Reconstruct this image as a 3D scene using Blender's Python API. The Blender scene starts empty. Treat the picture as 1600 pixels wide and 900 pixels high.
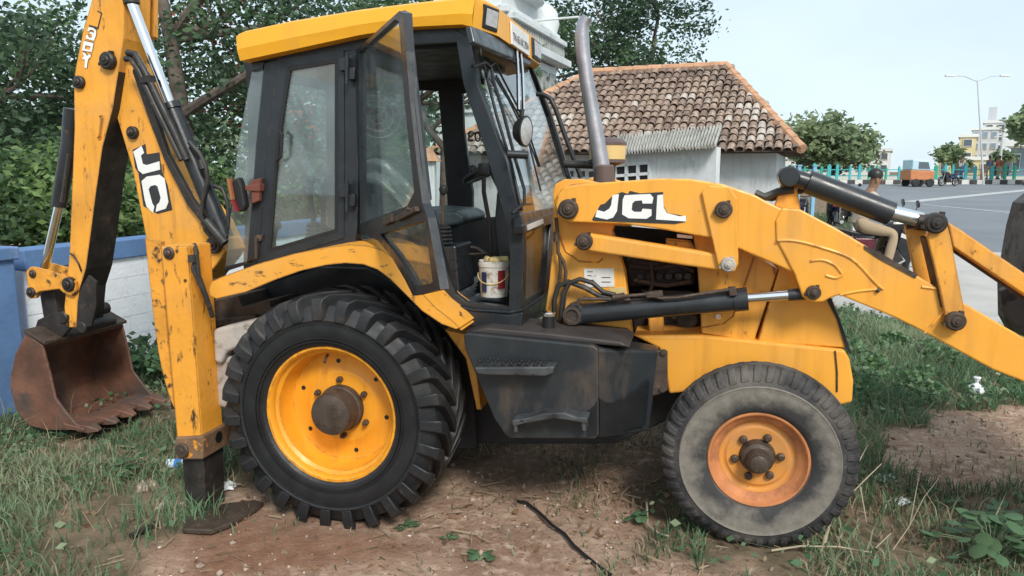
import bpy, bmesh, math, random
import numpy as np
from mathutils import Vector, Matrix
from mathutils import noise as mnoise
R = math.radians
random.seed(7); rng = np.random.default_rng(7)
SC = bpy.context.scene
COL = SC.collection

# ---------------------------------------------------------------- camera, sky, sun, exposure
FPX, HORIZ, CAMH = 1155.0, 268.0, 1.895
PITCH = math.atan((450 - HORIZ) / FPX)
cd = bpy.data.cameras.new('camera'); CAM = bpy.data.objects.new('camera', cd); COL.objects.link(CAM)
cd.sensor_fit = 'HORIZONTAL'; cd.sensor_width = 36; cd.lens = FPX / 1600 * 36
cd.clip_start = 0.05; cd.clip_end = 2000
CAM.location = (0, 0, CAMH); CAM.rotation_euler = (math.pi / 2 - PITCH, 0, 0)
SC.camera = CAM
SUN_EL, SUN_AZ = R(42), R(163)            # azimuth clockwise from +Y: behind the camera, a little to the right
W = bpy.data.worlds.new('World'); SC.world = W; W.use_nodes = True
wn, wl = W.node_tree.nodes, W.node_tree.links
sky = wn.new('ShaderNodeTexSky'); sky.sky_type = 'NISHITA'; sky.sun_disc = False
sky.sun_elevation = SUN_EL; sky.sun_rotation = SUN_AZ; sky.air_density = 1.0; sky.dust_density = 2.5; sky.ozone_density = 1.0
tc = wn.new('ShaderNodeTexCoord'); mp = wn.new('ShaderNodeMapping'); mp.inputs['Scale'].default_value = (1.2, 1.2, 3.0)
cn = wn.new('ShaderNodeTexNoise'); cn.inputs['Scale'].default_value = 2.2; cn.inputs['Detail'].default_value = 6
cr = wn.new('ShaderNodeValToRGB'); cr.color_ramp.elements[0].position = .25; cr.color_ramp.elements[1].position = .7
cr.color_ramp.elements[0].color = (.62, .62, .62, 1); cr.color_ramp.elements[1].color = (.95, .95, .95, 1)
mx = wn.new('ShaderNodeMix'); mx.data_type = 'RGBA'
mx.inputs[7].default_value = (5.2, 6.15, 6.7, 1)      # bright thin cloud over the whole sky
bg = wn['Background']; bg.inputs['Strength'].default_value = 0.08
wl.new(tc.outputs['Generated'], mp.inputs[0]); wl.new(mp.outputs[0], cn.inputs['Vector']); wl.new(cn.outputs[0], cr.inputs[0])
wl.new(cr.outputs[0], mx.inputs[0]); wl.new(sky.outputs[0], mx.inputs[6]); wl.new(mx.outputs[2], bg.inputs['Color'])
sd = bpy.data.lights.new('sun', 'SUN'); sd.energy = 1.5; sd.angle = R(14); sd.color = (1, .95, .87)
SUN = bpy.data.objects.new('sun', sd); COL.objects.link(SUN)
sv = Vector((math.sin(SUN_AZ) * math.cos(SUN_EL), math.cos(SUN_AZ) * math.cos(SUN_EL), math.sin(SUN_EL)))
SUN.rotation_euler = sv.to_track_quat('Z', 'Y').to_euler(); SUN.location = sv * 30
SC.view_settings.view_transform = 'Standard'; SC.view_settings.look = 'None'
SC.view_settings.exposure = 1.1; SC.view_settings.gamma = 1

# ---------------------------------------------------------------- geometry of the view: pixels of a 1600x900 picture to points of the place
cp, sp = math.cos(PITCH), math.sin(PITCH)
CP = Vector((0, 0, CAMH))
def ray(px, py):
    u, v = (px - 800) / FPX, (450 - py) / FPX
    return Vector((u, cp + v * sp, -sp + v * cp))
def hgt(x, y):                              # the ground climbs gently towards the far road
    t = min(max((y - 11) / 44, 0), 1.6); return 1.0 * t
def G(px, py, z=None):                      # point of the ground
    d = ray(px, py); h = 0 if z is None else z
    for _ in range(12):
        t = (h - CAMH) / d.z; p = CP + d * t
        if z is not None: break
        h = .5 * h + .5 * hgt(p.x, p.y)
    return Vector((p.x, p.y, h))
def T(px, py, depth):                       # point at a distance (metres along +Y)
    d = ray(px, py); return CP + d * (depth / d.y)
def PX(x, y, z):
    dz = z - CAMH; zc = y * cp - dz * sp; yc = y * sp + dz * cp
    return 800 + FPX * x / zc, 450 - FPX * yc / zc
TH = R(13.7)
MA = Vector((math.cos(TH), -math.sin(TH), 0)); MBv = Vector((math.sin(TH), math.cos(TH), 0))
MO = Vector((-.966, 3.742, 0))              # ground under the rear axle, at the outer face of the near rear wheel
def toM(p): q = p - MO; return Vector((q.dot(MA), q.dot(MBv), q.z))
def toW(m): return MO + MA * m[0] + MBv * m[1] + Vector((0, 0, m[2]))
CM = toM(CP)
def U(px, py, b):                           # machine point (forward a, inward b, up z) on the plane b
    d = ray(px, py); dm = Vector((d.dot(MA), d.dot(MBv), d.z)); t = (b - CM.y) / dm.y
    return CM + dm * t
def smooth(pts, k=5):
    P = [pts[0]] + list(pts) + [pts[-1]]; out = []
    for i in range(1, len(P) - 2):
        p0, p1, p2, p3 = [np.array(q, float) for q in P[i - 1:i + 3]]
        for j in range(k):
            t = j / k; out.append(tuple(.5 * (2 * p1 + (p2 - p0) * t + (2 * p0 - 5 * p1 + 4 * p2 - p3) * t * t + (3 * p1 - p0 - 3 * p2 + p3) * t ** 3)))
    return out + [tuple(pts[-1])]
def UL(pts, b): return [U(x, y, b) for x, y in pts]
def GM(px, py, z=0.0): return toM(G(px, py, z))

# ---------------------------------------------------------------- mesh builder
class MB:
    def __init__(s): s.v = []; s.f = []; s.m = []; s.s = []; s.cur = 0
    def add(s, vs, fs, smooth=False):
        o = len(s.v); s.v += [tuple(v) for v in vs]
        for f in fs: s.f.append([i + o for i in f]); s.m.append(s.cur); s.s.append(smooth)
        return s
    def prism(s, pts, off):
        pts = [Vector(p) for p in pts]; off = Vector(off); n = len(pts)
        nrm = Vector((0, 0, 0))
        for i in range(n): nrm += pts[i].cross(pts[(i + 1) % n])
        if nrm.dot(off) > 0: pts = pts[::-1]
        vs = pts + [p + off for p in pts]
        fs = [list(range(n)), list(range(2 * n - 1, n - 1, -1))]
        fs += [[(i + 1) % n, i, i + n, (i + 1) % n + n] for i in range(n)]
        return s.add(vs, fs)
    def slab(s, pts, b, t):                 # outline in pixels on the machine plane b, thickness t inward
        return s.prism(UL(pts, b), (0, t, 0))
    def box(s, c, size, M=None):
        x, y, z = size[0] / 2, size[1] / 2, size[2] / 2
        vs = [Vector((i, j, k)) for i in (-x, x) for j in (-y, y) for k in (-z, z)]
        if M is not None: vs = [M @ v for v in vs]
        vs = [v + Vector(c) for v in vs]
        return s.add(vs, [[0, 1, 3, 2], [4, 6, 7, 5], [0, 4, 5, 1], [2, 3, 7, 6], [0, 2, 6, 4], [1, 5, 7, 3]])
    def bar(s, p, q, w, t, up=(0, 0, 1)):
        p, q = Vector(p), Vector(q); d = (q - p).normalized(); u = Vector(up)
        a = d.cross(u)
        if a.length < 1e-4: a = d.cross(Vector((1, 0, 0)))
        a.normalize(); c = a.cross(d)
        vs = [e + a * i * w / 2 + c * j * t / 2 for e in (p, q) for i, j in ((-1, -1), (1, -1), (1, 1), (-1, 1))]
        return s.add(vs, [[0, 1, 2, 3], [7, 6, 5, 4], [0, 4, 5, 1], [1, 5, 6, 2], [2, 6, 7, 3], [3, 7, 4, 0]])
    def tube(s, pts, r, n=10, cap=True):
        pts = [Vector(p) for p in pts]; k = len(pts); rs = r if isinstance(r, (list, tuple)) else [r] * k
        vs = []; prev = None
        for i, p in enumerate(pts):
            d = (pts[min(i + 1, k - 1)] - pts[max(i - 1, 0)]).normalized()
            if prev is None:
                a = d.cross(Vector((0, 0, 1)))
                if a.length < 1e-3: a = d.cross(Vector((1, 0, 0)))
            else: a = prev - d * prev.dot(d)
            a.normalize(); prev = a; c = d.cross(a)
            vs += [p + (a * math.cos(2 * math.pi * j / n) + c * math.sin(2 * math.pi * j / n)) * rs[i] for j in range(n)]
        fs = [[i * n + j, i * n + (j + 1) % n, (i + 1) * n + (j + 1) % n, (i + 1) * n + j] for i in range(k - 1) for j in range(n)]
        s.add(vs, fs, True)
        if cap: s.add(vs[:n], [list(range(n - 1, -1, -1))]); s.add(vs[-n:], [list(range(n))])
        return s
    def lathe(s, prof, o, ax, n=48, smooth=True):   # prof: (radius, distance along the axis)
        o = Vector(o); ax = Vector(ax).normalized()
        u = ax.cross(Vector((0, 0, 1)))
        if u.length < 1e-3: u = Vector((1, 0, 0))
        u.normalize(); w = u.cross(ax)
        vs = []
        for r, h in prof:
            vs += [o + ax * h + (u * math.cos(2 * math.pi * j / n) + w * math.sin(2 * math.pi * j / n)) * r for j in range(n)]
        k = len(prof)
        fs = [[i * n + j, i * n + (j + 1) % n, (i + 1) * n + (j + 1) % n, (i + 1) * n + j] for i in range(k - 1) for j in range(n)]
        return s.add(vs, fs, smooth)
    def cyl(s, p, q, r, n=20, bev=.15):
        p, q = Vector(p), Vector(q); L = (q - p).length; b = min(r * bev, L * .3)
        return s.lathe([(1e-4, 0), (r - b, 0), (r, b), (r, L - b), (r - b, L), (1e-4, L)], p, q - p, n, False if n < 9 else True)
    def tris(s, V, F):
        return s.add([tuple(v) for v in V], [list(f) for f in F])
    def build(s, name, mats, parent=None, origin=(0, 0, 0), bevel=0, seg=2, M=None, sharp=None):
        me = bpy.data.meshes.new(name)
        o = Vector(origin)
        if M is not None: vs = [M @ Vector(v) for v in s.v]
        else: vs = [Vector(v) - o for v in s.v]
        me.from_pydata(vs, [], s.f)
        if not isinstance(mats, (list, tuple)): mats = [mats]
        for m in mats: me.materials.append(m)
        me.polygons.foreach_set('material_index', s.m); me.polygons.foreach_set('use_smooth', s.s)
        me.update()
        if any(s.s) and sharp is not False: me.set_sharp_from_angle(angle=R(sharp or 38))
        ob = bpy.data.objects.new(name, me); COL.objects.link(ob)
        if parent is not None: ob.parent = parent
        else: ob.location = o
        if bevel:
            bv = ob.modifiers.new('bevel', 'BEVEL'); bv.width = bevel; bv.segments = seg; bv.limit_method = 'ANGLE'; bv.angle_limit = R(35)
            bv.harden_normals = False
        return ob
def tag(o, label=None, cat=None, group=None, kind=None):
    if label: o['label'] = label
    if cat: o['category'] = cat
    if group: o['group'] = group
    if kind: o['kind'] = kind
    return o
def empty(name, loc, label=None, cat=None, group=None, rz=0):
    o = bpy.data.objects.new(name, None); COL.objects.link(o); o.location = loc; o.rotation_euler = (0, 0, rz)
    o.empty_display_size = .3
    return tag(o, label, cat, group)
def copy_tree(o, parent=None):
    c = o.copy(); COL.objects.link(c)
    if parent is not None: c.parent = parent
    for ch in list(o.children): copy_tree(ch, c)
    return c
def npmesh(name, V, F, mats, midx=None, smooth=False, parent=None, loc=(0, 0, 0)):
    """V (n,3), F (m,k) arrays"""
    me = bpy.data.meshes.new(name); m, k = F.shape
    me.vertices.add(len(V)); me.vertices.foreach_set('co', np.ascontiguousarray(V, np.float32).ravel())
    me.loops.add(m * k); me.loops.foreach_set('vertex_index', np.ascontiguousarray(F, np.int32).ravel())
    me.polygons.add(m); me.polygons.foreach_set('loop_start', np.arange(0, m * k, k, dtype=np.int32))
    for mm in mats: me.materials.append(mm)
    if midx is not None: me.polygons.foreach_set('material_index', np.ascontiguousarray(midx, np.int32))
    if smooth: me.polygons.foreach_set('use_smooth', np.ones(m, bool))
    me.update(calc_edges=True)
    o = bpy.data.objects.new(name, me); COL.objects.link(o); o.location = loc
    if parent is not None: o.parent = parent
    return o

# ---------------------------------------------------------------- materials
def mat(name, col, rough=.5, metal=0., var=.12, vscale=5., dirt=None, dirt_at=.62, dirt_soft=.08, dscale=9., dstretch=(1, 1, 1),
        streak=None, bump=0., bscale=60., edge=None, edge_r=.012, edge_amt=.5, spec=.5, dust=None, coat=0., dust_max=.75):
    m = bpy.data.materials.new(name); m.use_nodes = True
    n, l = m.node_tree.nodes, m.node_tree.links
    b = n['Principled BSDF']; b.inputs['Roughness'].default_value = rough; b.inputs['Metallic'].default_value = metal
    b.inputs['Specular IOR Level'].default_value = spec; b.inputs['Coat Weight'].default_value = coat
    tc = n.new('ShaderNodeTexCoord'); co = tc.outputs['Object']
    def nz(scale, detail=5, st=(1, 1, 1), rough_=.55):
        x = n.new('ShaderNodeTexNoise'); x.inputs['Scale'].default_value = scale; x.inputs['Detail'].default_value = detail
        x.inputs['Roughness'].default_value = rough_
        if st != (1, 1, 1):
            mpn = n.new('ShaderNodeMapping'); mpn.inputs['Scale'].default_value = st; l.new(co, mpn.inputs[0]); l.new(mpn.outputs[0], x.inputs['Vector'])
        else: l.new(co, x.inputs['Vector'])
        return x.outputs[0]
    def ramp(src, p0, p1, c0=0., c1=1.):
        r = n.new('ShaderNodeMapRange'); r.inputs[1].default_value = p0; r.inputs[2].default_value = p1
        r.inputs[3].default_value = c0; r.inputs[4].default_value = c1; l.new(src, r.inputs[0]); return r.outputs[0]
    def mix(f, a, c):
        x = n.new('ShaderNodeMix'); x.data_type = 'RGBA'
        l.new(f, x.inputs[0])
        if isinstance(a, tuple): x.inputs[6].default_value = (*a, 1)
        else: l.new(a, x.inputs[6])
        if isinstance(c, tuple): x.inputs[7].default_value = (*c, 1)
        else: l.new(c, x.inputs[7])
        return x.outputs[2]
    lo = tuple(c * (1 - var) for c in col); hi = tuple(min(c * (1 + var), .95) for c in col)
    out = mix(ramp(nz(vscale), .3, .7), lo, hi)
    if dust: # (colour, threshold): pale dust film in broad patches
        out = mix(ramp(nz(3.1, 7), dust[1], dust[1] + .25, 0, dust_max), out, dust[0])
    if streak: # (colour, amount): runs of grime down the panel
        out = mix(ramp(nz(1.0, 7, (17, 17, 1.3), .6), .50, .78, 0, streak[1]), out, streak[0])
        out = mix(ramp(nz(2.2, 6), .55, .8, 0, streak[1] * .8), out, streak[0])
    if dirt:
        f = ramp(nz(dscale, 8, dstretch, .65), dirt_at, dirt_at + dirt_soft); out = mix(f, out, dirt)
    if edge:
        bv = n.new('ShaderNodeBevel'); bv.samples = 4; bv.inputs['Radius'].default_value = edge_r
        g = n.new('ShaderNodeNewGeometry'); dt = n.new('ShaderNodeVectorMath'); dt.operation = 'DOT_PRODUCT'
        l.new(bv.outputs[0], dt.inputs[0]); l.new(g.outputs['Normal'], dt.inputs[1])
        e = ramp(dt.outputs['Value'], .985, .9)
        nn = ramp(nz(22, 6), 1 - edge_amt - .08, 1 - edge_amt + .08)
        mu = n.new('ShaderNodeMath'); mu.operation = 'MULTIPLY'; l.new(e, mu.inputs[0]); l.new(nn, mu.inputs[1])
        out = mix(mu.outputs[0], out, edge)
    l.new(out, b.inputs['Base Color'])
    rv = ramp(nz(11, 4), .3, .7, max(rough - .1, .02), min(rough + .14, 1)); l.new(rv, b.inputs['Roughness'])
    if bump:
        bp = n.new('ShaderNodeBump'); bp.inputs['Strength'].default_value = bump; bp.inputs['Distance'].default_value = .02
        l.new(nz(bscale, 6), bp.inputs['Height']); l.new(bp.outputs[0], b.inputs['Normal'])
    return m
RUST = (.075, .03, .016); GRIME = (.035, .024, .018)
YEL = (.83, .375, .045)
M = {}
M['yellow'] = mat('yellow_paint', YEL, .42, var=.06, vscale=2.5, dirt=(.20, .075, .02), dirt_at=.70, dirt_soft=.05, dscale=16, edge=RUST, edge_amt=.42, bump=.06, bscale=9, dust=((.60, .34, .12), .48), dust_max=.5, streak=((.36, .16, .035), .38))
M['yellow_worn'] = mat('worn_yellow_paint', (.82, .36, .038), .5, var=.1, vscale=3, dirt=(.13, .055, .025), dirt_at=.60, dirt_soft=.11, dscale=13, dstretch=(1.6, 1.6, .7), edge=RUST, edge_amt=.62, bump=.12, bscale=25, dust=((.56, .30, .10), .46), dust_max=.6, streak=((.28, .12, .03), .5))
M['yellow_scraped'] = mat('scraped_yellow_paint', (.72, .31, .035), .6, var=.2, vscale=6, dirt=(.05, .035, .022), dirt_at=.53, dirt_soft=.1, dscale=15, edge=RUST, edge_amt=.75, bump=.25, bscale=30)
M['yellow_roof'] = mat('roof_yellow_plastic', (.83, .39, .018), .42, streak=((.55, .28, .05), .35), var=.05, vscale=1.5, bump=.03, bscale=4, dirt=(.45, .2, .03), dirt_at=.72, dscale=10)
M['yellow_rim'] = mat('rim_yellow_paint', (.80, .33, .02), .42, var=.07, dirt=RUST, dirt_at=.68, dirt_soft=.04, dscale=18, edge=(.10, .045, .02), edge_amt=.5, bump=.05, bscale=12, streak=((.35, .15, .03), .4))
M['rusty_rim'] = mat('rusty_orange_rim', (.52, .20, .075), .7, var=.22, vscale=9, dirt=(.26, .10, .05), dirt_at=.52, dirt_soft=.2, dscale=7, bump=.15, bscale=40)
M['orange_disc'] = mat('orange_disc_paint', (.64, .26, .04), .55, dust=((.42, .24, .13), .45), dust_max=.6, var=.1, dirt=RUST, dirt_at=.68, dirt_soft=.04, dscale=30, bump=.06, bscale=20)
M['cab_black'] = mat('cab_black_paint', (.018, .022, .027), .33, var=.2, vscale=6, dirt=(.075, .07, .065), dirt_at=.66, dirt_soft=.15, dscale=12, edge=(.10, .08, .07), edge_amt=.35, bump=.04, bscale=30)
M['cab_dark'] = mat('cab_interior_dark', (.014, .015, .018), .6, var=.25, bump=.05)
M['rubber_seal'] = mat('black_rubber_seal', (.012, .012, .013), .5, var=.2)
M['black_paint'] = mat('black_ram_paint', (.022, .025, .029), .3, var=.25, vscale=7, dirt=(.10, .075, .055), dirt_at=.64, dirt_soft=.12, dscale=10, bump=.03)
M['tank'] = mat('dark_tank_paint', (.022, .026, .030), .36, var=.18, vscale=2.5, dirt=(.10, .075, .058), dirt_at=.57, dirt_soft=.2, dscale=3.5, dstretch=(1, 1, .5), edge=(.09, .06, .045), edge_amt=.5, bump=.04, bscale=14)
M['steel_dirty'] = mat('greasy_brown_steel', (.070, .050, .038), .55, .25, var=.35, vscale=12, dirt=(.15, .10, .065), dirt_at=.6, dscale=25, bump=.2, bscale=50)
M['steel_dark'] = mat('dark_worn_steel', (.030, .026, .024), .5, .2, var=.4, vscale=9, dirt=(.10, .062, .04), dirt_at=.58, dirt_soft=.12, dscale=11, bump=.15, bscale=35)
M['bucket_rust'] = mat('rusty_bucket_steel', (.155, .072, .045), .62, .15, var=.4, vscale=4, dirt=(.075, .056, .048), dirt_at=.48, dirt_soft=.16, dscale=3.6, bump=.25, bscale=30, edge=(.30, .17, .12), edge_amt=.5, dust=((.27, .15, .10), .55), dust_max=.6)
M['bucket_grey'] = mat('grey_bucket_steel', (.10, .085, .08), .55, .2, var=.3, vscale=4, dirt=(.04, .03, .028), dirt_at=.52, dscale=6, bump=.15, bscale=20)
M['chrome'] = mat('chrome_rod', (.78, .80, .82), .12, 1.0, var=.05)
M['exhaust'] = mat('stained_exhaust_pipe', (.42, .40, .42), .34, .85, var=.2, vscale=4, dirt=(.13, .075, .06), dirt_at=.53, dirt_soft=.14, dscale=4, dstretch=(1, 1, .35), bump=.1, bscale=20)
M['hose'] = mat('black_hydraulic_hose', (.028, .026, .024), .5, var=.35, vscale=15, dirt=(.12, .09, .065), dirt_at=.6, dirt_soft=.1, dscale=20)
M['rubber'] = mat('tyre_rubber', (.0125, .0135, .0155), .52, var=.3, vscale=5, dust=((.060, .050, .042), .50), dirt=(.065, .053, .043), dirt_at=.60, dirt_soft=.2, dscale=14, bump=.12, bscale=45)
M['rubber_side'] = mat('smooth_tyre_sidewall', (.011, .012, .0135), .45, var=.3, vscale=6, dust=((.034, .030, .028), .56), bump=.06, bscale=30)
M['rubber_old'] = mat('worn_tyre_tread', (.032, .031, .033), .75, var=.5, vscale=14, dust=((.15, .132, .112), .44), dirt=(.14, .12, .10), dirt_at=.60, dirt_soft=.14, dscale=24, bump=.3, bscale=60)
M['rubber_dusty'] = mat('dust_covered_sidewall', (.215, .195, .162), .85, var=.28, vscale=5, dirt=(.060, .055, .052), dirt_at=.50, dirt_soft=.22, dscale=4.2, bump=.15, bscale=60)
M['white_decal'] = mat('white_decal', (.80, .80, .78), .4, var=.05, dirt=(.45, .36, .22), dirt_at=.66, dirt_soft=.06, dscale=30)
M['black_decal'] = mat('black_decal', (.030, .032, .035), .4, var=.2, dirt=(.5, .22, .03), dirt_at=.70, dirt_soft=.03, dscale=34)
M['white_plate'] = mat('white_label_plate', (.72, .71, .68), .4, var=.08, dirt=(.35, .3, .25), dirt_at=.62, dscale=25)
M['lamp_glass'] = mat('frosted_lamp_glass', (.42, .43, .43), .15, var=.2, vscale=40, bump=.2, bscale=90)
M['red_lens'] = mat('red_lens', (.20, .018, .025), .25, var=.1)
M['orange_lens'] = mat('orange_lens', (.34, .12, .05), .25, var=.1)
M['cream'] = mat('cream_plastic', (.62, .47, .20), .4, var=.1, dirt=(.25, .17, .08), dirt_at=.62, dscale=12)
M['brown_lid'] = mat('dull_brown_lid', (.10, .07, .065), .45, var=.2)
M['seat_vinyl'] = mat('grey_blue_seat_vinyl', (.055, .075, .085), .42, var=.2, vscale=12, bump=.15, bscale=25)
M['cast_grey'] = mat('dusty_pale_casting', (.40, .365, .33), .8, var=.2, vscale=7, dirt=(.14, .10, .07), dirt_at=.58, dirt_soft=.14, dscale=10, bump=.2, bscale=40)
M['leg_yellow'] = mat('scuffed_leg_paint', (.80, .345, .036), .5, var=.12, vscale=3, dirt=(.06, .034, .02), dirt_at=.575, dirt_soft=.10, dscale=10, dstretch=(2.2, 2.2, .8), edge=RUST, edge_amt=.7, bump=.15, bscale=25, dust=((.46, .21, .06), .45), dust_max=.5)
M['fender_yellow'] = mat('scratched_fender_paint', (.82, .365, .04), .5, var=.08, vscale=3, dirt=(.17, .085, .035), dirt_at=.575, dirt_soft=.07, dscale=9, dstretch=(1, 1, 2.6), edge=RUST, edge_amt=.72, bump=.1, bscale=25, dust=((.58, .32, .11), .46), dust_max=.5)
M['rusty_collar'] = mat('rusted_yellow_collar', (.17, .10, .055), .65, var=.3, vscale=8, dirt=(.66, .27, .03), dirt_at=.60, dirt_soft=.04, dscale=10, bump=.25, bscale=30)
M['tank_top'] = mat('brown_dusted_top', (.042, .036, .035), .5, var=.3, vscale=4, dirt=(.10, .07, .055), dirt_at=.56, dirt_soft=.2, dscale=5)
M['step_grey'] = mat('scuffed_step_metal', (.085, .09, .095), .4, .4, var=.35, vscale=9, dirt=(.03, .03, .03), dirt_at=.55, dscale=12)
M['dark_patch'] = mat('smooth_black_patch', (.010, .011, .013), .3, var=.3)  # near-black, fairly smooth; for the dark patches on the tank
M['engine'] = mat('oily_engine_metal', (.045, .036, .032), .5, .4, var=.5, vscale=14, dirt=(.12, .08, .055), dirt_at=.58, dscale=18, bump=.3, bscale=40)
M['dusty_mesh'] = mat('dust_brown_inside', (.16, .115, .08), .8, var=.25)
def radial_dust(name, cx, cz, r0, r1):
    m = mat(name, (.03, .03, .032), .85, var=.3, vscale=8, bump=.15, bscale=60); n, l = m.node_tree.nodes, m.node_tree.links; b = n['Principled BSDF']; old = b.inputs['Base Color'].links[0].from_socket
    tc = n.new('ShaderNodeTexCoord'); sub_ = n.new('ShaderNodeVectorMath'); sub_.operation = 'SUBTRACT'; sub_.inputs[1].default_value = (cx, 0, cz); l.new(tc.outputs['Object'], sub_.inputs[0])
    mul = n.new('ShaderNodeVectorMath'); mul.operation = 'MULTIPLY'; mul.inputs[1].default_value = (1, 0, 1); l.new(sub_.outputs[0], mul.inputs[0]); ln = n.new('ShaderNodeVectorMath'); ln.operation = 'LENGTH'; l.new(mul.outputs[0], ln.inputs[0])
    nz = n.new('ShaderNodeTexNoise'); nz.inputs['Scale'].default_value = 5.5; nz.inputs['Detail'].default_value = 9; nz.inputs['Roughness'].default_value = .65; l.new(tc.outputs['Object'], nz.inputs['Vector'])
    ad = n.new('ShaderNodeMath'); ad.operation = 'MULTIPLY_ADD'; ad.inputs[1].default_value = .34; l.new(nz.outputs[0], ad.inputs[0]); l.new(ln.outputs['Value'], ad.inputs[2])
    mr = n.new('ShaderNodeMapRange'); mr.inputs[1].default_value = r0 + .17; mr.inputs[2].default_value = r1 + .17; mr.inputs[3].default_value = .05; mr.inputs[4].default_value = 1; l.new(ad.outputs[0], mr.inputs[0])
    n2 = n.new('ShaderNodeTexNoise'); n2.inputs['Scale'].default_value = 24; n2.inputs['Detail'].default_value = 8; l.new(tc.outputs['Object'], n2.inputs['Vector'])
    mc = n.new('ShaderNodeMix'); mc.data_type = 'RGBA'; l.new(n2.outputs[0], mc.inputs[0]); mc.inputs[6].default_value = (.11, .10, .085, 1); mc.inputs[7].default_value = (.26, .235, .20, 1)
    mx = n.new('ShaderNodeMix'); mx.data_type = 'RGBA'; l.new(mr.outputs[0], mx.inputs[0]); l.new(old, mx.inputs[6]); l.new(mc.outputs[2], mx.inputs[7]); l.new(mx.outputs[2], b.inputs['Base Color']); return m
M['rubber_dusty'] = radial_dust('dust_covered_sidewall', 2.189, .463, .265, .345)
def glass(name, tint, refl_rough=.03, dust=.1, dustcol=(.35, .37, .36), ior=1.5):
    m = bpy.data.materials.new(name); m.use_nodes = True; n, l = m.node_tree.nodes, m.node_tree.links
    n.remove(n['Principled BSDF']); out = n['Material Output']
    tr = n.new('ShaderNodeBsdfTransparent'); tr.inputs[0].default_value = (*tint, 1)
    gl = n.new('ShaderNodeBsdfGlossy'); gl.inputs['Roughness'].default_value = refl_rough
    df = n.new('ShaderNodeBsdfDiffuse'); df.inputs[0].default_value = (*dustcol, 1)
    fr = n.new('ShaderNodeFresnel'); fr.inputs[0].default_value = ior
    gg = n.new('ShaderNodeNewGeometry'); im = n.new('ShaderNodeMapRange'); im.inputs[3].default_value = ior; im.inputs[4].default_value = 1 / ior; l.new(gg.outputs['Backfacing'], im.inputs[0]); l.new(im.outputs[0], fr.inputs[0])
    tc = n.new('ShaderNodeTexCoord'); nz = n.new('ShaderNodeTexNoise'); nz.inputs['Scale'].default_value = 3.5; nz.inputs['Detail'].default_value = 8
    l.new(tc.outputs['Object'], nz.inputs['Vector'])
    mr = n.new('ShaderNodeMapRange'); mr.inputs[1].default_value = .35; mr.inputs[2].default_value = .75; mr.inputs[3].default_value = dust * .4; mr.inputs[4].default_value = dust * 2.0
    l.new(nz.outputs[0], mr.inputs[0])
    m1 = n.new('ShaderNodeMixShader'); m2 = n.new('ShaderNodeMixShader')
    l.new(mr.outputs[0], m1.inputs[0]); l.new(tr.outputs[0], m1.inputs[1]); l.new(df.outputs[0], m1.inputs[2])
    l.new(fr.outputs[0], m2.inputs[0]); l.new(m1.outputs[0], m2.inputs[1]); l.new(gl.outputs[0], m2.inputs[2])
    l.new(m2.outputs[0], out.inputs[0]); return m
M['glass'] = glass('cab_glass', (.86, .94, .93), ior=1.9, dust=.12, dustcol=(.40, .44, .45))
M['glass_clear'] = glass('clear_cab_glass', (.92, .96, .96), dust=.02, ior=1.6)
M['glass_dusty'] = glass('dusty_lower_glass', (.75, .75, .70), dust=.30, dustcol=(.36, .31, .25))
M['plastic_film'] = glass('crumpled_plastic_film', (.75, .80, .82), .25, dust=.30, dustcol=(.62, .68, .70))
def leafmat(name, col, var=.35, trans=.35, scale=1.3):
    m = bpy.data.materials.new(name); m.use_nodes = True; n, l = m.node_tree.nodes, m.node_tree.links
    b = n['Principled BSDF']; b.inputs['Roughness'].default_value = .55; b.inputs['Specular IOR Level'].default_value = .3
    tc = n.new('ShaderNodeTexCoord'); nz = n.new('ShaderNodeTexNoise'); nz.inputs['Scale'].default_value = scale; nz.inputs['Detail'].default_value = 4
    l.new(tc.outputs['Object'], nz.inputs['Vector'])
    mr = n.new('ShaderNodeMapRange'); mr.inputs[1].default_value = .3; mr.inputs[2].default_value = .7; l.new(nz.outputs[0], mr.inputs[0])
    mxn = n.new('ShaderNodeMix'); mxn.data_type = 'RGBA'; l.new(mr.outputs[0], mxn.inputs[0])
    mxn.inputs[6].default_value = (*[c * (1 - var) for c in col], 1); mxn.inputs[7].default_value = (*[c * (1 + var) for c in col], 1)
    l.new(mxn.outputs[2], b.inputs['Base Color'])
    t = n.new('ShaderNodeBsdfTranslucent'); l.new(mxn.outputs[2], t.inputs[0])
    ms = n.new('ShaderNodeMixShader'); ms.inputs[0].default_value = trans
    l.new(b.outputs[0], ms.inputs[1]); l.new(t.outputs[0], ms.inputs[2]); l.new(ms.outputs[0], n['Material Output'].inputs[0])
    return m
M['leaf_dark'] = leafmat('dark_leaves', (.060, .105, .062)); M['leaf_mid'] = leafmat('green_leaves', (.088, .152, .072))
M['leaf_light'] = leafmat('light_leaves', (.165, .25, .09)); M['leaf_far'] = leafmat('hazed_far_leaves', (.19, .255, .14))  # far green lightened, distance haze put into the leaf colour
M['leaf_far2'] = leafmat('hazed_light_leaves', (.24, .30, .16)); M['flower'] = leafmat('red_blossom', (.55, .12, .08), .3)  # paler far green, with haze in its colour too
M['grass'] = leafmat('grass_blades', (.115, .20, .105), .35, .3, .9); M['grass2'] = leafmat('pale_grass_blades', (.25, .31, .185), .3, .3, .9)
M['dry'] = leafmat('dry_grass', (.30, .235, .155), .3, .2); M['weed'] = leafmat('weed_leaves', (.10, .185, .095), .35, .3, 3)
M['bark'] = mat('grey_brown_bark', (.12, .095, .078), .9, var=.35, vscale=6, bump=.5, bscale=22)
M['twig'] = mat('dry_twig', (.36, .31, .22), .85, var=.2)
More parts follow.
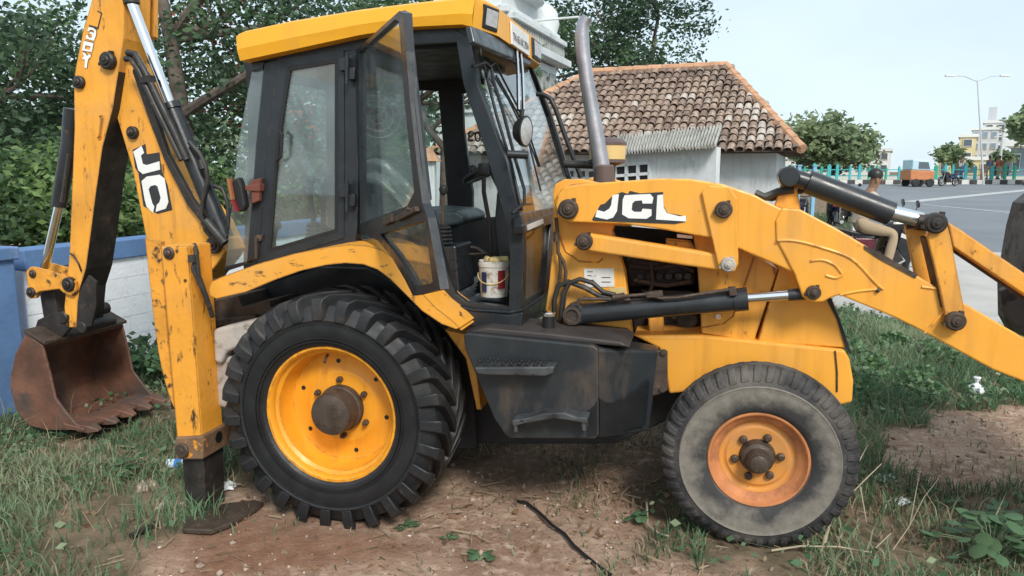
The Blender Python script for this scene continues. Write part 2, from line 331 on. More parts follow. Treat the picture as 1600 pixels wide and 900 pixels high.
# ---------------------------------------------------------------- the backhoe loader (everything in its own frame: a forward, b inward, z up)
BH = empty('backhoe_loader', MO, 'worn yellow backhoe loader with black cab, its cab door standing open', 'backhoe loader', rz=-TH)
YB = (0, 1, 0)
def pin(name, px, py, b, r, m=None, lug=True, parent=None, t=.05):
    c = U(px, py, b); mb = MB(); mb.cyl(c, c + Vector((0, t, 0)), r, 24, .18)
    mb.cyl(c - Vector((0, .012, 0)), c + Vector((0, .01, 0)), r * .55, 18, .3)
    mb.cyl(c - Vector((0, .020, 0)), c, r * .2, 10, .3)
    if lug:
        for an in (60, 200):
            mb.box(c + Vector((math.cos(R(an)) * r * 1.05, t * .5, math.sin(R(an)) * r * 1.05)), (r * .35, t * .6, r * .35))
    return mb.build(name, M[m or 'steel_dirty'], parent or BH)
# ---- rear wheels
def lug_block(mb, secs):
    vs = []
    for (al, b, hw, r0, r1) in secs:
        for (d, r) in ((-hw, r0), (hw, r0), (hw * .82, r1), (-hw * .82, r1)):
            vs.append((r * math.cos(al + d), b, r * math.sin(al + d)))
    fs = []
    k = len(secs)
    for i in range(k - 1):
        for j in range(4): fs.append([i * 4 + j, i * 4 + (j + 1) % 4, i * 4 + 4 + (j + 1) % 4, i * 4 + 4 + j])
    fs += [[3, 2, 1, 0], [k * 4 - 4, k * 4 - 3, k * 4 - 2, k * 4 - 1]]
    mb.add(vs, fs)
RC = Vector((0, 0, .622)); RW = .40
mb = MB()
prof = [(.374, .05), (.378, .024), (.372, .012), (.360, .012), (.350, .022), (.346, .050), (.334, .060), (.327, .066), (.318, .160), (.306, .178), (.292, .182), (.245, .176), (.205, .171), (.196, .164), (.19, .164), (.125, .164), (.001, .164)]
mb.lathe(prof, RC, YB, 72); mb.lathe([(.372, .05), (.33, .2), (.33, .3), (.375, .37)], RC, YB, 60)
rw = mb.build('rear_wheel', M['yellow_rim'], BH)
mb = MB()
side = [(.352, .05), (.372, .012), (.385, -.002), (.43, -.014), (.475, -.016), (.505, -.012), (.512, -.018), (.522, -.018), (.528, -.010), (.56, .002), (.590, .020), (.600, .045)]
prof = side + [(.603, .12), (.606, .2)]
prof = prof + [(r, RW - b) for r, b in prof[-2::-1]]
mb.lathe(prof, RC, YB, 84)
NL = 27
for k in range(NL):
    for s in (0, 1):
        ph = 2 * math.pi * (k + .5 * s) / NL
        secs = []
        for (t, b, hw, r0, r1) in ((0, -.026, .054, .516, .596), (.02, -.012, .062, .53, .630), (.10, .030, .063, .58, .647), (.5, .11, .056, .59, .648), (.95, .195, .050, .59, .648), (1.0, .205, .044, .59, .640)):
            secs.append((ph - .36 * t, b if s == 0 else RW - b, hw, r0, r1))
        mb2 = MB(); lug_block(mb2, secs)
        fl = [f if s == 0 else f[::-1] for f in mb2.f]
        mb.add([Vector(v) + RC for v in mb2.v], fl)
mb.build('tyre', [M['rubber']], rw, bevel=.006, seg=2)
mb = MB(); mb.lathe([(.386, -.0035), (.43, -.0160), (.475, -.0182), (.503, -.0146)], RC, YB, 84)

for q in (.402, .418, .494): mb.lathe([(q, -.012), (q + .002, -.0205), (q + .006, -.0205), (q + .008, -.012)], RC, YB, 84)
mb.build('sidewall', M['rubber_side'], rw)
mb = MB(); mb.lathe([(.118, .166), (.116, .03), (.108, .012), (.085, .004), (.05, .002), (.001, .002)], RC, YB, 40)
mb.lathe([(.126, .162), (.130, .14), (.126, .12), (.117, .115)], RC, YB, 40)
mb.build('hub', M['steel_dirty'], rw)
for k in range(6):
    an = R(92 - 60 * k); c = RC + Vector((math.cos(an) * .158, .164, math.sin(an) * .158))
    mb = MB(); mb.cyl(c + Vector((0, -.03, 0)), c, .017, 6, .2); mb.cyl(c + Vector((0, -.045, 0)), c, .009, 8)
    mb.build('wheel_bolt', M['steel_dirty'], rw)
for an in (95, 40, -10, -75, 215, 160):
    c = RC + Vector((math.cos(R(an)) * .255, .1735, math.sin(R(an)) * .255)); mb = MB(); mb.cyl(c, c + Vector((0, .004, 0)), .0125, 12, .05)
    mb.build('disc_hole', M['rubber_seal'], rw)
c = RC + Vector((-.045, .1, .305)); mb = MB(); mb.tube([c, c + Vector((.004, -.03, -.012)), c + Vector((.006, -.05, -.03))], .008, 8); mb.build('valve', M['steel_dirty'], rw)
frw = copy_tree(rw, BH); frw.location = (0, 2.2, 0); frw.matrix_basis = Matrix.Translation((0, 2.2, 0)) @ Matrix.Scale(-1, 4, (0, 1, 0))
# ---- front wheels
FC = Vector((2.189, .305, .463))
mb = MB()
mb.lathe([(.238, .09), (.2465, .030), (.250, .012), (.243, .004), (.236, .006), (.226, .026), (.214, .040), (.196, .050), (.188, .060)], FC, YB, 64)
fw = mb.build('front_wheel', M['rusty_rim'], BH)
mb = MB(); mb.lathe([(.1885, .058), (.18, .072), (.172, .076), (.160, .074), (.152, .066), (.146, .066), (.13, .070), (.09, .072), (.001, .072)], FC, YB, 56)
mb.build('wheel_disc', M['orange_disc'], fw)
mb = MB(); prof = [(.232, .05), (.246, .012), (.262, -.002), (.30, -.012), (.36, -.016), (.40, -.012), (.425, -.002), (.440, .006), (.456, .020), (.470, .045), (.474, .09)]
prof = prof + [(r, .19 - b) for r, b in prof[-2::-1]]
mb.lathe(prof, FC, YB, 80)
random.seed(3)
for k in range(46):
    ph = 2 * math.pi * k / 46
    secs = [(ph, -.010, .046, .410, .428), (ph - .01, .0, .046, .42, .446), (ph - .02, .03, .047, .44, .477), (ph - .03, .062, .047, .45, .483)]
    mb2 = MB(); lug_block(mb2, secs); mb.add([Vector(v) + FC for v in mb2.v], mb2.f)
for (b0, b1) in ((.072, .092), (.098, .118)):
    mb.lathe([(.46, b0), (.484, b0), (.484, b1), (.46, b1)], FC, YB, 80, False)
for k in range(46):
    ph = 2 * math.pi * k / 46
    secs = [(ph, .128, .046, .45, .483), (ph, .165, .046, .42, .47)]
    mb2 = MB(); lug_block(mb2, secs); mb.add([Vector(v) + FC for v in mb2.v], mb2.f)
mb.build('tyre', M['rubber_old'], fw, bevel=.004, seg=1)
mb = MB(); mb.lathe([(.254, .003), (.264, -.0065), (.285, -.0135), (.33, -.0178), (.36, -.0190), (.380, -.0172), (.386, -.021), (.391, -.014)], FC, YB, 80); mb.build('sidewall', M['rubber_dusty'], fw)
mb = MB(); mb.lathe([(.09, .072), (.084, .05), (.078, .028), (.06, .02), (.056, -.005), (.05, -.02), (.044, -.05), (.036, -.056), (.001, -.056)], FC, YB, 36); mb.lathe([(.050, -.022), (.053, -.03), (.050, -.036), (.046, -.036)], FC, YB, 30)
mb.build('hub', M['steel_dirty'], fw)
for an in (130, 67, 5, -55, 250, 190):
    c = FC + Vector((math.cos(R(an)) * .112, .072, math.sin(R(an)) * .112)); mb = MB(); mb.cyl(c + Vector((0, -.03, 0)), c, .020, 16, .4); mb.build('wheel_nut', M['steel_dirty'], fw)
ffw = copy_tree(fw, BH); ffw.matrix_basis = Matrix.Translation((0, 2.2, 0)) @ Matrix.Scale(-1, 4, (0, 1, 0))
mb = MB(); mb.tube([FC + Vector((0, .15, 0)), FC + Vector((0, 1.44, 0))], .06, 12); mb.box(FC + Vector((0, .8, .06)), (.2, 1.0, .16))
mb.build('front_axle', M['steel_dirty'], BH)
mb = MB(); mb.tube([RC + Vector((0, .15, 0)), RC + Vector((0, 2.05, 0))], .11, 14); mb.box(RC + Vector((0, 1.1, .0)), (.4, .5, .42)); mb.build('rear_axle', M['steel_dirty'], BH)

# ---- fender over the rear wheel
FT = [(326, 452), (330, 440), (345, 433), (400, 413), (460, 396), (510, 386), (545, 382), (575, 384), (598, 391), (616, 404), (632, 424), (652, 450), (680, 480), (706, 500), (718, 512)]
FB = [(328, 462), (338, 467), (385, 456), (430, 437), (470, 423), (510, 414), (540, 411), (568, 413), (590, 421), (610, 436), (632, 458), (660, 486), (690, 506), (712, 514)]
mb = MB(); t = UL(FT, .02); bo = UL(FB, .02); off = Vector((0, .42, 0)); k = len(t) - 1
bo2 = [Vector(v) for v in bo] + [Vector(bo[-1])]
for i in range(k):
    b0, b1 = bo[min(i, len(bo) - 1)], bo[min(i + 1, len(bo) - 1)]
    vs = [t[i], t[i + 1], b1, b0]; vs = vs + [v + Vector((0, .03, 0)) for v in vs[2:]]
    mb.add(vs[:4], [[0, 3, 2, 1]])
    mb.add([t[i], t[i + 1], t[i + 1] + off, t[i] + off], [[0, 1, 2, 3]], True)
    q = Vector((0, .03, 0)); d0, d1 = t[i] + Vector((0, .03, -.02)), t[i + 1] + Vector((0, .03, -.02))
    mb.add([b0, b1, b1 + q, b0 + q], [[0, 3, 2, 1]])
    mb.add([b0 + q, b1 + q, d1, d0], [[0, 3, 2, 1]])
    mb.add([d0, d1, d1 + off, d0 + off], [[3, 2, 1, 0]])
mb.add([t[0], bo[0], bo[0] + off, t[0] + off], [[0, 1, 2, 3]])
mb.build('fender', M['fender_yellow'], BH, sharp=50)
mb = MB()                                                   # dark mudguard well behind the fender
mb.slab([(335, 470), (430, 440), (500, 418), (570, 420), (620, 450), (700, 520), (735, 560), (745, 700), (720, 700), (360, 700), (345, 540)], .62, .05)
mb.build('wheel_well', M['cab_dark'], BH)
mb = MB(); mb.slab([(695, 515), (728, 522), (742, 560), (752, 640), (745, 640), (728, 560), (706, 530)], .34, .2); mb.build('well_lip', M['yellow_worn'], BH)
# small brown bracket pieces and pale casting between leg and rear tyre
mb = MB(); mb.slab([(328, 470), (372, 462), (378, 480), (420, 470), (430, 500), (335, 512)], .30, .3); mb.slab([(332, 500), (398, 492), (400, 500), (334, 512)], .26, .08)
mb.build('rear_bracket', M['steel_dirty'], BH, bevel=.006)
mb = MB(); mb.slab([(332, 515), (395, 500), (400, 530), (385, 555), (368, 545), (352, 552), (345, 570), (334, 566)], .10, .16); mb.slab([(336, 566), (360, 555), (372, 600), (362, 640), (338, 636)], .14, .16)
mb.build('pale_casting', M['cast_grey'], BH, bevel=.02, seg=3)

# ---- sliding stabilizer leg
SB = -.03
FL = UL([(250, 384), (293, 384), (315, 688), (276, 690)], SB)
mb = MB(); mb.prism(FL, (0, .20, 0)); leg = mb.build('stabilizer_leg', M['leg_yellow'], BH, bevel=.012)
mb = MB(); mb.slab([(226, 372), (252, 378), (262, 520), (273, 640), (266, 625), (254, 585), (247, 550), (240, 500)], .06, .03); mb.build('guard_plate', M['yellow_scraped'], leg, bevel=.004)
mb = MB(); mb.slab([(273, 684), (317, 682), (317, 718), (276, 718)], SB - .025, .25); mb.build('collar', M['rusty_collar'], leg, bevel=.008)
mb = MB(); c = U(286, 703, SB - .025); mb.cyl(c - Vector((0, .018, 0)), c, .042, 20); mb.cyl(c - Vector((0, .022, 0)), c, .014, 10); mb.build('collar_boss', M['steel_dirty'], leg)
cc = U(317, 700, SB - .025); mb = MB(); c = cc + Vector((.0, .14, .015)); mb.cyl(c, c + Vector((.004, 0, 0)), .032, 16, .05); mb.build('collar_hole', M['rubber_seal'], leg)
mb = MB(); mb.slab([(284, 716), (318, 716), (322, 818), (293, 822)], SB + .01, .18); mb.build('inner_leg', M['steel_dark'], leg, bevel=.008)
for (x, y) in ((303, 804),):
    mb = MB(); c = U(x, y, SB + .01); mb.cyl(c - Vector((0, .003, 0)), c, .016, 12, .1); mb.build('leg_hole', M['rubber_seal'], leg)
pad = [(284, 826), (330, 828), (362, 816), (400, 794), (412, 784), (398, 780), (350, 786), (318, 794), (292, 806)]
mb = MB(); mb.prism([GM(x, y, .035) for x, y in pad], (0, 0, -.03)); c = U(308, 818, SB + .01); mb.box(c + Vector((.02, .09, .02)), (.24, .22, .05))
mb.build('foot_pad', M['steel_dirty'], leg, bevel=.008)
pin('leg_pin', 262, 396, SB - .012, .034, parent=leg, lug=False, t=.02)
for (x, y) in ((277, 392), (290, 438)):
    mb = MB(); c = U(x, y, SB); mb.cyl(c - Vector((0, .008, 0)), c, .008, 8); mb.build('leg_bolt', M['steel_dirty'], leg)
mb = MB(); c = U(295, 386, SB - .01); mb.tube([c + Vector((-.04, .1, .0)), c + Vector((.03, .02, -.03)), U(302, 420, SB - .03), U(318, 455, SB), U(328, 480, SB + .02)], .013, 8)
mb.tube([U(306, 390, SB), U(310, 430, SB - .01), U(322, 462, SB), U(332, 495, SB + .05)], .013, 8); mb.tube([U(299, 398, SB - .035), U(301, 410, SB - .035)], .019, 8)
mb.build('leg_hose', M['hose'], leg)
fl = copy_tree(leg, BH); fl.location = (0, 2.05, 0)
# ---- rear frame and kingpost
mb = MB(); mb.slab([(256, 452), (284, 452), (288, 640), (266, 640)], .26, 1.7); rf = mb.build('rear_frame', M['steel_dark'], BH, bevel=.01)

# ---- boom
BB = .90
BOOM = [(158, 70), (176, 72), (196, 96), (212, 140), (236, 196), (262, 254), (296, 300), (332, 348), (352, 392), (346, 404), (322, 434), (300, 470), (250, 470), (240, 430), (228, 372), (206, 262), (180, 176), (160, 120)]
mb = MB(); mb.slab(BOOM, BB, .24); boom = mb.build('boom', M['yellow_worn'], BH, bevel=.008)
pin('boom_pin', 204, 207, BB - .03, .042, 'steel_dark', False, boom, .04)
pin('king_pin', 332, 383, BB - .03, .058, 'steel_dirty', False, boom, .04)
mb = MB(); mb.slab([(212, 92), (232, 150), (262, 240), (300, 310), (344, 372), (338, 378), (292, 320), (256, 250), (226, 170), (206, 112)], BB - .045, .04); mb.build('scuffed_top_rail', M['steel_dark'], boom, bevel=.008)
def decal(name, polys, b, m, parent, t=.002):
    mb = MB()
    for p in polys: mb.slab(p, b, t)
    return mb.build(name, M[m], parent)
decal('decal_backing', [[(207, 234), (227, 225), (229, 241), (249, 238), (252, 265), (262, 290), (269, 328), (246, 334), (224, 322), (216, 270), (211, 262)]], BB - .003, 'black_decal', boom)
decal('decal_letter', [[(208, 237), (221, 228), (225, 239), (220, 243), (223, 256), (229, 258), (249, 252), (250, 265), (223, 272), (216, 266), (212, 250)]], BB - .006, 'white_decal', boom)
decal('decal_letter', [[(221, 283), (229, 276), (249, 273), (257, 279), (263, 316), (259, 326), (243, 331), (245, 320), (249, 316), (251, 309), (246, 291), (242, 289), (235, 291), (232, 296), (238, 318), (241, 323), (239, 333), (229, 323), (226, 312)]], BB - .006, 'white_decal', boom)
# ---- dipper
DB = .84
DIP = [(150, -130), (196, -130), (194, 60), (185, 112), (176, 170), (160, 230), (150, 300), (141, 370), (134, 420), (124, 452), (119, 512), (103, 512), (100, 480), (104, 440), (108, 400), (112, 300), (116, 200), (115, 128), (118, 105), (129, 50), (143, 0)]
mb = MB(); mb.slab(DIP, DB, .24); dip = mb.build('dipper', M['yellow_worn'], BH, bevel=.007)
def facing(name, edge, b, t, m, parent, push=.004):        # a sheet laid on the front side of a prism (dirty, bare steel)
    mb = MB(); e = UL(edge, b)
    for i in range(len(e) - 1):
        d = Vector((push, 0, 0)); mb.add([e[i] + d, e[i + 1] + d, e[i + 1] + d + Vector((0, t, 0)), e[i] + d + Vector((0, t, 0))], [[0, 1, 2, 3]])
        mb.add([e[i], e[i + 1], e[i + 1] + d, e[i] + d], [[0, 1, 2, 3]])
    return mb.build(name, M[m], parent)
facing('bare_front_face', [(185, 112), (176, 170), (160, 230), (150, 300), (141, 370), (134, 420), (124, 452), (119, 512)], DB, .24, 'steel_dark', dip)
mb = MB(); mb.slab([(126, 450), (138, 430), (150, 440), (150, 480), (142, 510), (119, 514), (121, 470)], DB - .012, .02); mb.build('worn_end_plate', M['steel_dark'], dip, bevel=.004)
pin('dipper_pin', 164, 94, DB - .045, .056, 'steel_dark', True, dip, .05); pin('dipper_pin', 120, 128, DB - .03, .042, 'steel_dark', False, dip, .04)
mb = MB(); mb.tube([U(156, 182, DB - .008), U(159, 180, DB - .022), U(155, 213, DB - .022), U(153, 215, DB - .008)], .006, 8); mb.build('weld_rail', M['yellow_worn'], dip)
mb = MB(); mb.tube([U(110, 396, DB - .01), U(116, 400, DB - .03), U(123, 412, DB - .03), U(127, 424, DB - .01)], .006, 8); mb.build('bent_rod', M['steel_dark'], dip)
mb = MB(); mb.slab([(191, -130), (240, -130), (240, 58), (226, 66), (204, 40), (194, 30)], DB + .30, .05); mb.build('dipper_ear', M['yellow_worn'], dip, bevel=.006)
def text_mesh(mb, body, org, ux, uy, size, off=.0, mirror=False, nrm=(0, -1, 0), lift=.0):
    cu = bpy.data.curves.new('lettering', 'FONT'); cu.body = body; cu.size = 1; cu.offset = off; cu.resolution_u = 3
    ob = bpy.data.objects.new('lettering', cu); COL.objects.link(ob); dg = bpy.context.evaluated_depsgraph_get(); dg.update()
    me = bpy.data.meshes.new_from_object(ob.evaluated_get(dg)); ux, uy, org = Vector(ux), Vector(uy), Vector(org)
    w = max(v.co.x for v in me.vertices)
    vs = [org + ux * ((w - v.co.x if mirror else v.co.x) * size) + uy * (v.co.y * size) + Vector(nrm) * lift for v in me.vertices]
    mb.add(vs, [list(p.vertices) for p in me.polygons])
    bpy.data.objects.remove(ob); bpy.data.curves.remove(cu); bpy.data.meshes.remove(me); return w * size
# "3DX": three white glyphs stepping down the arm, each turned on its side with a dark shadow
def glyph(poly_list, dx=0, dy=0): return [[(100 + (x + dx) / 7.5, (y + dy) / 7.5) for x, y in p] for p in poly_list]
g3 = [[(290, 318), (325, 322), (345, 330), (372, 352), (378, 380), (372, 420), (350, 478), (318, 470), (255, 452), (262, 412), (285, 405), (283, 430), (312, 442), (326, 438), (330, 420), (322, 400), (300, 392), (303, 372), (330, 378), (350, 384), (354, 362), (330, 348), (300, 350), (296, 368), (272, 360)]]
gD = [[(232, 478), (345, 505), (326, 610), (298, 606), (312, 545), (250, 530), (240, 596), (210, 590)], [(240, 596), (244, 572), (302, 586), (298, 606)]]
gX = [[(212, 612), (245, 618), (270, 655), (294, 635), (318, 640), (308, 672), (285, 690), (272, 740), (268, 800), (238, 790), (246, 730), (240, 690), (218, 700), (216, 680), (236, 660)]]
for g in (g3, gD, gX):
    decal('decal_shadow', [[(x + 1.1, y - 1.0) for x, y in p] for p in glyph(g)[:1]], DB - .003, 'black_decal', dip)
    decal('decal_letter', glyph(g), DB - .006, 'white_decal', dip)
decal('decal_shadow', glyph([[(392, 122), (446, 150), (400, 345), (352, 325), (290, 300), (296, 290), (392, 318), (432, 158), (388, 132)]]), DB - .003, 'black_decal', dip)
# ---- crowd ram behind the dipper
RB = .93
mb = MB(); mb.tube([U(112, 170, RB), U(108, 225, RB), U(92, 322, RB)], .052, 16); ram = mb.build('bucket_ram', M['black_paint'], dip)
mb = MB(); mb.tube([U(94, 314, RB), U(70, 418, RB)], .030, 14); mb.build('bucket_ram_rod', M['chrome'], dip)
mb = MB(); mb.tube([U(108, 240, RB - .06), U(97, 316, RB - .06)], .014, 8); mb.build('bucket_ram_pipe', M['hose'], dip)
# tipping lever and link
LV = [(40, 424), (46, 417), (56, 418), (104, 432), (117, 440), (119, 455), (112, 463), (101, 460), (92, 452), (62, 456), (56, 466), (46, 467), (39, 460), (43, 446)]
mb = MB(); mb.slab(LV, DB - .03, .03); mb.slab([(x + 26, y - 6) for x, y in LV[:4]] + [(130, 436), (128, 452), (90, 448), (64, 440)], DB + .22, .03)
lev = mb.build('tipping_lever', M['yellow_scraped'], BH, bevel=.008)
pin('lever_pin', 104, 445, DB - .05, .050, 'steel_dark', False, lev, .05); pin('lever_pin', 46, 457, DB - .045, .036, 'steel_dark', False, lev, .04); pin('lever_pin', 49, 428, DB - .042, .03, 'steel_dirty', False, lev, .04)
mb = MB(); mb.slab([(60, 452), (84, 450), (90, 490), (92, 506), (70, 512), (66, 490)], DB + .06, .14); mb.build('bucket_link', M['steel_dark'], BH, bevel=.012)
# ---- backhoe bucket
KB, KW = .70, .76
SIDE = [(40, 521), (66, 540), (78, 585), (86, 622), (104, 646), (126, 672), (72, 672), (46, 665), (24, 640), (16, 606), (17, 584), (24, 552)]
prof = UL(SIDE, KB); shell = [prof[i] for i in (1, 0, 11, 10, 9, 8, 7, 6, 5)]
mb = MB(); th = .018
mb.prism(prof, (0, th, 0)); mb.prism([p + Vector((0, KW - th, 0)) for p in prof], (0, th, 0))
cen = sum((Vector(p) for p in prof), Vector()) / len(prof)
for i in range(len(shell) - 1):
    p, q = Vector(shell[i]), Vector(shell[i + 1]); ip = p + (cen - p).normalized() * .02; iq = q + (cen - q).normalized() * .02
    o0, o1 = Vector((0, th - .001, 0)), Vector((0, KW - th + .001, 0))
    mb.add([p + o0, q + o0, q + o1, p + o1], [[0, 3, 2, 1]], True); mb.add([ip + o0, iq + o0, iq + o1, ip + o1], [[0, 1, 2, 3]], True)
mb.add([prof[1] + Vector((0, th, 0)), prof[1] + Vector((0, KW - th, 0)), Vector(shell[0]) + (cen - Vector(shell[0])).normalized() * .02 + Vector((0, KW - th, 0)), Vector(shell[0]) + (cen - Vector(shell[0])).normalized() * .02 + Vector((0, th, 0))], [[0, 1, 2, 3]])
bk = mb.build('backhoe_bucket', M['bucket_rust'], BH, bevel=.004, sharp=40)
lip = Vector(prof[5]); ld = Vector((.16, 0, .02))
mb = MB(); mb.prism([lip + Vector((-.16, -.006, .004)), lip + Vector((.03, -.006, -.008)), lip + Vector((.03, -.006, .014)), lip + Vector((-.14, -.006, .04))], (0, KW + .012, 0)); mb.build('cutting_edge', M['bucket_rust'], bk, bevel=.004)
random.seed(5)
for k in range(5):
    bb = .005 + k * (KW - .09) / 4; j = random.uniform(-.012, .012)
    mb = MB(); o = lip + Vector((.0, bb, 0))
    mb.add([o + Vector(v) for v in ((-.04, 0, -.018), (-.04, .085, -.018), (-.04, .085, .035), (-.04, 0, .035), (.05, .0, -.02), (.05, .085, -.02), (.05, .085, .03), (.05, 0, .03), (.115 + j, .025, -.012), (.115 + j, .065, -.008), (.112 + j, .06, .006), (.112 + j, .03, .004))],
           [[3, 2, 1, 0], [0, 1, 5, 4], [1, 2, 6, 5], [2, 3, 7, 6], [3, 0, 4, 7], [4, 5, 9, 8], [5, 6, 10, 9], [6, 7, 11, 10], [7, 4, 8, 11], [8, 9, 10, 11]])
    mb.build('tooth', M['bucket_rust'], bk, bevel=.004)
mb = MB(); tp = Vector(prof[1]); bp_ = Vector(prof[0])
mb.add([bp_ + Vector((-.01, -.01, .004)), tp + Vector((.03, -.01, .006)), tp + Vector((.03, KW + .01, .006)), bp_ + Vector((-.01, KW + .01, .004)), bp_ + Vector((-.01, -.01, .03)), tp + Vector((.03, -.01, .03)), tp + Vector((.03, KW + .01, .03)), bp_ + Vector((-.01, KW + .01, .03))],
       [[0, 3, 2, 1], [4, 5, 6, 7], [0, 1, 5, 4], [1, 2, 6, 5], [2, 3, 7, 6], [3, 0, 4, 7]])
mb.build('bucket_top_plate', M['steel_dirty'], bk, bevel=.005)
for bb in (.14, .46):
    mb = MB(); q = [(52, 520), (58, 500), (76, 492), (98, 486), (110, 492), (110, 512), (96, 528), (72, 536)]
    P = UL(q, KB + bb); mb.prism(P, (0, .035, 0)); mb.build('hinge_ear', M['steel_dark'], bk, bevel=.008)
mb = MB(); c = U(96, 497, KB + .13); mb.cyl(c, c + Vector((0, .42, 0)), .045, 18); c = U(126, 512, DB - .02); mb.cyl(c, c + Vector((0, .3, 0)), .04, 16); mb.build('hinge_pin', M['steel_dark'], bk)
# ---- dipper ram on top of the boom
D2 = .865
mb = MB(); mb.tube([U(266, 164, D2), U(352, 372, D2)], .056, 18); mb.tube([U(266, 163, D2), U(270, 172, D2)], .064, 18); dr = mb.build('dipper_ram', M['black_paint'], BH)
mb = MB(); mb.tube([U(204, 0, D2), U(268, 168, D2)], .033, 16); mb.build('dipper_ram_rod', M['chrome'], dr)
mb = MB(); mb.tube([U(188, -80, D2), U(206, 6, D2)], .05, 14); c = U(206, 4, D2 - .06); mb.build('rod_eye', M['steel_dark'], dr)
for j, (off, r) in enumerate(((0, .021), (10, .021))):
    pts = [(196 + off * .3, 92 - off), (205 + off * .6, 92 - off * .8), (218 + off * .7, 112 - off * .3), (226 + off, 130), (240 + off, 160), (262 + off, 205), (284 + off * .8, 250)]
    mb = MB(); mb.tube([U(x, y, D2 - .10 - .01 * j) for x, y in pts], r, 10); mb.build('boom_hose', M['hose'], BH)
mb = MB(); mb.slab([(216, 121), (234, 117), (236, 127), (219, 130)], D2 - .13, .05); mb.build('hose_clamp', M['steel_dark'], BH)
pts = [(296, 222), (312, 240), (321, 258), (325, 280), (318, 310), (314, 335), (322, 360), (336, 376), (350, 380)]
mb = MB(); mb.tube([U(x, y, .80) for x, y in pts], .016, 10); mb.tube([U(x, y, .795) for x, y in ((313, 250), (318, 264))], .022, 10); mb.build('boom_hose', M['hose'], BH)
mb = MB(); mb.tube([U(x, y, .86) for x, y in [(334, 290), (348, 296), (356, 318), (357, 350), (352, 376)]], .014, 10); mb.build('boom_hose', M['hose'], BH)
mb = MB(); mb.tube([U(x, y, .76) for x, y in [(322, 345), (340, 366), (352, 380)]], .03, 10); mb.build('hose_elbow', M['hose'], BH)
# ---- cab
CB, CF = .28, 1.68
def PL(px, py, p0, n):
    d = ray(px, py); dm = Vector((d.dot(MA), d.dot(MBv), d.z)); n = Vector(n); t = (Vector(p0) - CM).dot(n) / dm.dot(n)
    return CM + dm * t
W0, W1 = U(735, 60, CB), U(816, 352, CB)
WN = (W1 - W0).cross(Vector((0, 1, 0))).normalized()
if WN.x < 0: WN = -WN
def WL(pts): return [PL(x, y, W0, WN) for x, y in pts]
mb = MB()
mb.slab([(413, 98), (434, 93), (418, 225), (404, 402), (386, 409), (401, 225)], CB, .06)                     # rear corner post
mb.slab([(392, 98), (413, 96), (410, 108), (392, 112)], CB, .06)
mb.slab([(352, 416), (386, 408), (386, 412), (350, 424)], CB + .002, .06)
mb.slab([(537, 80), (558, 76), (560, 225), (558, 360), (553, 386), (536, 380), (538, 225)], CB + .001, .07)     # middle post
mb.slab([(392, 96), (450, 80), (560, 57), (640, 44), (712, 41), (735, 41), (735, 60), (722, 66), (640, 70), (560, 78), (537, 80), (434, 93), (392, 98)], CB + .003, .06)   # top rail
mb.slab([(404, 402), (440, 399), (536, 371), (553, 372), (556, 384), (600, 390), (575, 384), (540, 383), (480, 392), (404, 414)], CB + .003, .05)   # lower rail
mb.slab([(710, 46), (735, 58), (745, 128), (790, 248), (816, 350), (818, 400), (816, 470), (812, 494), (795, 492), (797, 400), (792, 352), (763, 250), (724, 132)], CB - .002, .08)  # front post
mb.slab([(664, 330), (688, 440), (698, 470), (714, 482), (795, 490), (795, 480), (728, 472), (712, 460), (700, 430), (676, 330)], CB + .004, .05)   # door opening edge
mb.build('cab_frame', M['cab_black'], BH, bevel=.008)
mb = MB()     # floor tub below the door
mb.slab([(690, 455), (714, 481), (795, 491), (818, 486), (814, 519), (797, 523), (716, 508), (704, 490)], CB - .006, 1.3)
mb.build('cab_floor', M['cab_black'], BH, bevel=.012)
mb = MB(); mb.tube(UL([(712, 478), (740, 484), (796, 488), (818, 484), (850, 462)], CB - .008), .008, 8); mb.build('sill_rail', M['cab_black'], BH)
# rear quarter glass, middle window
def pane(name, pts, b, t=.006, m='glass', parent=None):
    mb = MB(); mb.slab(pts, b, t); return mb.build(name, M[m], parent or BH)
pane('quarter_window', [(394, 108), (412, 102), (400, 225), (386, 408), (352, 419), (372, 225)], CB + .02, m='glass')
mb = MB()
o_ = [(434, 92), (537, 79), (538, 225), (537, 372), (404, 412), (418, 225)]; i_ = [(449, 104), (527, 91), (528, 225), (527, 362), (418, 395), (431, 225)]
P, Q = UL(o_, CB - .004), UL(i_, CB - .004); dpt = Vector((0, .03, 0))
for k in range(6):
    j = (k + 1) % 6
    mb.add([P[k], P[j], Q[j], Q[k]], [[3, 2, 1, 0]]); mb.add([Q[k], Q[j], Q[j] + dpt, Q[k] + dpt], [[3, 2, 1, 0]]); mb.add([P[k], P[j], P[j] + dpt, P[k] + dpt], [[0, 1, 2, 3]])
sw = mb.build('side_window', M['cab_black'], BH, bevel=.003)
mb = MB(); P, Q = UL(i_, CB - .006), UL([(454, 110), (523, 98), (523, 225), (523, 358), (423, 388), (436, 225)], CB - .006)
for k in range(6):
    j = (k + 1) % 6; mb.add([P[k], P[j], Q[j], Q[k]], [[3, 2, 1, 0]]); mb.add([Q[k], Q[j], Q[j] + dpt * .5, Q[k] + dpt * .5], [[3, 2, 1, 0]])
mb.build('rubber_seal', M['rubber_seal'], sw)
pane('pane', [(450, 106), (526, 93), (527, 225), (526, 360), (420, 392), (433, 225)], CB + .006, parent=sw)
mb = MB(); mb.tube([U(437, 205, CB - .03), U(441, 210, CB - .04), U(439, 245, CB - .04), U(432, 252, CB - .03)], .009, 8); mb.build('grab_handle', M['rubber_seal'], sw)
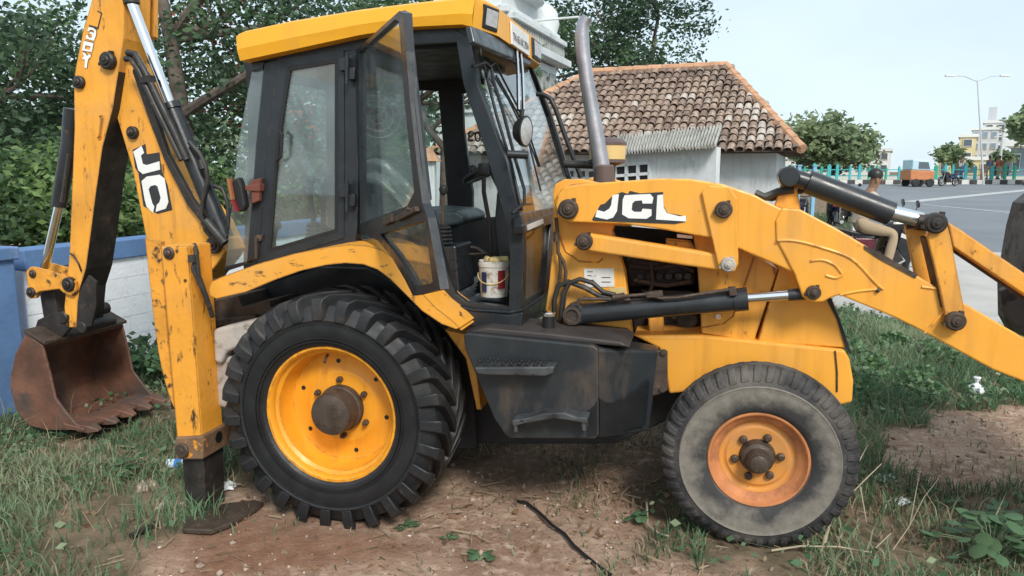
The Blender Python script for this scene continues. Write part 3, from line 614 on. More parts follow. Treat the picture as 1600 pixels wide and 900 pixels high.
mb = MB(); mb.slab([(398, 368), (410, 366), (408, 376), (397, 378)], CB - .02, .03); mb.tube([U(400, 372, CB - .03), U(400, 404, CB - .02)], .008, 8); mb.build('window_catch', M['steel_dirty'], sw)
# wires holding the tail lamp
mb = MB(); mb.slab([(391, 282), (407, 278), (404, 314), (393, 318)], CB - .04, .03); mb.slab([(380, 290), (406, 287), (405, 299), (380, 298)], CB - .05, .06); lb = mb.build('rusty_lamp_bracket', mat('rusty_red_bracket', (.16, .05, .035), .7, var=.3, bump=.2), BH, bevel=.004)
mb = MB(); mb.slab([(359, 284), (372, 276), (378, 292), (383, 322), (379, 330), (370, 332)], CB - .08, .05); tl = mb.build('tail_lamp', M['rubber_seal'], BH, bevel=.012)
mb = MB(); mb.slab([(354, 280), (358, 279), (364, 311), (360, 312)], CB - .10, .03); mb.build('reflector', M['orange_lens'], tl)
mb = MB(); mb.slab([(360, 313), (364, 312), (371, 330), (367, 331)], CB - .10, .03); mb.build('reflector', M['red_lens'], tl)
# hinges
for (x0, y0) in ((528, 88), (528, 286)):
    mb = MB(); mb.slab([(x0 + 1, y0 + 2), (x0 + 16, y0 + 1), (x0 + 16, y0 + 22), (x0 + 1, y0 + 23)], CB - .03, .03); mb.slab([(x0 + 12, y0 + 18), (x0 + 26, y0 + 17), (x0 + 26, y0 + 36), (x0 + 12, y0 + 37)], CB - .04, .03)
    mb.tube([U(x0 + 14, y0 - 4, CB - .045), U(x0 + 14, y0 + 44, CB - .045)], .011, 8); mb.build('door_hinge', M['cab_black'], BH, bevel=.004)
# ---- open door
H0 = U(556, 80, CB - .03); DA = R(53); DN = Vector((math.sin(DA), math.cos(DA), 0))
def DL(pts, push=0): return [PL(x, y, H0 + DN * push, DN) for x, y in pts]
fr_o = [(556, 78), (624, 17), (631, 20), (634, 80), (641, 160), (652, 260), (660, 318), (557, 365)]
fr_i = [(561, 82), (617, 32), (623, 34), (627, 84), (632, 160), (641, 240), (647, 300), (640, 318), (620, 332), (563, 349)]
fr_i = [(561, 82), (617, 30), (623, 33), (627, 84), (632, 160), (647, 300), (636, 322), (563, 349)]
mb = MB(); P, Q = DL(fr_o), DL(fr_i); dv = DN * .035
for k in range(8):
    j = (k + 1) % 8
    mb.add([P[k], P[j], Q[j], Q[k]], [[3, 2, 1, 0]]); mb.add([p + dv for p in (P[k], P[j], Q[j], Q[k])], [[0, 1, 2, 3]])
    mb.add([Q[k], Q[j], Q[j] + dv, Q[k] + dv], [[3, 2, 1, 0]]); mb.add([P[k], P[j], P[j] + dv, P[k] + dv], [[0, 1, 2, 3]])
lo_o = [(557, 365), (660, 318), (668, 340), (688, 452), (645, 462), (632, 436), (612, 402), (590, 376), (573, 368)]
lo_i = [(594, 366), (660, 345), (664, 348), (676, 440), (672, 443), (649, 447), (636, 424), (618, 396), (600, 374)]
P, Q = DL(lo_o), DL(lo_i)
for k in range(9):
    j = (k + 1) % 9
    mb.add([P[k], P[j], Q[j], Q[k]], [[3, 2, 1, 0]]); mb.add([p + dv for p in (P[k], P[j], Q[j], Q[k])], [[0, 1, 2, 3]])
    mb.add([Q[k], Q[j], Q[j] + dv, Q[k] + dv], [[3, 2, 1, 0]]); mb.add([P[k], P[j], P[j] + dv, P[k] + dv], [[0, 1, 2, 3]])
door = mb.build('cab_door', M['cab_black'], BH)
mb = MB(); mb.tube([p + DN * .03 for p in DL([(620, 20), (629, 60), (634, 110), (641, 170), (650, 250), (657, 312)])], .017, 8); mb.build('door_edge_tube', M['cab_black'], door)
mb = MB(); mb.prism([p + DN * .016 for p in DL(fr_i)], DN * .005); mb.build('pane', M['glass'], door)
mb = MB(); mb.prism([p + DN * .016 for p in DL(lo_i)], DN * .005); mb.build('lower_pane', M['glass_dusty'], door)
mb = MB(); mb.prism(DL([(622, 338), (655, 322), (657, 330), (625, 346)]), DN * -.02); mb.prism(DL([(604, 340), (617, 334), (617, 347), (605, 352)]), DN * -.02); c = DL([(645, 326)])[0]
mb.tube([c - DN * .025, c - DN * .03 + Vector((.05, 0, -.01))], .008, 8); mb.build('door_latch', M['steel_dirty'], door, bevel=.004)
# small cab fan with red blades hanging behind the open door
fc_ = U(592, 182, .75); fn_ = Vector((.25, -.95, .1)).normalized(); fu = fn_.cross(Vector((0, 0, 1))).normalized(); fv = fu.cross(fn_)
mb = MB()
for rr in (.125, .09, .05): mb.tube([fc_ + (fu * math.cos(t) + fv * math.sin(t)) * rr + fn_ * (.03 if rr < .1 else 0) for t in [2 * math.pi * i / 32 for i in range(33)]], .004, 6, False)
for k in range(8): t = math.pi * k / 4; mb.tube([fc_ + fn_ * .03, fc_ + (fu * math.cos(t) + fv * math.sin(t)) * .125], .0025, 4)
fan = mb.build('cab_fan', M['white_plate'], BH)
for k in range(3):
    t = 2.1 * k + .5; p = fu * math.cos(t) + fv * math.sin(t); q = fv * math.cos(t) - fu * math.sin(t)
    mb = MB(); mb.prism([fc_ + p * .015, fc_ + p * .09 - q * .03, fc_ + p * .10 + q * .02 + fn_ * .01, fc_ + p * .03 + q * .03], fn_ * -.006); mb.build('fan_blade', M['red_lens'], fan)
mb = MB(); mb.cyl(fc_ - fn_ * .09, fc_ + fn_ * .01, .035, 14); mb.tube([fc_ - fn_ * .06, fc_ - fn_ * .06 + Vector((0, .05, .25)), fc_ + Vector((0, .1, .42))], .012, 8); mb.build('fan_motor', M['rubber_seal'], fan)
# ---- windscreen
mb = MB(); P = WL([(742, 66), (824, 96), (886, 282), (876, 322), (812, 336)]); mb.prism(P, WN * -.006); ws = mb.build('windscreen', M['glass_clear'], BH)
mb = MB()
def wbar(a, b, w): 
    p, q = PL(*a, W0, WN), PL(*b, W0, WN); mb.bar(p - WN * .01, q - WN * .01, w, .05, WN)
for a_, b_, w_ in (((822, 88), (860, 180), .05), ((860, 181), (892, 286), .05), ((735, 58), (821, 88), .05), ((812, 345), (876, 330), .07)):
    mb = MB(); wbar(a_, b_, w_); mb.build('windscreen_frame', M['cab_black'], ws, bevel=.006)
mb = MB(); mb.tube([p + WN * .012 for p in WL([(744, 64), (792, 82), (822, 93), (830, 108), (856, 180), (884, 275)])], .007, 8); mb.tube([p + WN * .012 for p in WL([(744, 64), (752, 100), (772, 180), (795, 255), (812, 330)])], .008, 8); mb.build('rubber_seal', M['rubber_seal'], ws)
mb = MB(); mb.tube([p + WN * o_ for p, o_ in zip(WL([(738, 104), (747, 102), (753, 112), (757, 132), (772, 180), (790, 250), (805, 300), (808, 320), (800, 334)]), [.0, .04, .05, .05, .05, .05, .05, .04, .0])], .009, 8); mb.build('windscreen_grab_rail', M['rubber_seal'], ws)
mb = MB(); mb.tube([p + WN * .03 for p in WL([(752, 118), (758, 106), (766, 101), (776, 122), (812, 190), (836, 262)])], .006, 8); mb.tube([p + WN * .022 for p in WL([(764, 118), (790, 160), (822, 225), (836, 262)])], .005, 8); mb.build('wiper', M['rubber_seal'], ws)
mb = MB(); mb.tube([p + WN * .02 for p in WL([(770, 120), (800, 172), (815, 200), (840, 300)])], .006, 6); mb.build('wiper_blade', M['rubber_seal'], ws)
for (a, b) in (((806, 62), (810, 172)), ((812, 70), (818, 172))):
    mb = MB(); mb.tube([PL(*a, W0 + WN * .10, WN), PL((a[0] + b[0]) / 2 + 1, 110, W0 + WN * .12, WN), PL(*b, W0 + WN * .10, WN)], .009, 8); mb.build('mirror_stem', M['chrome'], BH)
c = PL(819, 205, W0 + WN * .10, WN); mb = MB(); mb.lathe([(.001, -.05), (.05, -.045), (.078, -.01), (.082, .012), (.074, .016)], c, (.96, -.22, -.05), 24); wl_ = mb.build('work_lamp', M['rubber_seal'], BH)
mb = MB(); mb.lathe([(.076, .012), (.05, .02), (.001, .023)], c, (.96, -.22, -.05), 24); mb.build('lamp_lens', M['lamp_glass'], wl_)
mb = MB(); mb.tube([PL(816, 172, W0 + WN * .1, WN), PL(814, 205, W0 + WN * .08, WN), PL(814, 226, W0 + WN * .06, WN)], .012, 8); mb.build('lamp_stalk', M['rubber_seal'], wl_)
mb = MB(); c = U(793, 241, CB - .06); mb.tube([c, c + Vector((.10, .02, -.004))], .020, 12); mb.build('mirror_arm_socket', M['cab_black'], BH)
mb = MB(); mb.tube(UL([(838, 147), (850, 148), (860, 154), (868, 170), (882, 210), (908, 278)], 1.55), .016, 10); mb.build('grab_bar', M['rubber_seal'], BH)
for (pts, m_) in (([(780, 78), (784, 76), (786, 100), (783, 108)], 'black_decal'), ([(784, 84), (789, 83), (790, 106), (786, 106)], 'red_lens'), ([(786, 78), (791, 80), (789, 92)], 'black_decal'), ([(784, 190), (792, 186), (797, 192), (786, 195)], 'red_lens')):
    mb = MB(); mb.prism([PL(x, y, W0 - WN * .05, WN) for x, y in pts], WN * -.01); mb.build('hanging_ribbon', M[m_], BH)
mb = MB(); mb.prism([PL(x, y, W0 + WN * .10, WN) for x, y in [(736, 40), (752, 46), (832, 86), (829, 101), (800, 90), (742, 66)]], WN * -.03); mb.build('windscreen_header', M['cab_black'], BH, bevel=.006)
# ---- front of the cab below the windscreen
LA = W1.x; LN = Vector((1, 0, 0))
def AL(pts, a=None): return [PL(x, y, (LA if a is None else a, 0, 0), LN) for x, y in pts]
mb = MB(); mb.prism(AL([(817, 352), (872, 328), (872, 346), (818, 366)], LA + .02), (-.05, 0, 0)); mb.prism(AL([(817, 470), (868, 440), (868, 480), (812, 519)], LA - .01), (-.06, 0, 0))
mb.prism(AL([(862, 340), (900, 330), (900, 470), (850, 462)], LA), (-.05, 0, 0)); mb.build('nose_panel', M['cab_black'], BH, bevel=.006)
mb = MB(); mb.prism(AL([(824, 352), (849, 342), (850, 349), (825, 360)], LA + .026), (-.005, 0, 0)); mb.build('nose_label', M['white_plate'], BH)
mb = MB(); mb.prism(AL([(818, 366), (864, 346), (852, 452), (816, 472)], LA - .02), (-.006, 0, 0)); mb.build('lower_front_window', M['glass_dusty'], BH)
mb = MB(); mb.prism(AL([(800, 366), (870, 340), (858, 470), (800, 480)], LA - .22), (-.02, 0, 0)); mb.build('footwell_panel', M['dusty_mesh'], BH)
# ---- far side and back of the cab, roof lining
mb = MB()
mb.slab([(380, 60), (800, 60), (812, 150), (770, 136), (740, 128), (725, 146), (684, 142), (650, 140), (515, 142), (440, 128), (385, 138)], CF, .04)
mb.slab([(508, 140), (545, 140), (545, 390), (512, 390)], CF + .001, .05); mb.slab([(684, 138), (722, 138), (724, 200), (738, 300), (738, 360), (702, 360), (694, 250)], CF + .001, .05)
mb.slab([(385, 138), (440, 128), (424, 250), (414, 390), (380, 392), (388, 250)], CF + .001, .05)
mb.slab([(380, 386), (600, 380), (702, 352), (738, 338), (762, 340), (800, 336), (812, 350), (800, 470), (500, 470), (380, 440)], CF + .002, .05)
mb.build('far_side_frame', M['cab_dark'], BH, bevel=.006)
pane('far_window', [(560, 138), (688, 138), (704, 356), (560, 384)], CF + .01, m='glass_clear'); pane('far_window', [(722, 128), (812, 150), (820, 340), (738, 340)], CF + .01, m='glass_clear'); pane('far_window', [(440, 130), (512, 140), (514, 390), (414, 390)], CF + .01, m='glass_clear')
# figures seen from behind on the far front window
mb = MB(); p = U(731, 221, CF - .002); q = U(760, 222, CF - .002); text_mesh(mb, '903', p, (q - p).normalized(), (0, 0, 1), .105, .012, True, lift=.0); mb.build('window_numerals', M['black_decal'], BH)
mb = MB()
for y in (152, 162): mb.slab([(720, y), (770, y - 2), (770, y - 1), (720, y + 1)], CF - .003, .002)
mb.build('window_lines', M['black_decal'], BH)
# lining under the roof and back wall low
zt = U(600, 62, CB).z
mb = MB(); a0, a1 = U(392, 90, CB).x, U(735, 58, CB).x
mb.box(((a0 + a1) / 2, (CB + CF) / 2, zt - .02), (a1 - a0, CF - CB - .14, .05)); mb.build('roof_lining', M['cab_dark'], BH)
# ---- roof
RB_ = .20
NEAR = [(369, 57), (376, 53), (450, 37), (560, 19), (640, 9), (740, 0), (757, -4), (778, 6), (752, 46), (735, 40), (640, 42), (560, 56), (450, 80), (376, 94)]
mb = MB()
top = [(369, 57), (376, 52), (450, 36), (560, 18), (640, 8), (724, -1), (742, -3)]; bot = [(375, 95), (380, 94), (450, 79), (560, 55), (640, 42), (722, 38), (738, 42)]
T3, B3 = UL(top, RB_), UL(bot, RB_); wd = Vector((0, 1.56, 0)); k = len(top)
mid = [t * .42 + b * .58 - Vector((0, .012, 0)) for t, b in zip(T3, B3)]
T3i = [t + Vector((0, .05, .02)) for t in T3]
for i in range(k - 1):
    mb.add([T3[i], T3[i + 1], mid[i + 1], mid[i]], [[0, 3, 2, 1]]); mb.add([mid[i], mid[i + 1], B3[i + 1], B3[i]], [[0, 3, 2, 1]])
    mb.add([T3[i], T3[i + 1], T3i[i + 1], T3i[i]], [[0, 1, 2, 3]]); mb.add([T3i[i], T3i[i + 1], T3i[i + 1] + wd * .95, T3i[i] + wd * .95], [[0, 1, 2, 3]])
    mb.add([B3[i], B3[i + 1], B3[i + 1] + wd, B3[i] + wd], [[3, 2, 1, 0]])
mb.add([T3[0], mid[0], B3[0], B3[0] + wd, T3[0] + wd], [[0, 1, 2, 3, 4]])
# front fascia: a chamfer then a sloping face across the cab
FA = B3[-1].x; fz0, fz1 = B3[-1].z, T3[-1].z
ftop, fbot = T3[-1], B3[-1]
c_t = ftop + Vector((.055, .22, -.0)); c_b = fbot + Vector((.075, .22, -.01)); far = Vector((0, 1.06, 0))
mb.add([ftop, c_t, c_b, fbot], [[0, 3, 2, 1]]); mb.add([c_t, c_t + far, c_b + far, c_b], [[0, 3, 2, 1]])
e_t, e_b = ftop + Vector((0, 1.50, 0)), fbot + Vector((0, 1.50, 0))
mb.add([c_t + far, e_t, e_b, c_b + far], [[0, 3, 2, 1]]); mb.add([ftop, T3i[-1], T3i[-1] + wd * .95, e_t, c_t + far, c_t], [[0, 5, 4, 3, 2, 1]]); mb.add([fbot, c_b, c_b + far, e_b], [[0, 1, 2, 3]])
roof = mb.build('cab_roof', M['yellow_roof'], BH, bevel=.010, sharp=30)
FN = (c_t - c_b).cross(Vector((0, 1, 0))).normalized()
if FN.x < 0: FN = -FN
FUp = (c_t - c_b).normalized()
def fq(b, s, w, h, lift):
    o = c_b.lerp(c_t, s) + Vector((0, b, 0)) + FN * lift; y = Vector((0, 1, 0))
    return [o - y * w / 2 - FUp * h / 2, o + y * w / 2 - FUp * h / 2, o + y * w / 2 + FUp * h / 2, o - y * w / 2 + FUp * h / 2]
cx_ = (c_b - fbot).normalized(); cu_ = (ftop - fbot).normalized(); cn_ = cx_.cross(cu_).normalized()
if cn_.y > 0: cn_ = -cn_
cm_ = (ftop + fbot + c_t + c_b) / 4
def cq(w, h, lift, dx=0.0): return [cm_ + cn_ * lift + cx_ * (sx * w / 2 + dx) + cu_ * (sy * h / 2) for sx, sy in ((-1, -1), (1, -1), (1, 1), (-1, 1))]
mb = MB(); mb.prism(cq(.135, .115, .012, .03), cn_ * -.05); hl = mb.build('headlight', M['rubber_seal'], roof, bevel=.008)
mb = MB(); mb.prism(cq(.10, .08, .018, .03), cn_ * -.005); mb.build('headlight_lens', M['lamp_glass'], roof, bevel=.002)
for b in (.93,):
    mb = MB(); mb.prism(fq(b, .50, .24, .125, .012), FN * -.05); hl = mb.build('headlight', M['rubber_seal'], roof, bevel=.01)
    mb = MB(); mb.prism(fq(b, .50, .185, .09, .018), FN * -.005); lens = mb.build('headlight_lens', M['lamp_glass'], roof, bevel=.002)
mb = MB(); mb.prism(fq(.47, .42, .44, .12, .012), FN * -.01); npl = mb.build('number_plate', M['white_plate'], roof, bevel=.002)
mb = MB(); o = c_b.lerp(c_t, .42) + Vector((0, .47, 0)) + FN * .014; text_mesh(mb, 'TN 65 AX 2934', o - Vector((0, .20, 0)) - FUp * .034, (0, 1, 0), FUp, .060, .018)
mb.build('plate_lettering', M['black_decal'], npl)
# ---- inside the cab
mb = MB(); mb.slab([(600, 330), (660, 326), (712, 330), (726, 338), (724, 350), (690, 356), (610, 372)], .78, .48); seat = mb.build('seat', M['seat_vinyl'], BH, bevel=.035, seg=4)
mb = MB(); mb.slab([(556, 262), (574, 244), (590, 242), (610, 262), (622, 300), (640, 370), (600, 392), (560, 392)], .80, .44); mb.build('backrest', M['seat_vinyl'], seat, bevel=.04, seg=4)
mb = MB(); mb.slab([(600, 372), (700, 352), (706, 470), (610, 470)], .86, .3); mb.build('seat_base', M['cab_dark'], seat)
# crumpled film over the backrest
random.seed(11); cols, rows = 9, 9; vs = []; fs = []
c0 = [(564, 258), (572, 250), (586, 246), (600, 250), (614, 260), (626, 272), (638, 284), (646, 296), (652, 306)]
for r in range(rows):
    for c in range(cols):
        x = c0[c][0] + r * 3.0 * (c / 8) - r * .3; y = c0[c][1] + r * (3 + 7.0 * (c / 8) ** .8)
        vs.append(U(x, min(y, 350), .70 + random.uniform(-.035, .035)))
fs = [[r * cols + c, r * cols + c + 1, (r + 1) * cols + c + 1, (r + 1) * cols + c] for r in range(rows - 1) for c in range(cols - 1)]
mb = MB(); mb.add(vs, fs, True); film = mb.build('plastic_seat_cover', M['plastic_film'], None, origin=(0, 0, 0), sharp=False); film.location = MO; film.rotation_euler = (0, 0, -TH)
tag(film, 'crumpled clear plastic film draped over the seat back in the cab', 'plastic sheet')
def bellows(mb, p, q, r0, r1, n):
    prof = []; L = (Vector(q) - Vector(p)).length
    for k in range(n): 
        r = r0 + (r1 - r0) * k / n; prof += [(r, L * k / n), (r * .78, L * (k + .5) / n)]
    mb.lathe(prof + [(.001, L)], p, Vector(q) - Vector(p), 20)
mb = MB(); mb.slab([(680, 386), (712, 384), (718, 456), (690, 460)], .46, .3); con = mb.build('side_console', M['cab_black'], BH, bevel=.012)
mb = MB(); c = U(709, 414, .459); mb.lathe([(.032, -.002), (.03, .006), (.001, .006)], c, YB, 20); mb.build('console_hole', M['rubber_seal'], con)
mb = MB(); mb.slab([(718, 402), (730, 402), (731, 431), (719, 431)], .9, .1); mb.build('orange_box', M['orange_disc'], BH, bevel=.004)
mb = MB(); bellows(mb, U(692, 386, .52), U(692, 350, .52), .060, .045, 6); lv = mb.build('lever_boot', M['rubber_seal'], BH)
mb = MB(); mb.tube([U(692, 352, .52), U(692, 312, .52), U(693, 300, .52)], .010, 8); mb.build('lever', M['steel_dirty'], lv)
mb = MB(); mb.lathe([(.001, -.03), (.02, -.024), (.026, 0), (.02, .02), (.001, .026)], U(693, 296, .52), (0, 0, 1), 16); mb.build('lever_knob', M['rubber_seal'], lv)
mb = MB(); mb.tube([U(756, 262, .62), U(756, 300, .62), U(764, 345, .62), U(766, 375, .62), U(765, 408, .62)], .013, 8); gl_ = mb.build('gear_lever', M['steel_dark'], BH)
mb = MB(); mb.lathe([(.001, -.04), (.03, -.03), (.034, 0), (.026, .03), (.001, .036)], U(755, 264, .62), (0, 0, 1), 16); mb.build('lever_knob', M['rubber_seal'], gl_)
mb = MB(); bellows(mb, U(763, 456, .60), U(765, 412, .60), .085, .035, 7); mb.build('gear_boot', M['rubber_seal'], gl_)
# steering wheel and column, dashboard
sc = U(770, 262, .98); sax = Vector((.45, 0, -.9)).normalized(); su = Vector((0, 1, 0)); sw_ = sax.cross(su)
mb = MB(); mb.tube([sc + (su * math.cos(t) + sw_ * math.sin(t)) * .19 for t in [2 * math.pi * i / 32 for i in range(33)]], .017, 8, False)
for t in (.3, 2.4, 4.5): mb.tube([sc, sc + (su * math.cos(t) + sw_ * math.sin(t)) * .185], .012, 6)
stw = mb.build('steering_wheel', M['rubber_seal'], BH)
mb = MB(); mb.lathe([(.001, -.03), (.022, -.02), (.022, .01), (.001, .02)], sc + (su * math.cos(3.6) + sw_ * math.sin(3.6)) * .19 + Vector((0, 0, .035)), (0, 0, 1), 12); mb.build('wheel_knob', M['rubber_seal'], stw)
mb = MB(); mb.tube([sc, sc + sax * .6], .035, 10); mb.slab([(776, 300), (800, 290), (812, 352), (806, 450), (782, 455), (772, 350)], .75, .5); mb.build('dashboard', M['cab_dark'], BH, bevel=.02)
for (pa, pb, b) in (((490, 345), (486, 280), .55), ((505, 350), (512, 270), .6), ((428, 398), (432, 352), .5)):
    mb = MB(); bellows(mb, U(*pa, b) - Vector((0, 0, .12)), U(*pa, b), .06, .04, 5); lv = mb.build('lever_boot', M['cab_black'], BH)
    mb = MB(); mb.tube([U(*pa, b), U((pa[0] + pb[0]) / 2 - 3, (pa[1] + pb[1]) / 2, b), U(*pb, b)], .016, 8); mb.lathe([(.001, -.03), (.026, -.02), (.03, 0), (.022, .02), (.001, .026)], U(*pb, b), (0, 0, 1), 14); mb.build('lever', M['rubber_seal'], lv)
mb = MB(); mb.tube([U(720, 384, .75), U(745, 388, .75), U(775, 410, .75)], .012, 6); mb.tube([U(718, 398, .7), U(770, 396, .7)], .008, 6); mb.build('hand_lever', M['steel_dirty'], BH)
# ---- loader tower
TWR = [(864, 300), (867, 288), (882, 280), (908, 280), (935, 286), (960, 296), (1000, 352), (960, 352), (956, 362), (964, 388), (976, 424), (988, 531), (868, 521), (850, 500), (857, 450), (864, 380)]
mb = MB(); mb.slab(TWR, .52, .10); tw = mb.build('loader_tower', M['yellow'], BH, bevel=.006)
mb = MB(); mb.tube(UL([(872, 330), (869, 312), (878, 298), (895, 289), (930, 287)], .515), .008, 6); mb.tube(UL([(869, 344), (872, 362), (884, 392), (905, 408), (935, 410), (942, 404)], .518), .005, 6); mb.build('weld_bead', M['yellow_worn'], tw)
mb = MB(); mb.slab([(912, 420), (959, 419), (960, 448), (914, 449)], .516, .004); sp_ = mb.build('serial_plate', M['white_plate'], tw)
mb = MB()
for (x0, x1, y) in ((918, 926, 424), (918, 924, 430), (940, 954, 433), (918, 928, 437), (940, 954, 440)): mb.slab([(x0, y), (x1, y), (x1, y + 1.2), (x0, y + 1.2)], .514, .002)
mb.build('plate_print', M['brown_lid'], sp_)
mb = MB(); mb.slab([(952, 450), (977, 449), (978, 462), (952, 462)], .517, .003); mb.build('warning_label', M['cream'], tw)
ft2 = copy_tree(tw, BH); ft2.location = (0, 1.06, 0)
# engine in the open side
mb = MB(); mb.slab([(955, 352), (1110, 366), (1110, 525), (985, 525)], 1.12, .05); mb.build('engine_bay_back', M['cab_dark'], BH)
mb = MB(); mb.slab([(978, 405), (1085, 415), (1086, 446), (984, 448)], .86, .2); mb.slab([(1000, 452), (1085, 455), (1088, 522), (1010, 522)], .84, .24); mb.slab([(985, 470), (1008, 470), (1010, 522), (990, 522)], .8, .2); eng = mb.build('engine', M['engine'], BH, bevel=.012)
random.seed(4)
for k in range(6):
    mb = MB(); x = 1000 + 15 * k; mb.cyl(U(x, 432, .80), U(x, 432, .87), .022, 12); mb.build('injector', M['engine'], eng)
mb = MB(); mb.tube(UL([(982, 416), (1020, 420), (1060, 414), (1084, 424)], .80), .012, 8); mb.tube(UL([(990, 438), (1040, 446), (1080, 440)], .79), .014, 8); mb.tube(UL([(1060, 490), (1072, 480), (1086, 500)], .78), .016, 8); mb.tube(UL([(1016, 410), (1020, 440), (1012, 470)], .78), .012, 8); mb.build('engine_pipes', M['steel_dirty'], eng)
c = U(1074, 500, .76); mb = MB(); mb.cyl(c, c + Vector((0, .1, 0)), .06, 20); mb.cyl(U(1054, 490, .77), U(1054, 490, .84), .035, 14); mb.build('alternator', M['engine'], eng)
mb = MB(); mb.slab([(1012, 492), (1036, 491), (1037, 523), (1014, 523)], .66, .1); mb.build('filter_can', M['yellow_worn'], BH, bevel=.01)
mb = MB(); mb.slab([(1058, 366), (1082, 369), (1082, 373), (1058, 371)], .50, .02); mb.build('bonnet_label', M['white_plate'], BH)
# bonnet panels
mb = MB(); mb.slab([(1082, 362), (1110, 368), (1160, 390), (1216, 420), (1178, 534), (1096, 521), (1092, 452), (1088, 400)], .58, 1.0); mb.build('bonnet_panel', M['yellow_worn'], BH, bevel=.006)
mb = MB(); mb.slab([(1220, 412), (1300, 466), (1312, 498), (1325, 544), (1184, 535)], .575, 1.0); mb.build('bonnet_panel', M['yellow'], BH, bevel=.008)
mb = MB(); mb.slab([(962, 300), (1000, 292), (1080, 290), (1180, 320), (1216, 400), (1110, 366), (1000, 350), (962, 340)], .64, .9); mb.build('bonnet_top', M['yellow'], BH, bevel=.02)
mb = MB(); mb.slab([(1289, 462), (1297, 462), (1312, 498), (1328, 545), (1331, 556), (1322, 546), (1308, 500)], .565, 1.04); mb.build('grille_edge', M['rubber_seal'], BH)
mb = MB(); mb.tube(UL([(1178, 402), (1162, 450)], .575), .005, 6); mb.tube(UL([(1096, 512), (1130, 506), (1146, 494), (1150, 480)], .576), .004, 6); mb.build('panel_crease', M['yellow_worn'], BH)
mb = MB(); c = U(1122, 494, .572); mb.cyl(c - Vector((0, .012, 0)), c, .016, 12); mb.build('panel_bolt', M['chrome'], BH)
for (x, y, r) in ((1085, 376, .012),):
    mb = MB(); mb.slab([(1040, 374), (1080, 378), (1088, 392), (1040, 386)], .60, .1); mb.build('bonnet_bracket', M['yellow_scraped'], BH)
# chassis beam and front weight
mb = MB(); mb.slab([(988, 524), (1096, 524), (1320, 547), (1328, 562), (1334, 596), (1332, 629), (1308, 635), (1290, 612), (1200, 600), (1045, 616), (1036, 560), (1030, 545)], .55, 1.10); mb.build('chassis', M['yellow'], BH, bevel=.014, seg=3)
mb = MB(); mb.tube(UL([(1305, 548), (1308, 580), (1308, 612)], .545), .004, 6); mb.build('drip_line', M['steel_dirty'], BH)
mb = MB(); mb.slab([(728, 530), (1000, 540), (1060, 610), (1060, 650), (960, 694), (740, 694)], .78, .7); mb.build('underframe_and_shade_block', M['cab_dark'], BH, bevel=.01)  # belly carried low to block daylight and darken the space beneath
# ---- fuel tank with steps
TB = .12
mb = MB(); nf = UL([(724, 524), (728, 520), (926, 540), (935, 546), (936, 680), (930, 686), (798, 685), (788, 678), (772, 655), (726, 545)], TB)
mb.prism(nf, (0, .42, 0)); tank = mb.build('fuel_tank', M['tank'], BH, bevel=.016, seg=3)
p0, p1 = U(935, 544, TB), U(936, 688, TB); e0, e1 = U(1030, 548, .40), U(1014, 674, .40); ru_ = U(990, 540, .45)
mb = MB(); mb.add([p0 + Vector((.001, .004, -.006)), p1 + Vector((.001, .004, .008)), e1, e0, p0 + Vector((-.02, .30, .0)), p1 + Vector((-.02, .30, .0)), e1 + Vector((-.01, .12, 0)), e0 + Vector((-.01, .12, 0))],
    [[0, 1, 2, 3], [7, 6, 5, 4], [0, 3, 7, 4], [1, 5, 6, 2], [3, 2, 6, 7]]); mb.build('tank_front', M['tank'], tank, bevel=.014, seg=3)
tn_ = (e0 - p0).cross(p1 - p0).normalized()
if tn_.y > 0: tn_ = -tn_
mb = MB(); mb.prism([PL(x, y, p0 + tn_ * .004, tn_) for x, y in [(937, 622), (944, 628), (958, 630), (984, 622), (1000, 608), (1013, 592), (1015, 598), (1009, 664), (938, 682)]], tn_ * -.002); mb.build('tank_patch', M['black_decal'] if False else M['dark_patch'], tank)  # dark hard-edged patch over the lower tank front
mb = MB(); mb.slab([(904, 652), (918, 642), (928, 634), (933, 626), (933, 680), (918, 683), (916, 664)], TB - .003, .002); mb.build('tank_patch', M['dark_patch'], tank)  # the dark patch continued on the near side of the tank
mb = MB(); mb.slab([(1008, 546), (1043, 549), (1043, 611), (1028, 617), (1016, 620)], .395, .03); br = mb.build('tank_bracket', M['steel_dirty'], tank, bevel=.006)
for (x, y) in ((1037, 550), (1035, 608)):
    mb = MB(); c = U(x, y, .39); mb.cyl(c - Vector((0, .012, 0)), c, .018, 6); mb.build('bracket_bolt', M['steel_dirty'], tank)
mb = MB(); mb.slab([(724, 519), (926, 538), (985, 543), (970, 534), (868, 522), (760, 512)], .16, .34); mb.build('tank_top', M['tank_top'], tank, bevel=.01)
def step(pts, wav, name):
    mb = MB(); P = UL(pts, TB - .10); mb.prism([p for p in P], (0, .10, 0)); s = mb.build(name, M['step_grey'], tank, bevel=.008)
    mb = MB(); a, z = P[0].x, max(p.z for p in P); L = P[1].x - P[0].x
    for i in range(9):
        for j in range(2): mb.cyl((a + L * (i + .6) / 10, TB - .085 + .045 * j, z - .004), (a + L * (i + .6) / 10, TB - .085 + .045 * j, z + .008), .012, 8)
    mb.build('step_tread', M['rubber_seal'], tank)
step([(741, 574), (866, 573), (864, 584), (852, 588), (752, 586), (743, 583)], 0, 'step')
mb = MB(); vs = UL([(800, 657), (820, 654), (850, 646), (880, 645), (900, 652), (918, 653), (917, 662), (890, 657), (865, 654), (830, 660), (801, 666)], TB - .10); mb.prism(vs, (0, .10, 0)); mb.slab([(802, 660), (808, 660), (808, 676), (803, 676)], TB - .09, .1); mb.slab([(908, 660), (914, 660), (916, 674), (910, 674)], TB - .09, .1)
mb.build('bent_lower_step', M['step_grey'], tank, bevel=.005)
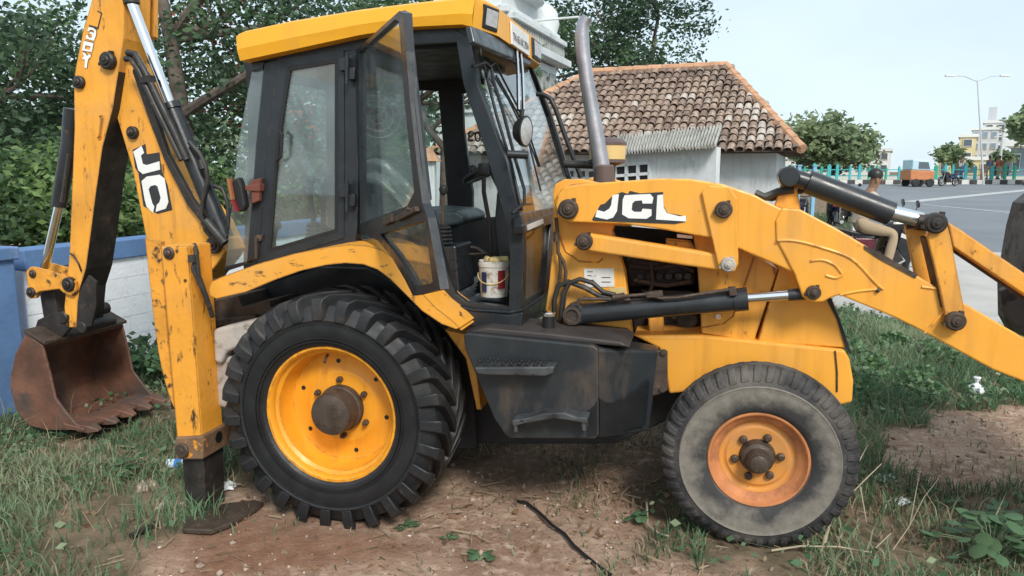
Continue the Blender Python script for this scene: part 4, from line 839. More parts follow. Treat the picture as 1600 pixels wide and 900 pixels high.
mb = MB(); c = U(857, 524, .30); mb.cyl(c, c + Vector((0, 0, .10)), .032, 16); fc = mb.build('filler_neck', M['rubber_seal'], tank)
mb = MB(); c = c + Vector((0, 0, .10)); mb.cyl(c, c + Vector((0, 0, .025)), .038, 18); mb.build('filler_cap', M['chrome'], fc)
# ---- loader arm, links, rams
AB = .40
A1 = [(868, 322), (871, 304), (882, 292), (905, 288), (960, 284), (1030, 279), (1080, 280), (1130, 288), (1180, 305), (1200, 316), (1245, 337), (1256, 400), (1244, 428), (1200, 408), (1160, 391), (1118, 372), (1100, 370), (1025, 357), (975, 350), (890, 347), (874, 341)]
mb = MB(); mb.slab(A1, AB, .10); arm = mb.build('loader_arm', M['yellow'], BH, bevel=.008)
A2 = [(1213, 374), (1212, 345), (1222, 325), (1250, 327), (1307, 357), (1375, 397), (1432, 430), (1600, 528), (1800, 646), (1800, 720), (1700, 652), (1600, 597), (1550, 577), (1450, 522), (1400, 497), (1312, 461), (1297, 466), (1286, 472), (1266, 473), (1254, 464), (1242, 430)]
mb = MB(); mb.slab(A2, AB - .012, .12); mb.build('arm_front_section', M['yellow'], arm, bevel=.008)
mb = MB()
for pts in ([(1214, 376), (1240, 376), (1275, 384), (1330, 404), (1366, 440), (1380, 452)], [(1266, 408), (1285, 406), (1304, 414), (1316, 428)], [(1290, 430), (1305, 434), (1316, 430)], [(1312, 461), (1340, 455), (1372, 452)], [(1445, 520), (1474, 488)], [(1440, 448), (1470, 452)]):
    mb.tube(UL(smooth(pts), AB - .012), .0075, 8)
mb.build('pressed_ridge', M['yellow'], arm)
mb = MB(); mb.prism([p + Vector((0, .0, .002)) for p in UL([(1350, 384), (1376, 396), (1434, 430), (1430, 436), (1372, 405), (1350, 390)], AB - .016)], (0, .13, 0)); mb.build('scuffed_edge', M['steel_dirty'], arm)
mb = MB(); mb.tube(UL([(1370, 452), (1374, 455)], AB - .02), .012, 8); mb.build('weld_stop', M['steel_dirty'], arm)
decal('decal_backing', [[(925, 343), (938, 320), (945, 318), (958, 305), (972, 300), (981, 303), (984, 298), (1000, 302), (1036, 300), (1037, 322), (1043, 333), (1062, 336), (1073, 339), (1070, 347), (1054, 350), (928, 345)]], AB - .003, 'black_decal', arm)
decal('decal_letter', [[(957, 305), (967, 303), (964, 330), (958, 340), (948, 343), (930, 339), (933, 328), (944, 331), (952, 326), (955, 320)]], AB - .006, 'white_decal', arm)
decal('decal_letter', [[(976, 305), (1016, 303), (1021, 309), (1019, 318), (1004, 318), (1003, 313), (992, 314), (988, 318), (987, 328), (991, 331), (1002, 331), (1004, 326), (1018, 327), (1018, 337), (1010, 342), (982, 341), (972, 335), (973, 312)]], AB - .006, 'white_decal', arm)
decal('decal_letter', [[(1027, 305), (1036, 304), (1037, 324), (1042, 333), (1062, 338), (1072, 337), (1072, 346), (1025, 343)]], AB - .006, 'white_decal', arm)
pin('arm_pin', 887, 327, AB - .035, .052, parent=arm); pin('arm_pin', 1272, 458, AB - .045, .034, parent=arm); pin('arm_pin', 1131, 328, AB - .055, .042, parent=arm)
LKV = [(1096, 300), (1108, 290), (1140, 292), (1152, 310), (1154, 412), (1148, 424), (1132, 426), (1122, 414), (1106, 345)]
mb = MB(); mb.slab(LKV, AB - .022, .018); lk = mb.build('upright_link', M['yellow'], BH, bevel=.006)
mb = MB(); mb.slab([(902, 380), (907, 369), (920, 365), (1126, 398), (1150, 406), (1150, 422), (1128, 424), (920, 393), (906, 390)], AB + .005, .08); lk2 = mb.build('levelling_link', M['yellow'], BH, bevel=.014, seg=3)
pin('link_pin', 912, 378, AB - .03, .044, parent=lk2); pin('link_pin', 1138, 414, AB - .06, .036, 'cast_grey', parent=lk2)
RA = AB + .04
mb = MB(); mb.tube([U(900, 491, RA), U(1166, 467, RA)], .055, 20); c = U(897, 492, RA - .05); mb.cyl(c, c + Vector((0, .10, 0)), .058, 22); lr = mb.build('lift_ram', M['black_paint'], BH)
mb = MB(); mb.tube([U(1146, 469, RA), U(1168, 467, RA)], .060, 20); mb.build('ram_gland', M['black_paint'], lr)
mb = MB(); mb.tube([U(1166, 466, RA), U(1232, 461, RA)], .024, 14); mb.build('lift_ram_rod', M['chrome'], lr)
mb = MB(); mb.tube([U(1231, 461, RA), U(1258, 459, RA)], .030, 14); mb.build('rod_end', M['black_paint'], lr)
mb = MB(); c = U(894, 493, RA - .05); mb.lathe([(.05, .0), (.05, -.012), (.034, -.014), (.028, -.004), (.001, -.004)], c, YB, 20); mb.build('ram_pivot', M['steel_dirty'], lr)
mb = MB(); mb.tube(UL([(902, 478), (904, 468), (915, 467), (985, 468)], RA - .05), .010, 8); mb.tube(UL([(972, 463), (1010, 460), (1034, 466), (1060, 465), (1142, 452)], RA - .06), .009, 8); mb.tube(UL([(958, 465), (976, 462)], RA - .06), .017, 8); mb.build('ram_pipes', M['steel_dirty'], lr)
for q_ in ([(1008, 458), (1034, 455), (1036, 464), (1010, 466)], [(1138, 450), (1150, 449), (1152, 462), (1140, 463)]):
    mb = MB(); mb.slab(q_, RA - .07, .05); mb.build('pipe_clip', M['steel_dirty'], lr, bevel=.004)
mb = MB()
mb.tube(UL([(866, 506), (866, 470), (872, 447), (888, 440), (915, 450), (938, 463), (962, 466)], .45), .014, 10); mb.tube(UL([(876, 500), (880, 460), (890, 442), (906, 436), (926, 442), (942, 456), (962, 461)], .44), .013, 10); mb.build('loader_hose', M['hose'], BH)
mb = MB(); mb.tube(UL([(869, 340), (871, 362), (872, 395), (880, 408), (884, 424), (882, 470), (876, 505)], .47), .010, 8); mb.tube(UL([(874, 395), (876, 420), (872, 450)], .47), .009, 8); mb.tube(UL([(869, 362), (869, 378)], .465), .014, 8); mb.build('tower_pipe', M['steel_dirty'], BH)
# tilt linkage at the front
mb = MB(); mb.slab([(1414, 352), (1444, 346), (1472, 452), (1434, 450)], AB + .11, .03); tl_ = mb.build('tilt_lever', M['yellow_worn'], BH, bevel=.005)
mb = MB(); mb.slab([(1449, 372), (1454, 352), (1466, 342), (1480, 350), (1486, 372), (1510, 498), (1502, 516), (1486, 516), (1478, 498), (1468, 450)], AB - .04, .024); mb.build('tilt_lever', M['yellow_worn'], BH, bevel=.006)
facing_pts = [(1449, 372), (1478, 498)]
mb = MB(); mb.slab([(1445, 372), (1449, 370), (1468, 450), (1476, 480), (1470, 480)], AB - .02, .08); mb.build('rusty_lever_edge', M['steel_dirty'], BH)
pin('tilt_pin', 1464, 349, AB - .075, .048, 'steel_dark'); pin('tilt_pin', 1495, 503, AB - .075, .044)
mb = MB(); mb.slab([(1480, 346), (1500, 358), (1620, 440), (1800, 560), (1800, 600), (1620, 474), (1489, 386), (1486, 372)], AB + .02, .07); mb.build('bucket_push_link', M['yellow_worn'], BH, bevel=.008)
mb = MB(); mb.slab([(1489, 384), (1620, 470), (1800, 594), (1800, 604), (1620, 482), (1486, 392)], AB + .09, .02); mb.build('rusty_link_flange', M['steel_dirty'], BH)
mb = MB(); mb.tube([U(1262, 284, AB + .06), U(1392, 334, AB + .06)], .058, 18); tr_ = mb.build('tilt_ram', M['black_paint'], BH)
mb = MB(); mb.tube([U(1232, 275, AB + .06), U(1266, 286, AB + .06)], .042, 14); c = U(1234, 276, AB + .0); mb.cyl(c, c + Vector((0, .12, 0)), .05, 18); mb.build('ram_eye', M['black_paint'], tr_)
mb = MB(); mb.slab([(1210, 322), (1224, 276), (1234, 270), (1244, 278), (1252, 336)], AB + .085, .02); mb.build('ram_anchor', M['yellow_worn'], tr_, bevel=.004)
mb = MB(); mb.tube([U(1388, 331, AB + .06), U(1440, 344, AB + .06)], .036, 16); mb.build('tilt_ram_rod', M['chrome'], tr_)
mb = MB(); mb.tube([U(1432, 346, AB + .05), U(1462, 350, AB + .05)], .04, 12); mb.slab([(1414, 342), (1440, 334), (1446, 352), (1418, 358)], AB + .09, .04); mb.build('rod_end', M['steel_dark'], tr_)
mb = MB(); mb.tube(UL([(1180, 302), (1195, 308), (1215, 300), (1240, 296)], AB + .08), .02, 8); mb.tube(UL([(1186, 306), (1206, 310), (1230, 302), (1262, 296)], AB + .12), .016, 8); mb.build('arm_hose', M['hose'], BH)
# front bucket: back sheet, floor and end plates, only its far end in the picture
FBK = [(1604, 300), (1584, 316), (1574, 352), (1566, 398), (1560, 440), (1561, 492), (1572, 512), (1600, 522), (1660, 530), (1760, 532)]
P = UL(FBK, 2.05); mb = MB(); n = len(P); inn = [p + Vector((.03, 0, .0)) for p in P]; inn[-3:] = [p + Vector((0, 0, .03)) for p in P[-3:]]
L = Vector((0, -2.05, 0))
for i in range(n - 1):
    mb.add([P[i], P[i + 1], P[i + 1] + L, P[i] + L], [[0, 1, 2, 3]]); mb.add([inn[i], inn[i + 1], inn[i + 1] + L, inn[i] + L], [[3, 2, 1, 0]])
mb.add([P[0], P[0] + L, inn[0] + L, inn[0]], [[0, 1, 2, 3]]); mb.add([P[-1], inn[-1], inn[-1] + L, P[-1] + L], [[0, 1, 2, 3]])
mb.prism(P, (0, .025, 0)); mb.prism([p + L for p in P], (0, -.025, 0)); fb_ = mb.build('loader_bucket', M['bucket_grey'], BH, bevel=.005)
mb = MB(); q = UL([(1558, 452), (1582, 440), (1620, 452), (1620, 520), (1580, 505), (1560, 480)], 1.5); mb.prism(q, (0, -.06, 0)); mb.build('bucket_ear', M['bucket_grey'], fb_, bevel=.006)
# exhaust, precleaner
EB = .86
mb = MB(); mb.tube([U(x, y, EB) for x, y in [(918, 27), (911, 38), (909, 54), (911, 85), (917, 128), (924, 168), (931, 208), (938, 248), (944, 290)]], [.032, .037, .040, .040, .040, .042, .044, .048, .052], 20); ex = mb.build('exhaust_pipe', M['exhaust'], BH)
mb = MB(); mb.lathe([(.058, -.02), (.058, .09), (.05, .1)], U(943, 285, EB), (0, 0, 1), 20); mb.build('exhaust_collar', M['brown_lid'], ex)
c = U(949, 246, 1.02); mb = MB(); mb.lathe([(.001, -.03), (.07, -.03), (.105, -.012), (.108, .07), (.1, .078)], c, (0, 0, 1), 28); pc = mb.build('precleaner_bowl', M['cream'], BH)
mb = MB(); mb.lathe([(.112, .07), (.112, .085), (.09, .105), (.04, .115), (.001, .116)], c, (0, 0, 1), 28); mb.lathe([(.112, -.015), (.112, -.03), (.05, -.05), (.045, -.3)], c, (0, 0, 1), 28); mb.build('precleaner_lid', M['brown_lid'], pc)
mb = MB(); mb.tube(UL([(882, 256), (905, 257), (930, 258)], 1.0), .024, 10); mb.build('intake_pipe', M['hose'], BH)
# ---- white paint pail standing in the foot well
pc_ = U(772, 462, .50); PB = empty('paint_pail', toW(pc_), 'used white paint pail with wire handle standing in the cab foot well', 'pail', rz=-TH)
pr = .083; ph_ = .198
mb = MB(); mb.lathe([(.001, 0), (pr * .88, 0), (pr * .9, .01), (pr, ph_ - .03), (pr * 1.05, ph_ - .03), (pr * 1.05, ph_ - .012), (pr, ph_ - .012), (pr, ph_), (pr * .95, ph_), (pr * .93, ph_ - .02), (.001, ph_ - .02)], (0, 0, 0), (0, 0, 1), 36); mb.build('pail_body', mat('stained_white_pail', (.62, .61, .58), .45, var=.1, dirt=(.22, .18, .14), dirt_at=.52, dirt_soft=.15, dscale=16, streak=((.3, .26, .22), .6)), PB)
mb = MB(); mb.tube([Vector((pr * 1.03 * math.cos(t), -pr * .9 * math.sin(t) * .9 - .015, .13 - .055 * math.sin(t))) for t in [math.pi * i / 14 for i in range(15)]], .003, 6); mb.build('wire_handle', M['cream'], PB)
def lab(name, a0, a1, z0, z1, m):
    mb = MB(); n = 6; vs = []
    for i in range(n + 1):
        a = R(a0 + (a1 - a0) * i / n); vs += [(pr * 1.0 * math.sin(a) * 1.0, -pr * 1.0 * math.cos(a), z0), (pr * 1.01 * math.sin(a), -pr * 1.01 * math.cos(a), z1)]
    mb.add(vs, [[2 * i, 2 * i + 2, 2 * i + 3, 2 * i + 1] for i in range(n)], True); mb.build(name, m, PB)
navy = mat('navy_print', (.02, .03, .09), .4); lab('printed_label', -38, -14, .03, .14, navy); lab('printed_label', 30, 62, .05, .15, M['red_lens'])
mb = MB(); random.seed(2)
for i in range(5): mb.box((random.uniform(-.05, .05), random.uniform(-.05, .05), ph_ + .0), (.05, .04, .03), Matrix.Rotation(random.uniform(0, 3), 3, 'Z') @ Matrix.Rotation(.5, 3, 'X'))
mb.build('rag', M['cream'], PB, bevel=.01)
# ================================================================ the place around it
def hg(X, Y): return np.clip((Y - 11) / 44, 0, 1.6) * 1.0
def pix(X, Y, Z):
    dz = Z - CAMH; zc = Y * cp - dz * sp; yc = Y * sp + dz * cp
    zc = np.where(zc < .05, .05, zc); return 800 + FPX * X / zc, 450 - FPX * yc / zc
def vnoise(X, Y, s, seed=0):
    r = np.random.default_rng(seed).random((64, 64)); x, y = X * s, Y * s
    xi, yi = np.floor(x).astype(int), np.floor(y).astype(int); fx, fy = x - xi, y - yi
    fx, fy = fx * fx * (3 - 2 * fx), fy * fy * (3 - 2 * fy)
    g = lambda i, j: r[i % 64, j % 64]
    return (g(xi, yi) * (1 - fx) + g(xi + 1, yi) * fx) * (1 - fy) + (g(xi, yi + 1) * (1 - fx) + g(xi + 1, yi + 1) * fx) * fy
# bare earth is described as ground polygons (corner points found once from the picture, used as places)
def poly(pts): return np.array([[G(x, y).x, G(x, y).y] for x, y in pts])
def inpoly(X, Y, P):
    c = np.zeros(X.shape, bool); n = len(P)
    for i in range(n):
        x0, y0 = P[i]; x1, y1 = P[(i + 1) % n]
        if y0 == y1: continue
        t = (Y - y0) / (y1 - y0); c ^= ((y0 > Y) != (y1 > Y)) & (X < x0 + t * (x1 - x0))
    return c
DIRT = [poly([(170, 1100), (185, 900), (215, 850), (270, 822), (330, 780), (420, 772), (520, 800), (700, 770), (860, 772), (1000, 790), (1010, 830), (1000, 870), (960, 900), (940, 1100)]),
        poly([(1372, 690), (1400, 665), (1480, 650), (1700, 640), (1760, 700), (1640, 770), (1540, 790), (1500, 770), (1440, 760), (1400, 740)]),
        poly([(740, 700), (1000, 690), (1010, 720), (1000, 790), (720, 780)]),
        poly([(980, 1000), (990, 880), (1100, 870), (1180, 890), (1190, 1000)])]
UNDER = poly([(700, 640), (1060, 640), (1040, 780), (1000, 800), (700, 790)])
ROADP = np.array([[4.6, 9.9], [5.9, 8.6], [8.5, 6.8], [16, 4], [90, 0], [90, 56], [22, 56], [17, 40], [12, 26], [7.9, 17], [5.4, 12.5]])
def dirtness(X, Y):
    j = (vnoise(X, Y, 3.1, 1) - .5) * .5 + (vnoise(X, Y, 9, 2) - .5) * .22
    k = (vnoise(X, Y, 3.3, 3) - .5) * .5 + (vnoise(X, Y, 8, 4) - .5) * .22
    d = np.zeros(X.shape)
    for P in DIRT: d = np.maximum(d, inpoly(X + j, Y + k, P) * 1.0)
    return d
# ---- ground sheet
def lines(a, b, lo, hi, st, far):
    fine = np.arange(lo, hi + 1e-6, st); L = []; x = lo; s = st
    while x > a: s *= 1.25; x -= s; L.append(max(x, a))
    Rr = []; x = hi; s = st
    while x < b: s *= 1.25; x += s; Rr.append(min(x, b))
    return np.array(sorted(set(L)) + list(fine) + Rr)
gx = lines(-400, 400, -5, 6, .05, 0); gy = lines(-40, 600, 1.6, 10.5, .05, 0)
GX, GY = np.meshgrid(gx, gy); hz = hg(GX, GY)
near = np.clip((12 - GY) / 3, 0, 1) * np.clip((7 - np.abs(GX)) / 2, 0, 1)
road_in = inpoly(GX, GY, ROADP)
GZ = hz + near * ((vnoise(GX, GY, 1.3, 5) - .5) * .03 + (vnoise(GX, GY, 5, 6) - .5) * .018 + (vnoise(GX, GY, 14, 8) - .5) * .012) - .004
V = np.stack([GX, GY, GZ], -1).reshape(-1, 3); nx, ny = len(gx), len(gy)
I = np.arange(nx * ny).reshape(ny, nx); F = np.stack([I[:-1, :-1], I[:-1, 1:], I[1:, 1:], I[1:, :-1]], -1).reshape(-1, 4)
gm = bpy.data.materials.new('earth'); gm.use_nodes = True; n, l = gm.node_tree.nodes, gm.node_tree.links; b = n['Principled BSDF']
b.inputs['Roughness'].default_value = .95; b.inputs['Specular IOR Level'].default_value = .15
at = n.new('ShaderNodeAttribute'); at.attribute_name = 'bare'; tcn = n.new('ShaderNodeTexCoord')
def gn(s, d=8, r=.6):
    x = n.new('ShaderNodeTexNoise'); x.inputs['Scale'].default_value = s; x.inputs['Detail'].default_value = d; x.inputs['Roughness'].default_value = r; l.new(tcn.outputs['Object'], x.inputs['Vector']); return x.outputs[0]
def gr(s, a, c, lo=0., hi=1.):
    x = n.new('ShaderNodeMapRange'); x.inputs[1].default_value = a; x.inputs[2].default_value = c; x.inputs[3].default_value = lo; x.inputs[4].default_value = hi; l.new(s, x.inputs[0]); return x.outputs[0]
def gmix(f, a, c):
    x = n.new('ShaderNodeMix'); x.data_type = 'RGBA'; l.new(f, x.inputs[0])
    for s_, v in ((6, a), (7, c)):
        if isinstance(v, tuple): x.inputs[s_].default_value = (*v, 1)
        else: l.new(v, x.inputs[s_])
    return x.outputs[2]
earth = gmix(gr(gn(1.6), .35, .65), (.25, .15, .105), (.43, .30, .22)); earth = gmix(gr(gn(14), .5, .68), earth, (.52, .39, .30)); earth = gmix(gr(gn(34), .58, .66), earth, (.17, .095, .06))
soil = gmix(gr(gn(5), .4, .65), (.14, .11, .072), (.26, .19, .13))
at2 = n.new('ShaderNodeAttribute'); at2.attribute_name = 'damp'
earth = gmix(at2.outputs['Fac'], earth, gmix(gr(gn(9), .4, .65), (.19, .095, .058), (.26, .145, .095)))
l.new(gmix(at.outputs['Fac'], soil, earth), b.inputs['Base Color'])
bp = n.new('ShaderNodeBump'); bp.inputs['Strength'].default_value = .7; bp.inputs['Distance'].default_value = .03; l.new(gn(26, 10, .7), bp.inputs['Height']); l.new(bp.outputs[0], b.inputs['Normal'])
ground = npmesh('ground', V, F, [gm], smooth=True); tag(ground, kind='structure')
bare = ground.data.attributes.new('bare', 'FLOAT', 'POINT')
dn = dirtness(GX, GY)
for _ in range(3):
    dn[1:-1, 1:-1] = (dn[1:-1, 1:-1] * 2 + dn[:-2, 1:-1] + dn[2:, 1:-1] + dn[1:-1, :-2] + dn[1:-1, 2:]) / 6
DAMP = poly([(210, 880), (300, 835), (420, 800), (560, 835), (690, 838), (640, 868), (480, 885), (330, 905), (220, 920)])
dq = inpoly(GX + (vnoise(GX, GY, 3, 41) - .5) * .5, GY + (vnoise(GX, GY, 3, 42) - .5) * .3, DAMP) * .85
for _ in range(4): dq[1:-1, 1:-1] = (dq[1:-1, 1:-1] * 2 + dq[:-2, 1:-1] + dq[2:, 1:-1] + dq[1:-1, :-2] + dq[1:-1, 2:]) / 6
ground.data.attributes.new('damp', 'FLOAT', 'POINT').data.foreach_set('value', dq.ravel().astype(np.float32))
bare = ground.data.attributes['bare']
bare.data.foreach_set('value', np.clip(dn, 0, 1).ravel().astype(np.float32))
# ---- road, roadside apron, kerb
def sheet(name, P, lift, m, kind='structure', step=1.5):
    P = np.array(P); bm = bmesh.new(); vs = [bm.verts.new((x, y, 0)) for x, y in P]; bm.faces.new(vs)
    for yy in (11, 14, 18, 24, 32, 42, 55):
        bmesh.ops.bisect_plane(bm, geom=bm.verts[:] + bm.edges[:] + bm.faces[:], plane_co=(0, yy, 0), plane_no=(0, 1, 0))
    bmesh.ops.triangulate(bm, faces=bm.faces[:])
    for v in bm.verts: v.co.z = hgt(v.co.x, v.co.y) + lift
    if sum(f.normal.z for f in bm.faces) < 0: bmesh.ops.reverse_faces(bm, faces=bm.faces[:])
    me = bpy.data.meshes.new(name); bm.to_mesh(me); bm.free(); me.materials.append(m); o = bpy.data.objects.new(name, me); COL.objects.link(o); return tag(o, kind=kind)
M['asphalt'] = mat('worn_grey_asphalt', (.17, .185, .205), .8, var=.14, vscale=.35, dirt=(.22, .21, .20), dirt_at=.55, dirt_soft=.2, dscale=.9, dstretch=(1, .3, 1), bump=.2, bscale=30)
M['apron'] = mat('dusty_concrete', (.42, .40, .38), .9, var=.12, vscale=1.2, dirt=(.25, .22, .19), dirt_at=.62, dirt_soft=.1, dscale=4, bump=.3, bscale=25)
M['line'] = mat('faded_road_paint', (.42, .43, .44), .8, var=.2, vscale=3)
sheet('road', ROADP, .012, M['asphalt'])
sheet('roadside_apron', [(4.3, 9.6), (5.6, 8.4), (8.0, 6.6), (15, 3.8), (40, 1.5), (40, 9), (20, 13), (12, 16.0), (8.4, 16.6), (6.2, 13.7), (5.1, 11.9)], .018, M['apron'])
a_, c_ = G(1420, 316), G(1600, 298); d_ = (c_ - a_).normalized(); w_ = Vector((-d_.y, d_.x, 0)) * .35
sheet('road_line', [(p.x, p.y) for p in (a_ - w_, c_ + d_ * 20 - w_, c_ + d_ * 20 + w_, a_ + w_)], .022, M['line'])
a_, c_ = G(1440, 320), G(1600, 335); d_ = (c_ - a_).normalized(); w_ = Vector((-d_.y, d_.x, 0)) * .12
sheet('road_line', [(p.x, p.y) for p in (a_ - w_, c_ - w_, c_ + w_, a_ + w_)], .022, M['line'])
# ---- boundary wall of painted blocks (white with a blue coping), receding from the left edge
M['white_block'] = mat('whitewashed_block', (.83, .85, .88), .85, var=.06, vscale=4, dirt=(.62, .68, .76), dirt_at=.62, dirt_soft=.15, dscale=5, bump=.3, bscale=25)
M['blue_paint'] = mat('blue_wall_paint', (.105, .20, .385), .75, var=.14, vscale=3, dirt=(.20, .28, .50), dirt_at=.58, dirt_soft=.15, dscale=5, bump=.2, bscale=18)
M['mortar'] = mat('grey_joint', (.70, .74, .80), .95, var=.1)
wa = Vector((-3.95, 5.92, 0)); wb = Vector((-2.10, 11.0, 0)); wd_ = (wb - wa).normalized(); wn_ = Vector((wd_.y, -wd_.x, 0)); WLn = (wb - wa).length
WH = 1.27; Mw = Matrix((( *wd_, ), ( *(-wn_), ), (0, 0, 1))).transposed()     # columns: along, into the wall, up
WALL = empty('boundary_wall', wa, 'low whitewashed block wall with blue coping behind the digger', 'wall')
def wallbox(mb, s0, s1, d0, d1, z0, z1): mb.box(wd_ * ((s0 + s1) / 2) - wn_ * ((d0 + d1) / 2) + Vector((0, 0, (z0 + z1) / 2)), (s1 - s0, d1 - d0, z1 - z0), Mw)
mb = MB(); wallbox(mb, 0, WLn, .012, .19, -.2, WH - .17); mb.build('wall_core', M['mortar'], WALL)
mb = MB(); wallbox(mb, 0, WLn, -.03, .24, WH - .17, WH); mb.build('coping', M['blue_paint'], WALL, bevel=.01)
ch, cl = .185, .40; shared = {}
for r in range(6):
    s = -.2 if r % 2 else 0.0; z0 = WH - .17 - (r + 1) * ch
    while s < WLn:
        s0, s1 = max(s, 0) + .0018, min(s + cl, WLn) - .0018
        if s1 - s0 > .05:
            key = round(s1 - s0, 3)
            if key not in shared:
                mb = MB(); mb.box((0, 0, 0), (s1 - s0, .05, ch - .0036), Mw); o = mb.build('block', M['white_block'], WALL, bevel=.0015, seg=1); shared[key] = o
            else: o = shared[key].copy(); COL.objects.link(o); o.parent = WALL
            o.location = wd_ * ((s0 + s1) / 2) - wn_ * (.025 + random.uniform(-.0015, .0015)) + Vector((0, 0, z0 + ch / 2))
        s += cl
PIL = empty('blue_pillar', wa + wd_ * -.2, 'blue painted wall pillar at the left edge beside the digger bucket', 'pillar')
mb = MB(); q = G(40, 640); mb.box((0, 0, .53), (.9, .42, 1.42), Mw); mb.build('pillar_shaft', M['blue_paint'], PIL, bevel=.012)
mb = MB(); mb.box((0, 0, 1.27), (.96, .48, .10), Mw); mb.build('pillar_cap', M['blue_paint'], PIL, bevel=.012)
PIL.location = wa + wd_ * -.62 + wn_ * -.06
# ---- grass
def blades(name, pts, H, lean, wid, mats, midx, kind='stuff'):
    n = len(pts); ang = rng.random(n) * 2 * np.pi; ca, sa = np.cos(ang), np.sin(ang); w = wid * (.6 + .8 * rng.random(n))
    la = rng.random(n) * 2 * np.pi; lm = lean * H * (.3 + rng.random(n)); lx, ly = np.cos(la) * lm, np.sin(la) * lm
    V = np.zeros((n, 5, 3)); px_, py_, pz = pts.T
    V[:, 0] = np.stack([px_ - ca * w, py_ - sa * w, pz - .02], 1); V[:, 1] = np.stack([px_ + ca * w, py_ + sa * w, pz - .02], 1)
    V[:, 2] = np.stack([px_ + ca * w * .7 + lx * .35, py_ + sa * w * .7 + ly * .35, pz + H * .55], 1); V[:, 3] = np.stack([px_ - ca * w * .7 + lx * .35, py_ - sa * w * .7 + ly * .35, pz + H * .55], 1)
    V[:, 4] = np.stack([px_ + lx, py_ + ly, pz + H * (1 - .25 * lm / np.maximum(H, .01))], 1)
    o = np.arange(n)[:, None] * 5
    F = np.concatenate([o + [0, 1, 2], o + [0, 2, 3], o + [3, 2, 4]], 1).reshape(-1, 3); return tag(npmesh(name, V.reshape(-1, 3), F, mats, np.repeat(midx, 3)), kind=kind)
def gz(X, Y): return hg(X, Y) + 0.0
BLX = U(126, 672, .70).x
print('bucket lip', U(126, 672, .70))
def greenness(X, Y, d):
    px, py = pix(X, Y, hg(X, Y)); g = np.where(d > .5, .05, 1.0)
    un = inpoly(X, Y, UNDER); g = np.where(un, .42, g)
    rf = (px > 960) & (py > 780) & (px < 1520); g = np.where(rf & (d < .5), .62, g)
    mid = (px > 1330) & (px < 1420) & (py > 640) & (py < 790); g = np.where(mid & (d < .5), .5, g)
    g = np.where(inpoly(X, Y, ROADP) | inpoly(X, Y, APR), 0, g)
    mx_, my_ = (X - MO.x) * MA.x + (Y - MO.y) * MA.y, (X - MO.x) * MBv.x + (Y - MO.y) * MBv.y
    g = np.where((mx_ > -2.4) & (mx_ < BLX + .05) & (my_ > .62) & (my_ < 1.52), 0, g)
    for a_, r_ in ((0, .36), (2.19, .24)): g = np.where((np.abs(mx_ - a_) < r_) & (my_ > -.02) & (my_ < .45), 0, g)
    return g * np.clip(-.55 + 1.5 * vnoise(X, Y, 2.6, 9) + 1.1 * vnoise(X, Y, .9, 19), .06, 1.15)
APR = np.array([(4.3, 9.6), (5.6, 8.4), (8.0, 6.6), (15, 3.8), (40, 1.5), (40, 9), (20, 13), (12, 16.0), (8.4, 16.6), (6.2, 13.7), (5.1, 11.9)])
def scatter(N, x0, x1, y0, y1, pw=1.0):
    Y = y0 + (y1 - y0) * rng.random(N) ** pw; X = x0 + (x1 - x0) * rng.random(N); px, py = pix(X, Y, hg(X, Y))
    k = (px > -140) & (px < 1760) & (py < 1010) & (Y > 1.8); return X[k], Y[k]
X, Y = scatter(900000, -6.5, 7.5, 2.2, 11.5, 1.5)
d = dirtness(X, Y); g = greenness(X, Y, d); k = rng.random(len(X)) < g * .50; X, Y, d = X[k], Y[k], d[k]
px, py = pix(X, Y, 0 * X)
wside = (X - wa.x) * wn_.x + (Y - wa.y) * wn_.y; k = (wside > .02) | (Y > 11); X, Y, d, px, py = X[k], Y[k], d[k], px[k], py[k]
H = np.full(len(X), .11); H = np.where((px < 420) & (py < 900), .13, H); H = np.where((px < 260) & (py < 700), .17, H); H = np.where((px > 1290) & (py < 650), .16, H); H = np.where((px > 940) & (py > 770), .075, H); H = np.where(d > .5, .05, H)
H = np.where((px < 300) & (py > 640) & (py < 735), .055, H)
H = H * (.45 + 1.0 * rng.random(len(X))) * (.55 + .9 * vnoise(X, Y, 1.7, 12))
pale = vnoise(X, Y, 1.1, 15) + .35 * (rng.random(len(X)) - .5)
mi = (pale > .58).astype(int); dry_p = np.where((px > 940) & (py > 760), .36, .20); dry_p = np.where(d > .5, .5, dry_p); un = inpoly(X, Y, UNDER); dry_p = np.where(un, .9, dry_p)
dryk = rng.random(len(X)) < dry_p * (.4 + 1.2 * vnoise(X, Y, 2.9, 17))
P3 = np.stack([X, Y, gz(X, Y)], 1)
blades('grass', P3[~dryk], H[~dryk], .75, .0042, [M['grass'], M['grass2']], mi[~dryk])
blades('dry_grass', P3[dryk], H[dryk] * .9, 1.3, .0036, [M['dry']], np.zeros(dryk.sum(), int))
Xt, Yt = scatter(26000, -6.5, 7.5, 2.4, 10.5, 1.4); dt_ = dirtness(Xt, Yt); gt_ = greenness(Xt, Yt, dt_); k = (rng.random(len(Xt)) < gt_ * .30 * (vnoise(Xt, Yt, 1.4, 31) > .5)) & (((Xt - wa.x) * wn_.x + (Yt - wa.y) * wn_.y) > .05); Xt, Yt = Xt[k], Yt[k]
blades('tall_grass_stalks', np.stack([Xt, Yt, gz(Xt, Yt)], 1), .16 + .20 * rng.random(len(Xt)), .9, .0035, [M['grass2'], M['dry']], (rng.random(len(Xt)) < .5).astype(int))
